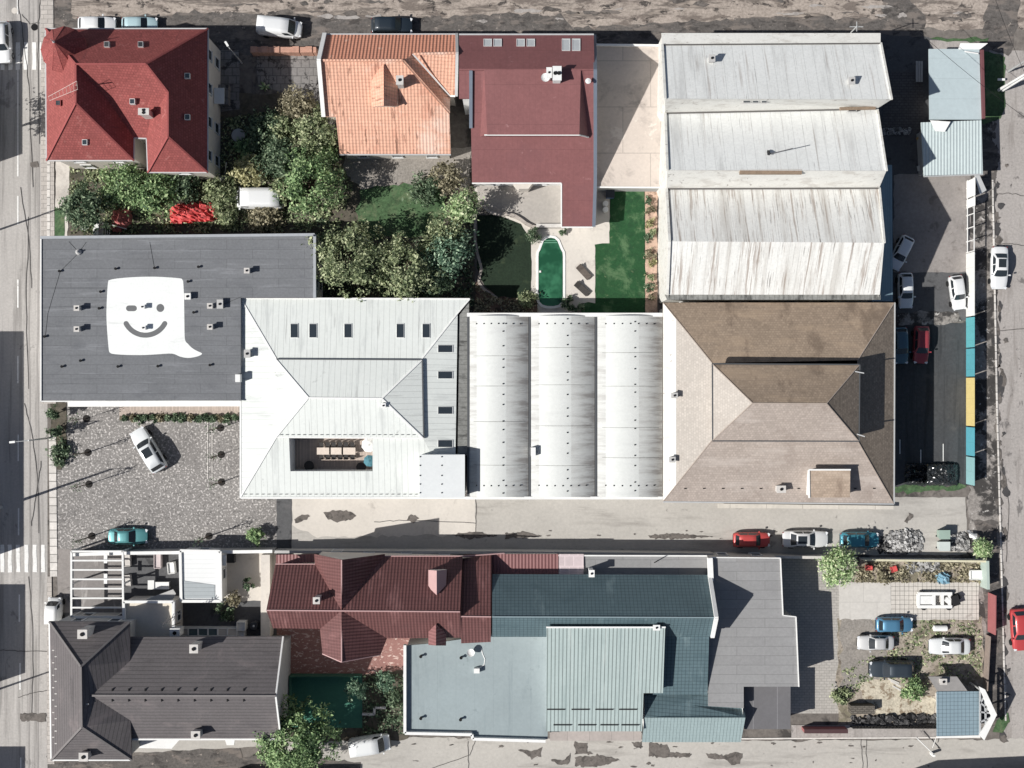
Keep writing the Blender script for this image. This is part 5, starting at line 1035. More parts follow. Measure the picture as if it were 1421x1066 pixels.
def car(px, py, ang, ln, kind, c, label, cat='car', group='cars and vans around the block', wd=None, sunroof=False, z=0.05, metal=.1):
    g = W((px, py, 0)); root = thing('van' if kind in ('van', 'box') else 'car', label, cat, (g.x, g.y, z), math.radians(ang), group)
    H, belt, wb, wt_, rt, rb, rw, deck = KIND[kind]; wd = wd or (min(1.86, .415 * ln) if kind != 'van' else 1.95); hw = wd / 2
    L_ = ln; pm = paint(c, metal)
    xs = [-.5, -.492, -.47, -.42, -.3, -.1, .1, .22, .32, .40, .45, .48, .494, .5]
    ws = [.70, .82, .91, .965, 1, 1, 1, .99, .97, .93, .87, .78, .68, .58]
    def top(x):
        if x > wb: t = (x - wb) / (.5 - wb); return lerp(belt - .02, belt - .26, t ** 1.7)
        if x < rb: t = (rb - x) / (.5 + rb) if rb > -.5 else 0; return lerp(deck, deck - .1, t ** 2)
        return belt
    b = MB(); rings = []
    for x, wf in zip(xs, ws):
        h = top(x); w_ = hw * wf
        rings.append([Vector((x * L_, y, zz_)) for y, zz_ in ((-w_ * .92, .22), (-w_, .42), (-w_, h - .22), (-w_ * .955, h - .07), (-w_ * .86, h - .005), (-w_ * .45, h + .02), (0, h + .03), (w_ * .45, h + .02), (w_ * .86, h - .005), (w_ * .955, h - .07), (w_, h - .22), (w_, .42), (w_ * .92, .22))])
    for a, d in zip(rings, rings[1:]):
        for k in range(12): b.face([a[k], a[k + 1], d[k + 1], d[k]])
        b.face([a[12], a[0], d[0], d[12]])
    b.face(rings[0]); b.face(rings[-1][::-1])
    def off(o, v): return o
    body = MB(); body.v = b.v; body.f = b.f; body.uvs = b.uvs
    # cabin
    z0 = belt - .02; wbh = hw * .93; wth = hw * rw
    fb, ft, rt_, rb_ = wb * L_, wt_ * L_, rt * L_, rb * L_
    def ctop(x, y): return H - .05 + .05 * (1 - (y / wth) ** 2) * 1.0
    nx = 4; ysq = (-1, -.55, 0, .55, 1)
    R = [[Vector((lerp(ft, rt_, i / nx), wth * y * (1 - .03 * abs(2 * i / nx - 1) ** 2), ctop(0, wth * y) - .03 * (2 * i / nx - 1) ** 2)) for y in ysq] for i in range(nx + 1)]
    for i in range(nx):
        for j in range(4): body.face([R[i][j], R[i][j + 1], R[i + 1][j + 1], R[i + 1][j]])
    F0 = [Vector((fb + .10 * (1 - y * y), wbh * y * .94, z0)) for y in ysq]; R0 = [Vector((rb_ - .06 * (1 - y * y), wbh * y * .94, z0)) for y in ysq]
    for j in range(4): body.face([F0[j], F0[j + 1], R[0][j + 1], R[0][j]]); body.face([R0[j + 1], R0[j], R[nx][j], R[nx][j + 1]])
    sides = []
    for j, s_ in ((0, -1), (4, 1)):
        bt = [Vector((lerp(fb, rb_, i / nx), s_ * wbh * (.94 if i in (0, nx) else 1.0), z0)) for i in range(nx + 1)]; bt[0] = F0[j]; bt[nx] = R0[j]
        for i in range(nx): body.face([bt[i], bt[i + 1], R[i + 1][j], R[i][j]])
        sides.append((bt, [R[i][j] for i in range(nx + 1)], s_))
    bo = body.build('body', pm, None, True); bo.parent = root
    def part(mb, name, mat, par=root):
        o = mb.build(name, mat, None, False); o.parent = par; return o
    def pane(bot, topr, name, u0, u1, v0, v1):
        m = MB(); n = len(bot) - 1
        def P(u, v):
            f = u * n; i = min(int(f), n - 1); t = f - i
            return bot[i].lerp(bot[i + 1], t).lerp(topr[i].lerp(topr[i + 1], t), v)
        ks = 5; c_ = Vector((0, 0, z0))
        for i in range(ks):
            a, d = u0 + (u1 - u0) * i / ks, u0 + (u1 - u0) * (i + 1) / ks; q_ = [P(a, v0), P(d, v0), P(d, v1), P(a, v1)]
            nn = (q_[1] - q_[0]).cross(q_[3] - q_[0]).normalized(); cen = sum(q_, Vector()) / 4
            if nn.dot(cen - Vector(((fb + rb_) / 2, 0, z0 - 1.0))) < 0: nn = -nn
            m.face([p + nn * .015 for p in q_])
        return part(m, name, m_cglass)
    pane(F0, R[0], 'windscreen', .07, .93, .06, .93)
    if kind != 'van': pane(R0, R[nx], 'rear_window', .10, .90, .14, .9)
    for bt, tp, s_ in sides:
        if kind in ('van', 'box'): pane(bt, tp, 'side_window', .03, .22, .12, .82)
        else: pane(bt, tp, 'side_window', .06, .47, .1, .9); pane(bt, tp, 'side_window', .51, .93, .1, .9)
    if sunroof:
        m = MB(); m.face([Vector((x, y, H + .012 - .02 * abs(y))) for x, y in ((ft - .25, -wth * .62), (ft - .25, wth * .62), (ft - .25 - .2 * L_, wth * .62), (ft - .25 - .2 * L_, -wth * .62))]); part(m, 'sunroof', m_cglass)
    for s_ in (-1, 1):
        m = MB(); m.box((fb - .12, s_ * (hw + .07), belt + .06), (.14, .2, .14)); part(m, 'mirror', pm)
        m = MB(); m.box((.468 * L_, s_ * hw * .70, belt - .26), (.26, .30, .12), -s_ * .45); part(m, 'headlight', m_lamp)
        m = MB(); m.box((-.488 * L_, s_ * hw * .72, deck - .2), (.12, .26, .16), s_ * .25); part(m, 'tail_light', m_tail)
        for xw in (.31, -.30):
            m = MB(); r0 = .31; n = 14; y0 = s_ * hw * .99; A_ = []; 
            for k in range(n): a = 2 * math.pi * k / n; A_.append((xw * L_ + r0 * math.cos(a), r0 + .0 + r0 * math.sin(a)))
            ya, yb = y0 - .1, y0 + .02
            for k in range(n): p, q_ = A_[k], A_[(k + 1) % n]; m.face([(p[0], ya, p[1]), (q_[0], ya, q_[1]), (q_[0], yb, q_[1]), (p[0], yb, p[1])])
            m.face([(p[0], ya, p[1]) for p in A_]); m.face([(p[0], yb, p[1]) for p in A_]); wo_ = part(m, 'wheel', m_tyre)
            m = MB(); m.face([(xw * L_ + .2 * math.cos(2 * math.pi * k / n), y0 + s_ * .026, r0 + .2 * math.sin(2 * math.pi * k / n)) for k in range(n)]); part(m, 'rim', m_rim, wo_)
    part(MB().box((.495 * L_, 0, .42), (.08, hw * 1.1, .16)), 'bumper', m_trim); part(MB().box((-.497 * L_, 0, .42), (.06, hw * 1.2, .14)), 'bumper', m_trim)
    if kind != 'van':
        part(MB().box(((wb * L_ + .47 * L_) / 2 + .02, 0, belt - .09), (.30 * L_ - .1, hw * 1.3, .002)), 'bonnet_gap', m_trim) if False else None
    gp = MB()
    for s_ in (-1, 1):
        for xg in (wb - .02, -.02, -.235): gp.bar((xg * L_, s_ * (hw + .004), .35), (xg * L_ - .03, s_ * (hw * .962), belt - .05), .022, .022)
    part(gp, 'door_gap', m_trim)
    return root
WHT = (232, 233, 232)
car(8, 62, -88, 4.5, 'suv', WHT, 'white car on the street by the upper pedestrian crossing, cut by the left edge')
car(138, 37, 0, 4.1, 'hatch', WHT, 'white car on the dirt road half hidden by the round turret')
car(197, 37, 0, 3.9, 'hatch', (172, 206, 212), 'pale blue car on the dirt road half hidden behind the red roof')
car(390, 42, -6, 4.9, 'van', WHT, 'white panel van on the dirt road above the brick pillared wall', 'van')
car(545, 39, 0, 4.5, 'suv', (34, 48, 60), 'dark blue car on the dirt road above the orange roof')
car(363, 278, 180, 5.2, 'box', WHT, 'white van standing among the bushes between the red and the dark flat roof', 'van', wd=2.2)
car(1247, 352, -117, 3.9, 'hatch', WHT, 'tilted white car tucked against the teal lean-to of the warehouse')
car(1253.5, 404, -89, 3.9, 'hatch', WHT, 'white car parked straight in the shade below the tilted one')
car(1325, 407, -82, 3.75, 'estate', WHT, 'white car in the yard corner beside the long coloured fence')
car(1383, 373, -91, 4.65, 'sedan', WHT, 'white sedan with a dark sunroof parked on the right side street', sunroof=True)
car(1246.5, 480, -88, 4.0, 'hatch', (70, 110, 128), 'blue car half hidden by the eave of the brown roof')
car(1275, 479, -92, 4.1, 'hatch', (170, 44, 58), 'dark red car in the shaded car park beside the brown roof')
car(209, 624, 121, 5.2, 'suv', (222, 226, 226), 'silver white car with a sunroof standing alone askew on the cobbled car park', sunroof=True, wd=2.0)
car(181, 743, 0, 4.25, 'sedan', (70, 158, 160), 'turquoise car parked along the shaded edge of the cobbled car park', metal=.3)
car(1041, 748, 0, 4.0, 'hatch', (212, 52, 46), 'bright red car at the edge of the concrete lane')
car(1115, 747, 0, 5.0, 'sedan', (224, 224, 222), 'white sedan with dark glass roof between the red and the teal car on the lane', sunroof=True)
car(1190, 748, 0, 4.2, 'hatch', (32, 150, 172), 'teal car half under the tree on the concrete lane', metal=.3)
car(514, 1030, 8, 4.5, 'van', (232, 233, 230), 'white van parked beside the leafy street tree', 'van', wd=1.95)
car(1238, 865, 0, 4.0, 'hatch', (70, 142, 180), 'light blue car at the edge of the white slab yard', metal=.3)
car(1212, 890, 180, 3.95, 'sedan', (214, 213, 210), 'silver car below the light blue one in the dirt yard', metal=.3)
car(1314, 895, 180, 4.45, 'sedan', (222, 224, 222), 'silver white car on the weeds at the right of the dirt yard')
car(1234, 926, 180, 4.9, 'suv', (58, 70, 80), 'dark grey off-roader in the dirt yard', metal=.3)
car(1411, 872, -86, 4.6, 'hatch', (206, 40, 44), 'bright red car at the right edge on the side street')
car(80, 845, 88, 2.8, 'van', (236, 236, 232), 'small white van squeezed between the street and the pergola', 'van', wd=1.55)
# car under a tarpaulin
t = thing('covered_car', 'car under a crumpled black plastic cover at the bottom of the shaded car park', 'car', W((1292, 658, 0)))
m_tarp = plain('black plastic sheet', col(44, 48, 50), .22, 0, .6); rnd = random.Random(3); c = W((1292, 658, 0)); b = MB(); nx, ny = 44, 22; Gd = []
for i in range(nx + 1):
    row = []
    for j in range(ny + 1):
        x, y = -1 + 2 * i / nx, -1 + 2 * j / ny; e = (1 - abs(x) ** 5) * (1 - abs(y) ** 4); k = (.85 if x > -.3 else .55 + .25 * math.sin(8 * y)) + .45 * math.exp(-((x - .15) / .55) ** 4)
        z = max(0.02, (e ** .45) * k + rnd.gauss(0, .07 if x > -.3 else .16) * e); row.append(Vector((c.x + x * 2.9 + rnd.gauss(0, .04), c.y + y * 1.25 + rnd.gauss(0, .04), z)))
    Gd.append(row)
for i in range(nx):
    for j in range(ny): b.face([Gd[i][j], Gd[i + 1][j], Gd[i + 1][j + 1]]); b.face([Gd[i][j], Gd[i + 1][j + 1], Gd[i][j + 1]])
b.build('cover', m_tarp, t)
b = MB()
for xw in (-1.5, 1.5):
    for yw in (-.8, .8): b.lathe((c.x + xw, c.y + yw, 0), [(.3, 0), (.3, .6)], 10)
b.build('wheel', m_tyre, t)
# stripped white trailer on the slabs
t = thing('trailer', 'stripped white vehicle chassis lying on the white slab yard', 'trailer', W((1302, 832, 0))); q_ = sheet(1271, 740, 9.473); P = lambda x, y, z=.55: W(q_(x, y, z))
b = MB()
for y in (795, 965): b.bar(P(25, y), P(470, y), .34, .3)
for x in (30, 235, 345, 440): b.bar(P(x, 800), P(x, 960), .3, .25)
b.bar(P(30, 880), P(235, 880), .9, .12); b.bar(P(385, 860), P(430, 900), .5, .3); b.build('frame', m_white, t)
b = MB(); b.box(P(510, 880, .5), (.8, 1.1, .7), .3); b.box(P(550, 840, .4), (.6, .5, .5), .8); b.build('engine', m_trim, t)
for x in (90, 420):
    for y in (790, 970): MB().lathe(P(x, y, 0), [(.3, .05), (.32, .2), (.3, .4)], 12).build('wheel', m_tyre, t)
# ================================================================ TREES AND PLANTS
m_bark = surf('bark', col(96, 80, 66), .3, 2, .2)
LF_ = {'green': leaves('bright leaves', [col(55, 79, 48), col(101, 137, 77), col(149, 188, 111), col(212, 238, 159)]),
       'olive': leaves('olive leaves', [col(62, 74, 48), col(111, 129, 81), col(166, 181, 121), col(229, 234, 176)]),
       'dark': leaves('dark leaves', [col(40, 62, 42), col(72, 99, 67), col(111, 139, 99), col(173, 195, 149)]),
       'gold': leaves('yellow green leaves', [col(101, 99, 57), col(151, 149, 91), col(200, 193, 127), col(245, 238, 176)]),
       'brown': leaves('olive brown leaves', [col(79, 74, 55), col(125, 117, 86), col(173, 163, 125), col(224, 212, 171)]),
       'lime': leaves('lime leaves', [col(89, 115, 67), col(141, 176, 105), col(198, 229, 149), col(245, 245, 198)]),
       'teal': leaves('deep green leaves', [col(38, 67, 52), col(69, 108, 81), col(117, 159, 123), col(193, 224, 181)])}
def tree(name, label, cat, px, py, rpx, h, kind, group=None, flat_=.62, dens=1.55, sx=1.0, sy=1.0, leaf=.155, seed=None, bare=0.0, trunk=True, clump=1.0):
    rnd = random.Random(seed if seed is not None else int(px * 31 + py * 17))
    R_ = rpx * MPP; zc_ = h - R_ * flat_ if h > R_ * flat_ * 1.15 else h * .5
    k = 1 - zc_ / HC; c = W((px, py, zc_)); root = thing(name, label, cat, (c.x, c.y, 0), 0, group)
    R_ *= k; cl = []; ncl = max(6, int(6.2 * (R_ / clump) ** 1.7 * dens) + 4)
    lob = [(rnd.uniform(0, 6.28), rnd.uniform(.7, 1.25)) for _ in range(6)]
    for i in range(ncl):
        a = rnd.uniform(0, 2 * math.pi); u = rnd.uniform(-.55, 1); rr = R_ * rnd.uniform(.45, 1.0) ** .5 * math.sqrt(max(.05, 1 - max(0, u) ** 2 * .8))
        rr *= .84 + .34 * math.sin(3 * a + lob[0][0]) * math.sin(2 * a + lob[1][0]) + .1 * math.sin(7 * a + lob[2][0])
        cl.append(Vector((c.x + rr * math.cos(a) * sx, c.y + rr * math.sin(a) * sy, zc_ + u * R_ * flat_ * rnd.uniform(.75, 1.1))))
    ntw = int(ncl * .35)
    for i in range(ntw):      # outlying twigs break the outline
        a = rnd.uniform(0, 2 * math.pi); rr = R_ * rnd.uniform(.95, 1.22); cl.append(Vector((c.x + rr * math.cos(a) * sx, c.y + rr * math.sin(a) * sy, zc_ + R_ * flat_ * rnd.uniform(-.4, .3))))
    b = MB(); vs = []; fs = []
    for qi, q_ in enumerate(cl):
        sg = rnd.uniform(.28, .5) * min(1.0, R_ / 1.6) * clump; nl = int(rnd.uniform(30, 60) * dens * (.3 if qi >= ncl else 1)); sg *= .6 if qi >= ncl else rnd.uniform(.65, 1.25); out = (q_ - c); out.z += .6 * R_
        out = out.normalized() if out.length > 1e-4 else Vector((0, 0, 1))
        for _ in range(nl):
            p = q_ + Vector((rnd.gauss(0, sg), rnd.gauss(0, sg), rnd.gauss(0, sg * .7)))
            if p.z < .05: p.z = .05 + rnd.random() * .1
            n = (out * .8 + Vector((rnd.gauss(0, .55), rnd.gauss(0, .55), rnd.gauss(.35, .5)))).normalized()
            t = n.orthogonal().normalized(); t.rotate(Matrix.Rotation(rnd.uniform(0, 6.28), 3, n)); bt = n.cross(t)
            s1 = leaf * (rnd.uniform(.5, 1.2) if rnd.random() < .85 else rnd.uniform(1.2, 1.9)); s2 = s1 * rnd.uniform(.4, .6); i = len(vs)
            vs += [p - t * s1, p + bt * s2 + n * .02, p + t * s1, p - bt * s2 + n * .02]; fs.append((i, i + 1, i + 2, i + 3))
    me = bpy.data.meshes.new('crown'); me.from_pydata([tuple(v - Vector((c.x, c.y, 0))) for v in vs], [], fs); me.materials.append(LF_[kind]); o = bpy.data.objects.new('crown', me); COL.objects.link(o); o.parent = root
    if trunk:
        b = MB(); tr = max(.03, min(.22, R_ * .07)); b.tube([(c.x, c.y, -.1), (c.x + rnd.gauss(0, .05), c.y, zc_ * .5), (c.x, c.y, zc_)], [tr * 1.4, tr, tr * .6], 7)
        for i in range(min(9, ncl)):
            q_ = cl[i]; s0 = Vector((c.x, c.y, zc_ * rnd.uniform(.45, .8))); mid = s0.lerp(q_, .5) + Vector((0, 0, .1)); b.tube([s0, mid, q_], [tr * .6, tr * .4, .02], 5)
        b.build('trunk', m_bark, root)
    return root
GT = 'trees and tall shrubs of the gardens'
for a in (
    ('tree', 'round bright green tree between the white van and the gravel yard', 'tree', 428, 252, 41, 6.5, 'green'),
    ('tree', 'large olive tree at the white metal roof edge, left one of the pair', 'tree', 486, 360, 48, 7.2, 'olive'),
    ('tree', 'straggly olive tree at the upper edge of the white metal roof, right of the pair', 'tree', 566, 372, 40, 6.5, 'olive'),
    ('tree', 'dark bluish green tree on the shaded side next to the pool lawn', 'tree', 622, 352, 34, 5.0, 'teal'),
    ('tree', 'pale green shrub tree at the right edge of the small garden lawn', 'tree', 620, 322, 23, 4.6, 'olive'),
    ('tree', 'small pale tree next to the maroon villa terrace', 'tree', 641, 284, 20, 5.0, 'lime'),
    ('shrub', 'dark green shrub row along the lower edge of the gravel yard', 'shrub', 592, 262, 19, 2.6, 'dark'),
    ('shrub', 'brownish flowering shrub at the right end of the gravel yard', 'shrub', 621, 246, 19, 3.0, 'brown'),
    ('tree', 'leafy green tree under the eave of the red house, left of the red cushions', 'tree', 172, 254, 30, 4.6, 'green'),
    ('tree', 'leafy green tree just above the red folded sheet', 'tree', 214, 268, 28, 4.4, 'green'),
    ('tree', 'dark green tree beside the street pavement at the garden corner', 'tree', 118, 288, 31, 5.0, 'dark'),
    ('shrub', 'dark shrub right under the short side of the red roof', 'shrub', 254, 254, 20, 3.2, 'dark'),
    ('shrub', 'olive shrub left of the white garden van', 'shrub', 306, 268, 20, 2.8, 'olive'),
    ('shrub', 'tall golden bush above the white garden van', 'shrub', 344, 238, 19, 3.4, 'gold'),
    ('tree', 'dark tree between the golden bush and the round bright tree', 'tree', 385, 222, 26, 4.5, 'dark'),
    ('tree', 'brownish green tree left of the lower part of the orange roof', 'tree', 438, 182, 27, 4.6, 'olive'),
    ('shrub', 'dry brown shrub below the tiled yard by the orange house', 'shrub', 412, 150, 22, 2.6, 'brown'),
    ('shrub', 'dark shaded shrub next to the red house', 'shrub', 366, 178, 24, 2.6, 'dark'),
    ('shrub', 'low brown and green hedge below the white garden van', 'shrub', 368, 303, 23, 1.1, 'brown'),
    ('shrub', 'small green shrub right of the red folded sheet', 'shrub', 312, 300, 14, 2.0, 'olive'),
    ('tree', 'bright leafy street tree at the lower edge next to the dark grey house', 'tree', 412, 1026, 49, 7.0, 'green', None, .62, 2.3),
    ('tree', 'pale green tree spreading over the lane beside the teal car', 'tree', 1164, 787, 24, 5.0, 'lime'),
    ('shrub', 'yellow green bush at the end of the lane by the right street', 'shrub', 1362, 762, 13, 2.6, 'lime'),
    ('shrub', 'leafy shrub left of the annexe of the blue tiled shed', 'shrub', 1268, 956, 14, 1.4, 'green'),
    ('shrub', 'green bush at the edge of the grey block paving in the dirt yard', 'shrub', 1170, 966, 10, .9, 'olive'),
    ('shrub', 'shaded shrub with white lit leaves right of the green court', 'shrub', 534, 946, 11, 1.8, 'teal'),
    ('shrub', 'glossy shrub hanging over the right edge of the green court', 'shrub', 493, 958, 13, 2.6, 'teal'),
    ('shrub', 'small pale shrub by the white wall of the teal flat roof', 'shrub', 548, 972, 10, 1.3, 'dark'),
    ('shrub', 'dark bush in the shade on the cobbled car park wall', 'shrub', 354, 745, 10, 1.5, 'green'),
    ('shrub', 'brown bush at the left of the narrow garden below the gravel heap', 'shrub', 1224, 799, 8, .9, 'brown'),
    ('shrub', 'green shrub in front of the round grey garden table', 'shrub', 338, 212, 15, 2.2, 'green'),
    ('shrub', 'olive shrub between the round bright tree and the golden bush', 'shrub', 392, 262, 16, 2.6, 'olive'),
    ('shrub', 'green shrub below the brownish green tree by the orange roof', 'shrub', 448, 212, 16, 2.8, 'green'),
    ('shrub', 'dark shrub in the middle of the shaded garden', 'shrub', 360, 210, 17, 2.4, 'dark'),
    ('shrub', 'olive shrub above the dark olive garden tree', 'shrub', 396, 178, 17, 2.6, 'olive'),
    ('tree', 'green tree behind the bluish tree at the lower garden corner', 'tree', 600, 390, 22, 4.0, 'dark'),
): tree(*a[:8], group=GT, **(dict(dens=a[10]) if len(a) > 8 else {}))
tree('tree', 'leafy tree across the left street, beyond the edge of the picture', 'tree', -42, 168, 26, 7.5, 'green', 'trees across the street')
for x, y, lab in ((75, 573, 'upper clipped dark green column shrub at the office corner by the street'), (75, 599, 'lower clipped dark green column shrub at the office corner by the street')):
    tree('column_shrub', lab, 'shrub', x, y, 8.5, 2.6, 'dark', 'column shrubs at the office corner', 1.6, 1.6, leaf=.12)
tree('shrub', 'low mixed shrubs filling the bed along the office pavement', 'shrub', 82, 628, 13, 1.0, 'dark', GT, .5, 1.3, .7, 1.3)
tree('shrub', 'clipped dark ball shrub at the corner of the pool terrace', 'shrub', 741, 327, 9, 1.5, 'dark', GT, .9, 2.2, leaf=.09)
tree('shrub', 'round olive shrub at the lower left of the pool', 'shrub', 730, 415, 10, 1.3, 'olive', GT, .8, 1.6, leaf=.12)
tree('shrub', 'dark potted shrub below the sun loungers', 'shrub', 789, 421, 8, 1.3, 'dark', GT, .8, 1.5, leaf=.12)
tree('shrub', 'small dark shrub with white stones next to the white vaulted hall', 'shrub', 802, 428, 8, 1.2, 'dark', GT, .8, 1.4, leaf=.12)
tree('shrub', 'tiny shrub on the terrace edge beside the narrow maroon wing', 'shrub', 782, 322, 4, .9, 'dark', GT, .8, 1.4, leaf=.1)
BY = (278, 292, 310, 322, 331, 352, 364, 385, 398, 412)
for i, y in enumerate(BY):
    tree('bed_plant', 'small plant in the pinkish bed along the white warehouse, number %s from the top' % ('one', 'two', 'three', 'four', 'five', 'six', 'seven', 'eight', 'nine', 'ten')[i], 'plant', 903 + (i * 37 % 7) - 3, y, 4.5 + (i % 3), .7, ('dark', 'brown', 'gold', 'olive')[i % 4], 'plants in the bed along the white warehouse', .8, 1.0, leaf=.11, trunk=False)
for i in range(16):
    tree('border_grass', 'tuft of dark ornamental grass in the strip below the timber deck', 'plant', 172 + i * 10.3, 580.5 + (i % 3 - 1) * .7, 4 + (i % 3), .6, ('dark', 'brown', 'dark', 'dark')[i % 4], 'grass tufts below the timber deck', .7, 1.0, leaf=.13, trunk=False)
# low weeds filling the ground between the shrubs
def weeds(name, label, pts, n, kind, seed, h=.35):
    rnd = random.Random(seed); xs = [p[0] for p in pts]; ys = [p[1] for p in pts]; b = MB(); k = 0; fs = []; vs = []
    while k < n:
        px, py = rnd.uniform(min(xs), max(xs)), rnd.uniform(min(ys), max(ys))
        if not inside(px, py, pts) or math.sin(px * .13) * math.sin(py * .17 + 1) + rnd.gauss(0, .5) < -.1: continue
        p = W((px, py, 0)); p.z = rnd.uniform(.06, h); nn = Vector((rnd.gauss(0, .5), rnd.gauss(0, .5), 1)).normalized(); t = nn.orthogonal().normalized(); t.rotate(Matrix.Rotation(rnd.uniform(0, 6.28), 3, nn)); bt = nn.cross(t); s1 = rnd.uniform(.08, .24); i = len(vs)
        vs += [p - t * s1, p + bt * s1 * .5, p + t * s1, p - bt * s1 * .5]; fs.append((i, i + 1, i + 2, i + 3)); k += 1
    me = bpy.data.meshes.new(name); me.from_pydata([tuple(v) for v in vs], [], fs); me.materials.append(LF_[kind]); o = bpy.data.objects.new(name, me); COL.objects.link(o); tag(o, label, 'plants', None, 'stuff')
weeds('ground_cover', 'low weeds and leaves between the shrubs of the upper left garden', [(98, 230), (300, 245), (312, 165), (445, 140), (470, 220), (490, 260), (470, 320), (98, 326)], 9000, 'olive', 1)
weeds('ground_cover', 'dark low plants under the trees of the middle garden', [(440, 300), (505, 335), (620, 330), (655, 260), (658, 425), (440, 425)], 5000, 'dark', 2)
weeds('ground_cover', 'dry weeds scattered over the lower right dirt yard', [(1240, 862), (1360, 860), (1362, 940), (1300, 938), (1200, 945), (1170, 985), (1168, 930), (1230, 900)], 1500, 'olive', 3, .15)
weeds('ground_cover', 'weeds and dead leaves of the narrow garden', [(1188, 779), (1360, 779), (1360, 808), (1188, 808)], 1500, 'brown', 4, .3)
weeds('ground_cover', 'low green plants under the small lawn shrubs right of the court', [(504, 938), (560, 934), (562, 1018), (504, 1018)], 900, 'dark', 5, .4)
weeds('ground_cover', 'low plants in the brown bed below the deep green lawn', [(660, 395), (690, 414), (722, 416), (742, 410), (748, 436), (658, 436)], 900, 'brown', 6, .3)
# rosette plant
c = W((368, 122, 0)); t = thing('agave', 'light green rosette plant at the left corner of the tiled yard', 'plant', c); b = MB(); rnd = random.Random(5)
for k in range(26):
    a = rnd.uniform(0, 6.28); e = rnd.uniform(.15, 1.1); ln = rnd.uniform(.5, .95); d = Vector((math.cos(a) * math.cos(e), math.sin(a) * math.cos(e), math.sin(e))); s_ = Vector((-math.sin(a), math.cos(a), 0)) * .07; o_ = Vector((c.x, c.y, .25))
    b.face([o_ - s_, o_ + s_, o_ + d * ln * .6 + s_, o_ + d * ln, o_ + d * ln * .6 - s_])
b.build('leaf', LF_['lime'], t, merge=False); MB().lathe(c, [(.2, -.05), (.16, .3)], 8).build('stem', m_bark, t)
# young trees on the cobbles
YT = [(120, 581, 'beside the column shrubs'), (122, 628, 'between the column shrubs and the lone silver car'), (123.5, 672, 'below the planting bed corner'), (127.5, 744, 'left of the turquoise car'), (290, 744, 'by the shaded wall right of the turquoise car'), (306, 594, 'topmost of three beside the white metal roof'), (307, 631, 'middle one of three beside the white metal roof'), (307.5, 669, 'lowest of three beside the white metal roof')]
for i, (x, y, l) in enumerate(YT):
    c = W((x, y, 0)); t = thing('young_tree', 'thin young tree on the cobbles, ' + l, 'tree', c, 0, 'young trees on the cobbled car park'); rnd = random.Random(i)
    b = MB(); b.tube([c, c + Vector((0, 0, 2.2)), c + Vector((rnd.gauss(0, .1), rnd.gauss(0, .1), 4.6))], [.07, .055, .02], 6)
    for k in range(10): z = rnd.uniform(2.0, 4.3); a = rnd.uniform(0, 6.28); l_ = .75 * (5.0 - z) / 3; b.tube([c + Vector((0, 0, z)), c + Vector((l_ * math.cos(a), l_ * math.sin(a), z + .45))], [.025, .01], 4)
    b.build('trunk', m_bark, t); vs = MB()
    for k in range(40):
        z = min(5.0, max(2.4, rnd.gauss(3.7, .6))); p = c + Vector((rnd.gauss(0, .28), rnd.gauss(0, .28), z)); n = Vector((rnd.gauss(0, 1), rnd.gauss(0, 1), rnd.gauss(0, 1))).normalized(); u = n.orthogonal(); v = n.cross(u); s_ = rnd.uniform(.06, .1)
        vs.face([p - u * s_, p + v * s_ * .6, p + u * s_, p - v * s_ * .6])
    vs.build('crown', LF_['dark'], t, merge=False)
    MB().lathe((c.x, c.y, 0), [(.42, .012), (.40, .07), (.1, .1)], 18).build('tree_pit', plain('dark bark mulch', col(44, 40, 38), .95), t)
# ================================================================ POOL, LOUNGERS AND GARDEN THINGS
pl_ = [G(*p)[:2] for p in ((205, 320), (215, 295), (232, 281), (253, 277), (274, 281), (290, 295), (300, 320), (308, 340), (318, 358), (320, 380), (320, 600), (312, 628), (296, 645), (270, 651), (234, 651), (208, 643), (192, 626), (186, 600), (186, 380), (188, 358), (197, 342))]
t = thing('swimming_pool', 'green swimming pool with a rounded stepped end on the terrace', 'pool', W((764, 378, 0)))
P = [W(p) for p in pl_]; O_ = inset(P, -.27); b = MB()
for i in range(len(P)): j = (i + 1) % len(P); b.face([(O_[i].x, O_[i].y, .13), (O_[j].x, O_[j].y, .13), (P[j].x, P[j].y, .13), (P[i].x, P[i].y, .13)]); b.face([(O_[i].x, O_[i].y, .13), (O_[j].x, O_[j].y, .13), (O_[j].x, O_[j].y, -.1), (O_[i].x, O_[i].y, -.1)])
b.build('coping', m_white, t)
s = Nt('pool water'); s.b.inputs['Base Color'].default_value = col(18, 92, 62); s.b.inputs['Roughness'].default_value = .06; s.b.inputs['Specular IOR Level'].default_value = .5
n_ = s.noise(s.pos(), .35, 3); s.l(s.mix(s.smooth(n_, .45, .65), col(14, 84, 54), col(40, 122, 82)), s.b.inputs['Base Color']); bn = s.n('Bump'); bn.inputs['Strength'].default_value = .15; s.l(s.noise(s.pos(), 3, 2), bn.inputs['Height']); s.l(bn.outputs[0], s.b.inputs['Normal'])
m = MB(); m.face([(p.x, p.y, .1) for p in P]); m.build('water', s.m, t, merge=False)
b = MB()
for yy, wx in ((292, 30), (303, 36)): b.bar(W(G(253 - wx, yy, .108)), W(G(253 + wx, yy, .108)), .09, .01)
b.build('step', plain('pool step', col(90, 160, 124), .5), t); MB().box(W(G(195, 462, .17)), (.22, .22, .12)).build('skimmer', m_white, t)
m_rattan = surf('brown lounger weave', col(112, 100, 90), .1, 1, .1, pats=(('brick', .12, .4, .02, .6, .05, 'pos'),))
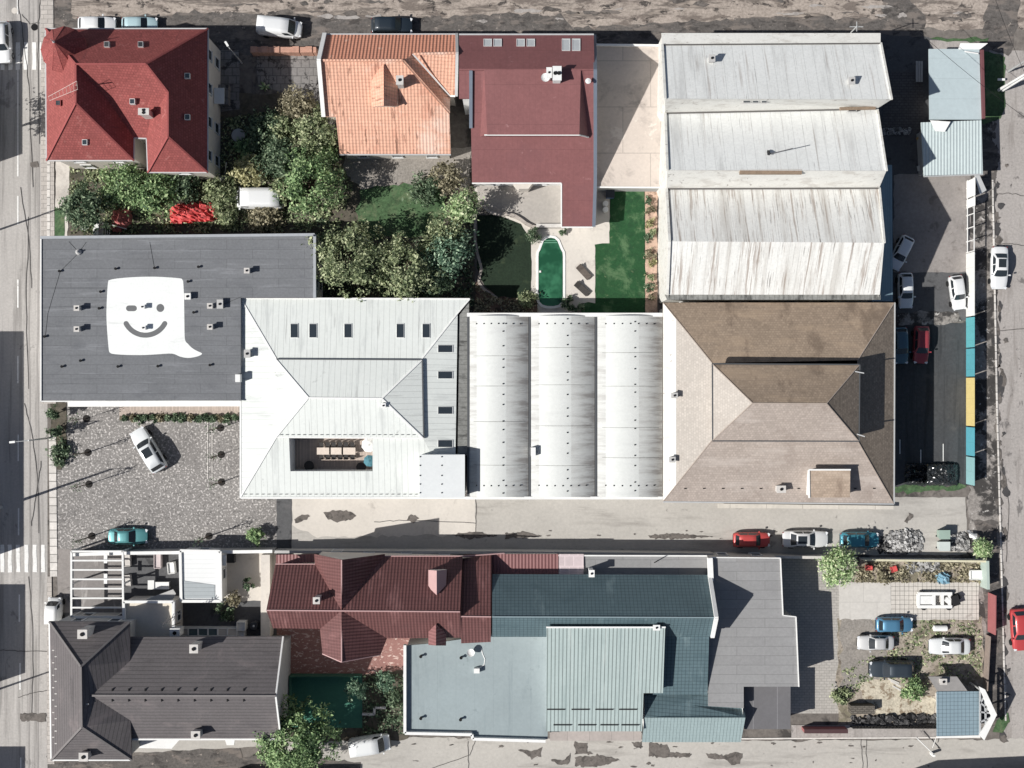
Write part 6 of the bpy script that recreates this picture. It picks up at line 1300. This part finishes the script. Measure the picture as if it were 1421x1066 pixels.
def lounger(px, py, ang, label, mm):
    c = W((px, py, 0)); t = thing('sun_lounger', label, 'lounger', c, math.radians(ang), 'sun loungers by the pool')
    def pt(mb, n, m_): o = mb.build(n, m_); o.parent = t; return o
    pt(MB().box((.28, 0, .32), (1.25, .66, .09)), 'mattress', mm); pt(MB().box((-.62, 0, .45), (.66, .66, .08), 0, Matrix.Rotation(.42, 3, 'Y')), 'backrest', mm); pt(MB().box((0, 0, .24), (1.85, .7, .05)), 'frame', m_ch)
    for sx in (-.8, .8):
        for sy in (-.28, .28): pt(MB().box((sx, sy, .11), (.07, .07, .24)), 'leg', m_ch)
lounger(810, 378, -47, 'upper brown sun lounger on the sunny pool terrace', m_rattan); lounger(807.5, 401, -42, 'lower dark sun lounger on the pool terrace', plain('dark lounger', col(70, 66, 62), .8))
wall_run('garden_wall', 'low curved stone edging between the grey terrace and the deep green lawn', 'wall', [(664, 280), (672, 288), (680, 295), (690, 298), (704, 298), (714, 300), (722, 305), (730, 311), (738, 315), (746, 316)], .45, .35, m_stone)
wall_run('lawn_edging', 'pale edging strip curving along the left of the pool lawn', 'edging', [(660, 298), (659, 330), (662, 350), (668, 372), (664, 392), (672, 402), (690, 414)], .12, .3, m_stone)
o = MB().box(W((763, 313.5, .25)), (3.0, .4, .5)).build('step_wall', m_brickw); tag(o, 'low grey step between the terrace and the pool below the maroon wing', 'wall')
for (x, y, l) in ((839.5, 284, 'upper white drum beside the blue bin'), (839.5, 292, 'lower white drum beside the blue bin')): o = MB().lathe(W((x, y, 0)), [(.3, 0), (.32, .45), (.3, .85), (.26, .87)], 14).build('drum', m_white); tag(o, l, 'drum', 'white drums by the garden shed corner')
c = W((846, 271, 0)); t = thing('bin', 'blue plastic bin by the end of the concrete yard', 'bin', c); MB().box((c.x, c.y, .5), (.8, .8, 1.0)).build('body', plain('blue plastic', col(70, 110, 160), .5), t); MB().box((c.x, c.y, 1.04), (.9, .9, .08)).build('lid', plain('dark lid', col(46, 54, 66), .5), t)
# red things in the left garden
rnd = random.Random(9)
def crumple(name, label, cat, pts, h, mat, n=15, rough=.18, par=None):
    xs = [p[0] for p in pts]; ys = [p[1] for p in pts]; b = MB(); G_ = {}
    for i in range(n + 1):
        for j in range(n + 1):
            px, py = min(xs) + (max(xs) - min(xs)) * i / n, min(ys) + (max(ys) - min(ys)) * j / n; d = inside(px, py, [(x, y) for x, y in pts])
            e = min(1, 2.6 * min(i, n - i, j, n - j) / n); p = W((px, py, 0)); G_[i, j] = (d, Vector((p.x + rnd.gauss(0, .05), p.y + rnd.gauss(0, .05), max(.03, h * e ** .5 + rnd.gauss(0, rough)))))
    for i in range(n):
        for j in range(n):
            q_ = [G_[i, j], G_[i + 1, j], G_[i + 1, j + 1], G_[i, j + 1]]
            if sum(x[0] for x in q_) >= 2: b.face([q_[0][1], q_[1][1], q_[2][1]]); b.face([q_[0][1], q_[2][1], q_[3][1]])
    o = b.build(name, mat); return tag(o, label, cat)
m_redc = plain('bright red cloth', col(230, 60, 58), .6); m_pinkc = plain('faded red cover', col(214, 108, 100), .7)
crumple('red_sheet', 'crumpled bright red sheet among the bushes above the dark flat roof', 'sheet', [(236, 290), (250, 284), (284, 280), (296, 284), (302, 306), (270, 308), (240, 312)], 1.0, m_redc, 16, .2)
crumple('red_cover', 'faded red covers heaped beside the white railing at the garden edge', 'cover', [(162, 290), (184, 292), (184, 314), (160, 322), (154, 316)], .9, m_pinkc, 10, .14)
c = W((144, 314, 0)); t = thing('railing', 'white metal stair railing above the corner of the dark flat roof', 'railing', c); b = MB(); b.bar(W((134, 308, 1.4)), W((133, 326, 1.4)), .6, .15); b.build('landing', m_white, t); b = MB(); b.bar(W((139, 308, 1.3)), W((176, 318, 1.0)), .09); b.bar(W((140, 326, 1.3)), W((152, 326, 1.2)), .09)
for k in range(5): b.bar(W((140 + k * 3, 309 + k, 1.25)), W((140 + k * 3, 325, 1.25)), .07)
b.build('rail', m_white, t); MB().box(W((137, 318, .6)), (.6, 1.2, 1.2)).build('support', m_white, t)
c = W((121, 316, 0)); t = thing('garden_chair', 'white garden chair left of the white railing', 'chair', c, .5); 
for nm, pc, ps in (('seat', (0, 0, .45), (.55, .55, .06)), ('backrest', (-.28, 0, .75), (.06, .55, .6)), ('armrest', (0, .3, .62), (.5, .07, .05)), ('armrest', (0, -.3, .62), (.5, .07, .05)), ('leg', (.22, .22, .22), (.06, .06, .44)), ('leg', (.22, -.22, .22), (.06, .06, .44)), ('leg', (-.22, .22, .22), (.06, .06, .44)), ('leg', (-.22, -.22, .22), (.06, .06, .44))): o = MB().box(pc, ps).build(nm, m_white); o.parent = t
o = crumple('blue_bag', 'small light blue bag under the green tree by the red house', 'bag', [(205, 278), (215, 278), (215, 292), (206, 292)], 2.9, plain('blue bag', col(110, 186, 206), .6), 6, .1)
c = W((333, 190, 0)); t = thing('garden_table', 'round grey garden table in the shade right of the red house', 'table', c); MB().lathe((c.x, c.y, .7), [(.75, 0), (.75, .05)], 18).build('tabletop', m_greyw, t); MB().lathe((c.x, c.y, 0), [(.3, 0), (.08, .06), (.08, .7)], 10).build('pedestal', m_greyw, t)
c = W((309, 250, 0)); t = thing('garden_lamp', 'grey garden post lamp near the corner of the red house', 'lamp', c); MB().tube([W((314, 226, 3.0)), W((312, 244, .1))], .05).build('post', m_gut, t); MB().lathe((c.x, c.y, 0), [(.35, 0), (.4, .3), (.2, .7), (.05, .8)], 10).build('base', m_greyw, t)
# entrance steps east of red house
o = MB().box(W((309, 133, .5)), (1.5, 2.2, 1.0)).build('entrance_step', m_tiles); tag(o, 'grey tiled entrance landing on the right side of the red house', 'steps')
o = MB().slab([[(297, 122, 3.0), (311, 122, 3.0), (311, 144, 3.0), (297, 144, 3.0)]], .12).build('door_canopy', m_white); tag(o, 'small white canopy on the right side of the red house', 'canopy')
# brick pillared wall
b0 = thing('brick_wall', 'orange brick wall with raised pillars along the dirt road left of the orange house', 'wall', W((400, 70, 0))); m_ob = surf('orange brick', col(206, 148, 120), .15, 1, .12, 3, pats=(('brick', .28, .1, .015, .8, .1, 'pos'),))
b = MB(); b.bar(W((353, 71.5, .65)), W((440, 71.5, .65)), .6, 1.3); b.build('panel', m_ob, b0)
for x in (354, 369, 385, 412, 430): MB().box(W((x, 71.3, .7)), (.7, .68, 1.42)).build('pillar', m_ob, b0)
# ================================================================ FENCES, WALLS, BINS, HEAPS
wall_run('boundary_wall', 'grey wall with a pale coping along the lower side of the cobbled car park', 'wall', [(112, 765.5), (180, 763.5), (384, 761)], 2.2, .25, m_greyw, None, m_white)
wall_run('boundary_wall', 'dark concrete wall between the lane and the maroon and teal houses', 'wall', [(386, 762), (700, 763), (985, 766)], 2.0, .2, m_greyw, None, m_greyw)
wall_run('boundary_wall', 'grey wall with pale coping along the lane beside the grey flat roofs', 'wall', [(985, 768), (1150, 770)], 2.0, .2, m_greyw, None, m_brickw)
wall_run('boundary_wall', 'rosy concrete wall between the cream terrace and the maroon tiled house', 'wall', [(374, 766), (374, 880)], 2.0, .9, m_conc2, None, m_conc2)
wall_run('garden_fence', 'fence with a yellowish top along the lane above the narrow garden', 'fence', [(1192, 774), (1362, 776)], 1.6, .12, m_greyw, None, surf('yellowish lath', col(214, 206, 168), .1, .5, .1))
wall_run('garden_fence', 'pale green fence at the right end of the narrow garden', 'fence', [(1361, 775), (1362, 814)], 1.8, .3, plain('pale green boards', col(172, 190, 178), .6))
wall_run('slab_gate', 'maroon sheet gate at the right end of the white slab yard', 'gate', [(1371.5, 822), (1371, 876)], 1.9, .12, plain('maroon sheet', col(176, 92, 92), .5))
wall_run('side_fence', 'brown plank fence below the maroon gate on the right street', 'fence', [(1368, 880), (1364, 955)], 1.2, .1, surf('weathered planks', col(150, 132, 120), .2, .6, .15))
wall_run('yard_fence', 'dark wall at the left end of the parking yard below the teal tiled roof', 'wall', [(562, 932), (562, 936)], 1.2, .2, m_greyw)
wall_run('court_fence', 'green screen fence between the red paving and the green court', 'fence', [(404, 935), (503, 935)], 1.3, .08, plain('green mesh screen', col(44, 104, 84), .8))
wall_run('court_fence', 'green screen fence at the left side of the green court', 'fence', [(405, 936), (405, 1000)], 1.3, .08, plain('green mesh screen', col(44, 104, 84), .8))
wall_run('step_edge', 'stepped pale stone edge in the shade right of the green court', 'edging', [(503, 990), (520, 990), (520, 981), (536, 981)], .4, .25, m_brickw)
# long coloured fence along the right street
for y0, y1, cc, l in ((352, 440, (232, 232, 226), 'white painted section at the top of the long street fence'), (441, 483, (70, 182, 190), 'turquoise section below the white one in the long street fence'), (484, 523, (62, 172, 186), 'deeper turquoise section above the yellow one in the long street fence'), (524, 591, (226, 200, 104), 'yellow section in the middle of the long street fence'), (592, 632, (62, 176, 194), 'turquoise section right below the yellow one in the long street fence'), (633, 672, (132, 190, 192), 'pale faded turquoise section at the lower end of the long street fence')):
    t = thing('street_fence', l, 'fence', W((1341, (y0 + y1) / 2, 0)), 0, 'sections of the coloured street fence'); a, b_ = W((1341, y0 + .3, 1.2)), W((1341, y1 - .3, 1.2))
    a = Vector((W((1341, 0)).x, W((0, y0 + .4)).y, 1.2)); b_ = Vector((a.x, W((0, y1 - .4)).y, 1.2)); MB().box((a.x, (a.y + b_.y) / 2, 1.05), (.1, abs(a.y - b_.y), 2.1)).build('panel', surf('fence paint %d' % y0, col(*cc), .08, .5, .06, 3, .6, pats=(('line', 'u', 1.6, .02, .8),)), t)
    for yy in (a.y - .2, b_.y + .2): MB().box((a.x + .1, yy, 1.0), (.1, .1, 2.0)).build('post', m_gut, t)
t = thing('street_fence', 'white open fence frame with leaning sheets below the corrugated shed', 'fence', W((1345, 290, 0)))
b = MB(); X = W((1341, 0)).x
for y in (262, 285, 300, 318, 336, 351): yy = W((0, y)).y; b.box((X, yy, 1.05), (.09, .09, 2.1))
for z in (.3, 2.05): b.bar((X, W((0, 251)).y, z), (X, W((0, 351)).y, z), .08)
b.build('frame', m_white, t); b = MB()
for (y0, y1) in ((252, 276), (278, 290)): b.box((X, (W((0, y0)).y + W((0, y1)).y) / 2, 1.2), (.06, abs(W((0, y0)).y - W((0, y1)).y), 2.2))
b.build('sheet_panel', m_white, t)
o = MB().slab([[(1352, 242, 2.4), (1358, 240, 2.2), (1369, 264, 1.0), (1360, 270, 1.2)]], .05).build('leaning_sheet', m_white); tag(o, 'white sheet leaning at the lower right corner of the corrugated shed', 'sheet')
# waste bins
for (x, y, cc, l) in ((1305, 740, (150, 176, 160), 'pale green wheeled waste bin, the upper of two on the lane'), (1305, 756, (198, 208, 202), 'light grey wheeled waste bin, the lower of two on the lane')):
    c = W((x, y, 0)); t = thing('waste_bin', l, 'bin', c, 0, 'waste bins on the lane'); mm = plain('bin plastic %d' % y, col(*cc), .5); b = MB()
    P0 = [(-.55, -.45), (.55, -.45), (.55, .45), (-.55, .45)]; lo = [Vector((c.x + p[0] * .82, c.y + p[1] * .82, .12)) for p in P0]; hi = [Vector((c.x + p[0], c.y + p[1], 1.15)) for p in P0]
    for i in range(4): b.face([lo[i], lo[(i + 1) % 4], hi[(i + 1) % 4], hi[i]])
    b.face(lo); b.face(hi); b.build('body', mm, t); MB().box((c.x, c.y, 1.2), (1.2, 1.0, .09)).build('lid', mm, t); MB().box((c.x, c.y + .53, 1.12), (1.0, .06, .06)).build('handle', m_trim, t)
    for sx in (-.45, .45): MB().lathe((c.x + sx, c.y - .3, 0), [(.1, 0), (.1, .2)], 8).build('wheel', m_tyre, t)
def heap(name, label, pts, n, s0, s1, cols, h, seed):
    rnd = random.Random(seed); b = MB(); xs = [p[0] for p in pts]; ys = [p[1] for p in pts]; cx, cy = sum(xs) / len(xs), sum(ys) / len(ys); k = 0
    R_ = max(max(xs) - min(xs), max(ys) - min(ys)) / 2; vs = []
    while k < n:
        px, py = rnd.uniform(min(xs), max(xs)), rnd.uniform(min(ys), max(ys))
        if not inside(px, py, pts): continue
        d = min(1, math.hypot((px - cx), (py - cy) * 1.6) / R_); p = W((px, py, 0)); p.z = max(.05, h * (1 - d) * rnd.uniform(.75, 1.05)); s_ = rnd.uniform(s0, s1)
        b.box(p, (s_, s_ * rnd.uniform(.6, 1), s_ * rnd.uniform(.5, .9)), rnd.uniform(0, 3), Matrix.Rotation(rnd.uniform(-.6, .6), 3, 'X')); k += 1
    o = b.build(name, cols, merge=False); tag(o, label, 'heap', None, 'stuff'); return o
m_rub = leaves('pale rubble', [col(70, 70, 70), col(130, 128, 126), col(196, 194, 190), col(236, 234, 230)], .9); m_rubd = leaves('dark chippings', [col(44, 44, 46), col(66, 65, 66), col(96, 94, 94), col(130, 128, 126)], .9)
heap('rubble_heap', 'heap of pale broken stones on the lane right of the teal car', [(1226, 744), (1240, 737), (1262, 734), (1276, 738), (1281, 752), (1278, 766), (1240, 768), (1226, 762)], 620, .1, .38, m_rub, .7, 1)
heap('chippings_heap', 'dark stone chippings between the teal car and the pale stones', [(1220, 745), (1244, 742), (1246, 768), (1218, 768)], 320, .08, .22, m_rubd, .3, 2)
heap('rubble_heap', 'small heap of pale stones right of the waste bins', [(1318, 744), (1338, 738), (1346, 752), (1342, 764), (1318, 764)], 330, .1, .34, m_rub, .5, 3)
heap('rubble_heap', 'row of white rubble beside the dark setts near the upper shed', [(1224, 180), (1262, 179), (1262, 186), (1224, 186)], 120, .15, .4, m_rub, .3, 4)
heap('bric_a_brac', 'scattered small stored things along the fence in the lower right yard', [(1180, 994), (1296, 992), (1298, 1003), (1182, 1004)], 200, .12, .5, m_rubd, .5, 6)
heap('rubble_heap', 'pale rubble and leaves in the narrow garden', [(1256, 780), (1300, 779), (1302, 792), (1262, 793)], 160, .15, .5, m_rub, .2, 7)
# picket fence in front of the yard
t = thing('picket_fence', 'dark picket fence along the lower pavement of the right yard', 'fence', W((1240, 1006, 0))); b = MB(); y = W((0, 1007)).y
for k in range(60): x = lerp(W((1180, 0)).x, W((1298, 0)).x, k / 59); b.box((x, y, .55), (.1, .04, 1.1))
b.build('picket', m_trim, t); b = MB(); b.bar((W((1178, 0)).x, y + .05, .4), (W((1300, 0)).x, y + .05, .4), .06); b.bar((W((1178, 0)).x, y + .05, .9), (W((1300, 0)).x, y + .05, .9), .06); b.build('rail', m_trim, t)
wall_run('low_wall', 'maroon gabion-like gate wall at the left end of the picket fence', 'wall', [(1112, 1010), (1172, 1010)], 1.2, .35, plain('maroon sheet', col(176, 92, 92), .5), None, plain('dark maroon', col(86, 56, 58), .6))
# things in the right yard and the lower left yard
def crate(x, y, l, mm, w_, d_, h_, rz=0, nm='crate', cat='crate', g=None):
    c = W((x, y, 0)); t = thing(nm, l, cat, (c.x, c.y, 0), rz, g); b = MB()
    for sx, sy, ax, ay in ((-1, 0, .06, d_), (1, 0, .06, d_), (0, -1, w_, .06), (0, 1, w_, .06)): b.box((sx * w_ / 2, sy * d_ / 2, h_ / 2), (ax + (0 if sx else .06), ay, h_))
    o = b.build('side', mm); o.parent = t; o = MB().box((0, 0, h_ * .75), (w_ - .07, d_ - .07, .05)).build('lid', mm); o.parent = t
m_redp = plain('red plastic', col(226, 66, 60), .5)
crate(1204.5, 787, 'bright red crate at the left of the narrow garden', m_redp, .65, .5, .5, 0, g='red crates in the narrow garden'); crate(1239, 789, 'bright red crate in the middle of the narrow garden', m_redp, .6, .55, .45, .3, g='red crates in the narrow garden')
crate(1352, 797, 'white box lid at the right end of the narrow garden', m_white, 1.3, 1.0, .6, 0, 'box', 'box'); crumple('blue_cover', 'blue glossy cover bunched in the narrow garden', 'cover', [(1300, 796), (1310, 793), (1318, 800), (1315, 810), (1303, 811), (1298, 804)], .7, plain('blue foil', col(110, 162, 184), .3), 9, .12)
c = W((1303, 871, 0)); t = thing('gas_bottle', 'white tank lying on the weeds below the chassis', 'tank', c); b = MB(); b.tube([(c.x - .8, c.y, .35), (c.x - .7, c.y, .35), (c.x + .7, c.y, .35), (c.x + .8, c.y, .35)], [.15, .33, .33, .15], 12); b.build('tank', m_white, t); MB().box((c.x, c.y, .06), (1.2, .4, .16)).build('cradle', m_trim, t)
for i, (x, y, rz) in enumerate(((1243, 949, .5), (1246, 956, .5), (1240, 945, .6))): o = MB().box(W((x, y, .1 + i * .02)), (1.3, .18, .08), rz - 1.0).build('plank', m_brickw); tag(o, 'pale plank lying beside the leafy shrub, %s of three' % ('middle', 'lowest', 'uppermost')[i], 'plank', 'planks in the dirt yard')
o = MB().box(W((1195, 983, .6)), (2.6, .9, 1.2)).build('wood_stack', surf('grey stacked wood', col(120, 112, 100), .3, 1.5, .2, pats=(('brick', .5, .2, .05, .5, .2, 'pos'),))); tag(o, 'long grey wood stack beside the green bush in the lower right yard', 'stack')
crumple('white_board', 'white board leaning against the hedge corner of the lane', 'board', [(1338, 738), (1346, 736), (1358, 750), (1352, 754)], 1.1, m_white, 6, .04)
zz = sheet(60, 750, 7.894)
def yb(x, y): return zz(x, y)[:2]
crate(*yb(930, 210), 'pale rimmed tub beside the pergola, upper one', m_brickw, .75, 1.3, .6, .05, 'tub', 'tub', 'tubs beside the pergola'); crate(*yb(935, 435), 'pale rimmed tub beside the pergola, lower one', m_brickw, .75, 1.2, .6, .1, 'tub', 'tub', 'tubs beside the pergola')
crate(*yb(1270, 212), 'pinkish box left of the white garage in the yard', surf('pinkish board', col(206, 190, 188), .1, .5, .1), .7, 1.7, .7, 0, 'box', 'box')
c = W((*yb(1300, 480), 0)); t = thing('work_table', 'white metal table with rails between the tubs and the garage', 'table', c); MB().box((c.x, c.y, .85), (2.1, .8, .06)).build('tabletop', m_white, t); MB().box((c.x - .9, c.y + .1, .95), (.7, 1.0, .06)).build('side_shelf', m_white, t)
for sx in (-.95, .95):
    for sy in (-.32, .32): MB().box((c.x + sx, c.y + sy, .42), (.06, .06, .84)).build('leg', m_gut, t)
o = MB().slab([[(197, 834, 2.6), (240, 818, 2.6), (244, 824, 2.6), (238, 834, 2.6)]], .1).build('shade_awning', m_greyw); tag(o, 'grey awning sheet at the upper edge of the cream annexe', 'awning')
crate(240, 787, 'white crate standing beside the garage wall', m_white, .7, 1.2, .8, .1, 'crate', 'crate'); 
c = W((301, 872, 0)); t = thing('cold_frame', 'row of glazed cold frames along the back of the dark grey house', 'greenhouse', c); zq = sheet(220, 750, 7.894); m_cg = plain('greenhouse glass', col(84, 108, 112), .15, 0, .6)
x0, x1 = W((252, 0)).x, W((333, 0)).x; y0, y1 = W((0, 869)).y, W((0, 879)).y
for k in range(6):
    a, d = lerp(x0, x1, k / 6), lerp(x0, x1, (k + 1) / 6); b = MB()
    for (cx_, cy_, wx, wy) in (((a + d) / 2, y0, d - a, .07), ((a + d) / 2, y1, d - a, .07), (a + .04, (y0 + y1) / 2, .07, y0 - y1), (d - .04, (y0 + y1) / 2, .07, y0 - y1)): b.box((cx_, cy_, .6), (wx, wy, 1.2))
    f = b.build('frame', m_white, t); MB().box(((a + d) / 2, (y0 + y1) / 2, 1.1), (d - a - .16, y0 - y1 - .1, .03)).build('pane', m_cg if k not in (0, 4, 5) else m_conc2, f)
crate(338, 866, 'white cabinet at the right end of the glazed cold frames, upper one', m_white, .9, .9, 1.3, 0, 'cabinet', 'cabinet', 'white cabinets by the cold frames'); crate(337, 878, 'white cabinet at the right end of the glazed cold frames, lower one', m_white, .8, .6, 1.1, 0, 'cabinet', 'cabinet', 'white cabinets by the cold frames')
c = W((355, 866, 0)); t = thing('water_butt', 'round dark water butt with a pale lid knob beside the rosy wall', 'barrel', c); MB().lathe(c, [(.4, 0), (.48, .5), (.42, 1.0), (.36, 1.02)], 16).build('barrel', plain('dark grey plastic', col(70, 72, 76), .5), t); MB().lathe((c.x, c.y, 1.02), [(.12, 0), (.1, .1)], 10).build('lid', m_white, t)
crate(322, 774, 'dark grey box beside the garage on the cream terrace', plain('dark box', col(70, 70, 72), .7), .8, .85, .8, 0, 'box', 'box'); o = MB().slab([[(304, 770, 2.7), (314, 770, 2.7), (314, 785, 2.7), (304, 785, 2.7)]], .1).build('side_canopy', m_white); tag(o, 'small white canopy on the right side of the garage', 'canopy')
tree('shrub', 'bare brown shrub at the lower end of the cream terrace', 'shrub', 322, 832, 10, 1.2, 'brown', GT, .6, .8); tree('shrub', 'dark spiky shrub beside the rosy wall of the cream terrace', 'shrub', 345, 812, 8, 1.6, 'dark', GT, .7, .8); tree('shrub', 'low dark shrubs behind the garage', 'shrub', 312, 848, 13, 1.0, 'dark', GT, .5, .9)
# long table and things near the metal sheds
c = W((1273.5, 101, 0)); t = thing('bench', 'grey slatted bench on the asphalt left of the upper shed', 'bench', c); b = MB()
for dx in (-.27, 0, .27): b.box((c.x + dx, c.y, .48), (.22, 2.3, .06))
b.build('seat', m_greyw, t)
for sy in (-.9, .9): MB().box((c.x, c.y + sy, .22), (.6, .08, .44)).build('leg', m_trim, t)
crate(1275, 194, 'small yellow box beside the corrugated shed', plain('yellow plastic', col(214, 172, 70), .5), .45, .5, .6, .3, 'box', 'box'); crate(1276, 234, 'white pot at the lower left corner of the corrugated shed', m_white, .5, .5, .5, .2, 'box', 'box')
tree('shrub', 'yellowish weeds on the gutter corner of the white warehouse', 'shrub', 1222, 147, 7, 7.5, 'gold', GT, .3, .8, trunk=False) if False else None
# benches and board near the green strip
o = MB().box(W((1389.5, 110.5, .35)), (.8, .24, .12)).build('bench_board', m_white); tag(o, 'short white board on the small green lawn strip', 'board')
# ================================================================ STREET LAMPS AND POLES
def lamp(x, y, h, label, ax=0.0, ay=0.0, arm=1.4, head=True, r_=.09, mm=None, cat='street lamp', nm='street_lamp', g='street lamps and poles'):
    c = W((x, y, 0)); t = thing(nm, label, cat, c, 0, g); mm = mm or m_gut
    MB().tube([(c.x, c.y, -.1), (c.x, c.y, h)], [r_ * 1.4, r_ * .8], 8).build('pole', mm, t)
    if head:
        e = Vector((c.x + ax * arm, c.y + ay * arm, h + .25)); MB().tube([(c.x, c.y, h - .05), e], .04).build('arm', mm, t); MB().box(e + Vector((ax * .2, ay * .2, 0)), (.6, .22, .12), math.atan2(ay, ax)).build('lamp_head', m_white, t)
lamp(68, 608, 5.2, 'street lamp at the kerb beside the office planting bed', -1, -.1)
lamp(-10, 322, 8, 'street lamp across the left street near the dark flat roof, beyond the edge', 1, 0)
lamp(2, 704, 11.5, 'tall lamp post across the left street facing the cobbled car park', 1, 0, r_=.13)
lamp(336, 88, 5.4, 'pale lamp post between the white van and the red house', -.5, .8, .3, r_=.06)
lamp(1398, 100, 6.5, 'leaning white concrete pole above the right side street', 1, .4, 1.0)
lamp(-6, 958, 8, 'street lamp across the left street facing the dark grey house, beyond the edge', 1, 0)
c = W((1398, 126, 0)); t = thing('utility_pole', 'double white concrete pole lying towards the right edge on the green strip', 'pole', c, 0, 'street lamps and poles'); MB().tube([W((1386, 125, .1)), W((1421, 104, 6.0))], [.17, .12], 8).build('pole', m_white, t); MB().tube([W((1391, 126, .1)), W((1421, 108, 5.6))], [.15, .1], 8).build('brace', m_white, t)
c = W((1324, 1046, 0)); t = thing('barrier', 'white rope barrier posts where the lower lane meets the corner', 'barrier', c); MB().tube([W((1272, 1024, 1.2)), W((1295, 1046, 1.0))], .05).build('rope', m_white, t); MB().box(W((1294, 1047, .5)), (.25, .25, 1.0)).build('post', m_white, t); MB().tube([W((1299, 1024, .8)), W((1294, 1038, .9))], .035).build('rope', m_white, t)
for (a, d, l) in (((-40, 190, 7), (1500, -20, 7), 'thin overhead wire crossing the dirt road'), ((1362, -60, 7.5), (1440, 140, 7.5), 'thin overhead wire over the right corner of the dirt road'), ((1270, 40, 7), (1460, 190, 7), 'thin overhead wire over the blue grey sheds')):
    if a[0] < 0: continue
    b = MB(); p, q_ = W(a), W(d); b.tube([p.lerp(q_, k / 10) - Vector((0, 0, .6 * (1 - (k / 5 - 1) ** 2))) for k in range(11)], .022, 4); tag(b.build('overhead_wire', BLACK), l, 'wire', 'overhead wires')
for x, y, s_, l in ((48, 38, .38, 'round manhole cover left of the red house turret'), (20.5, 15, .34, 'pale round manhole cover near the top left corner'), (54.5, 41, .0, '')):
    if s_: o = MB().lathe(W((x, y, 0)), [(s_, .02), (s_, .045)], 20).build('manhole_cover', BLACK if x > 40 else m_conc2); tag(o, l, 'manhole')
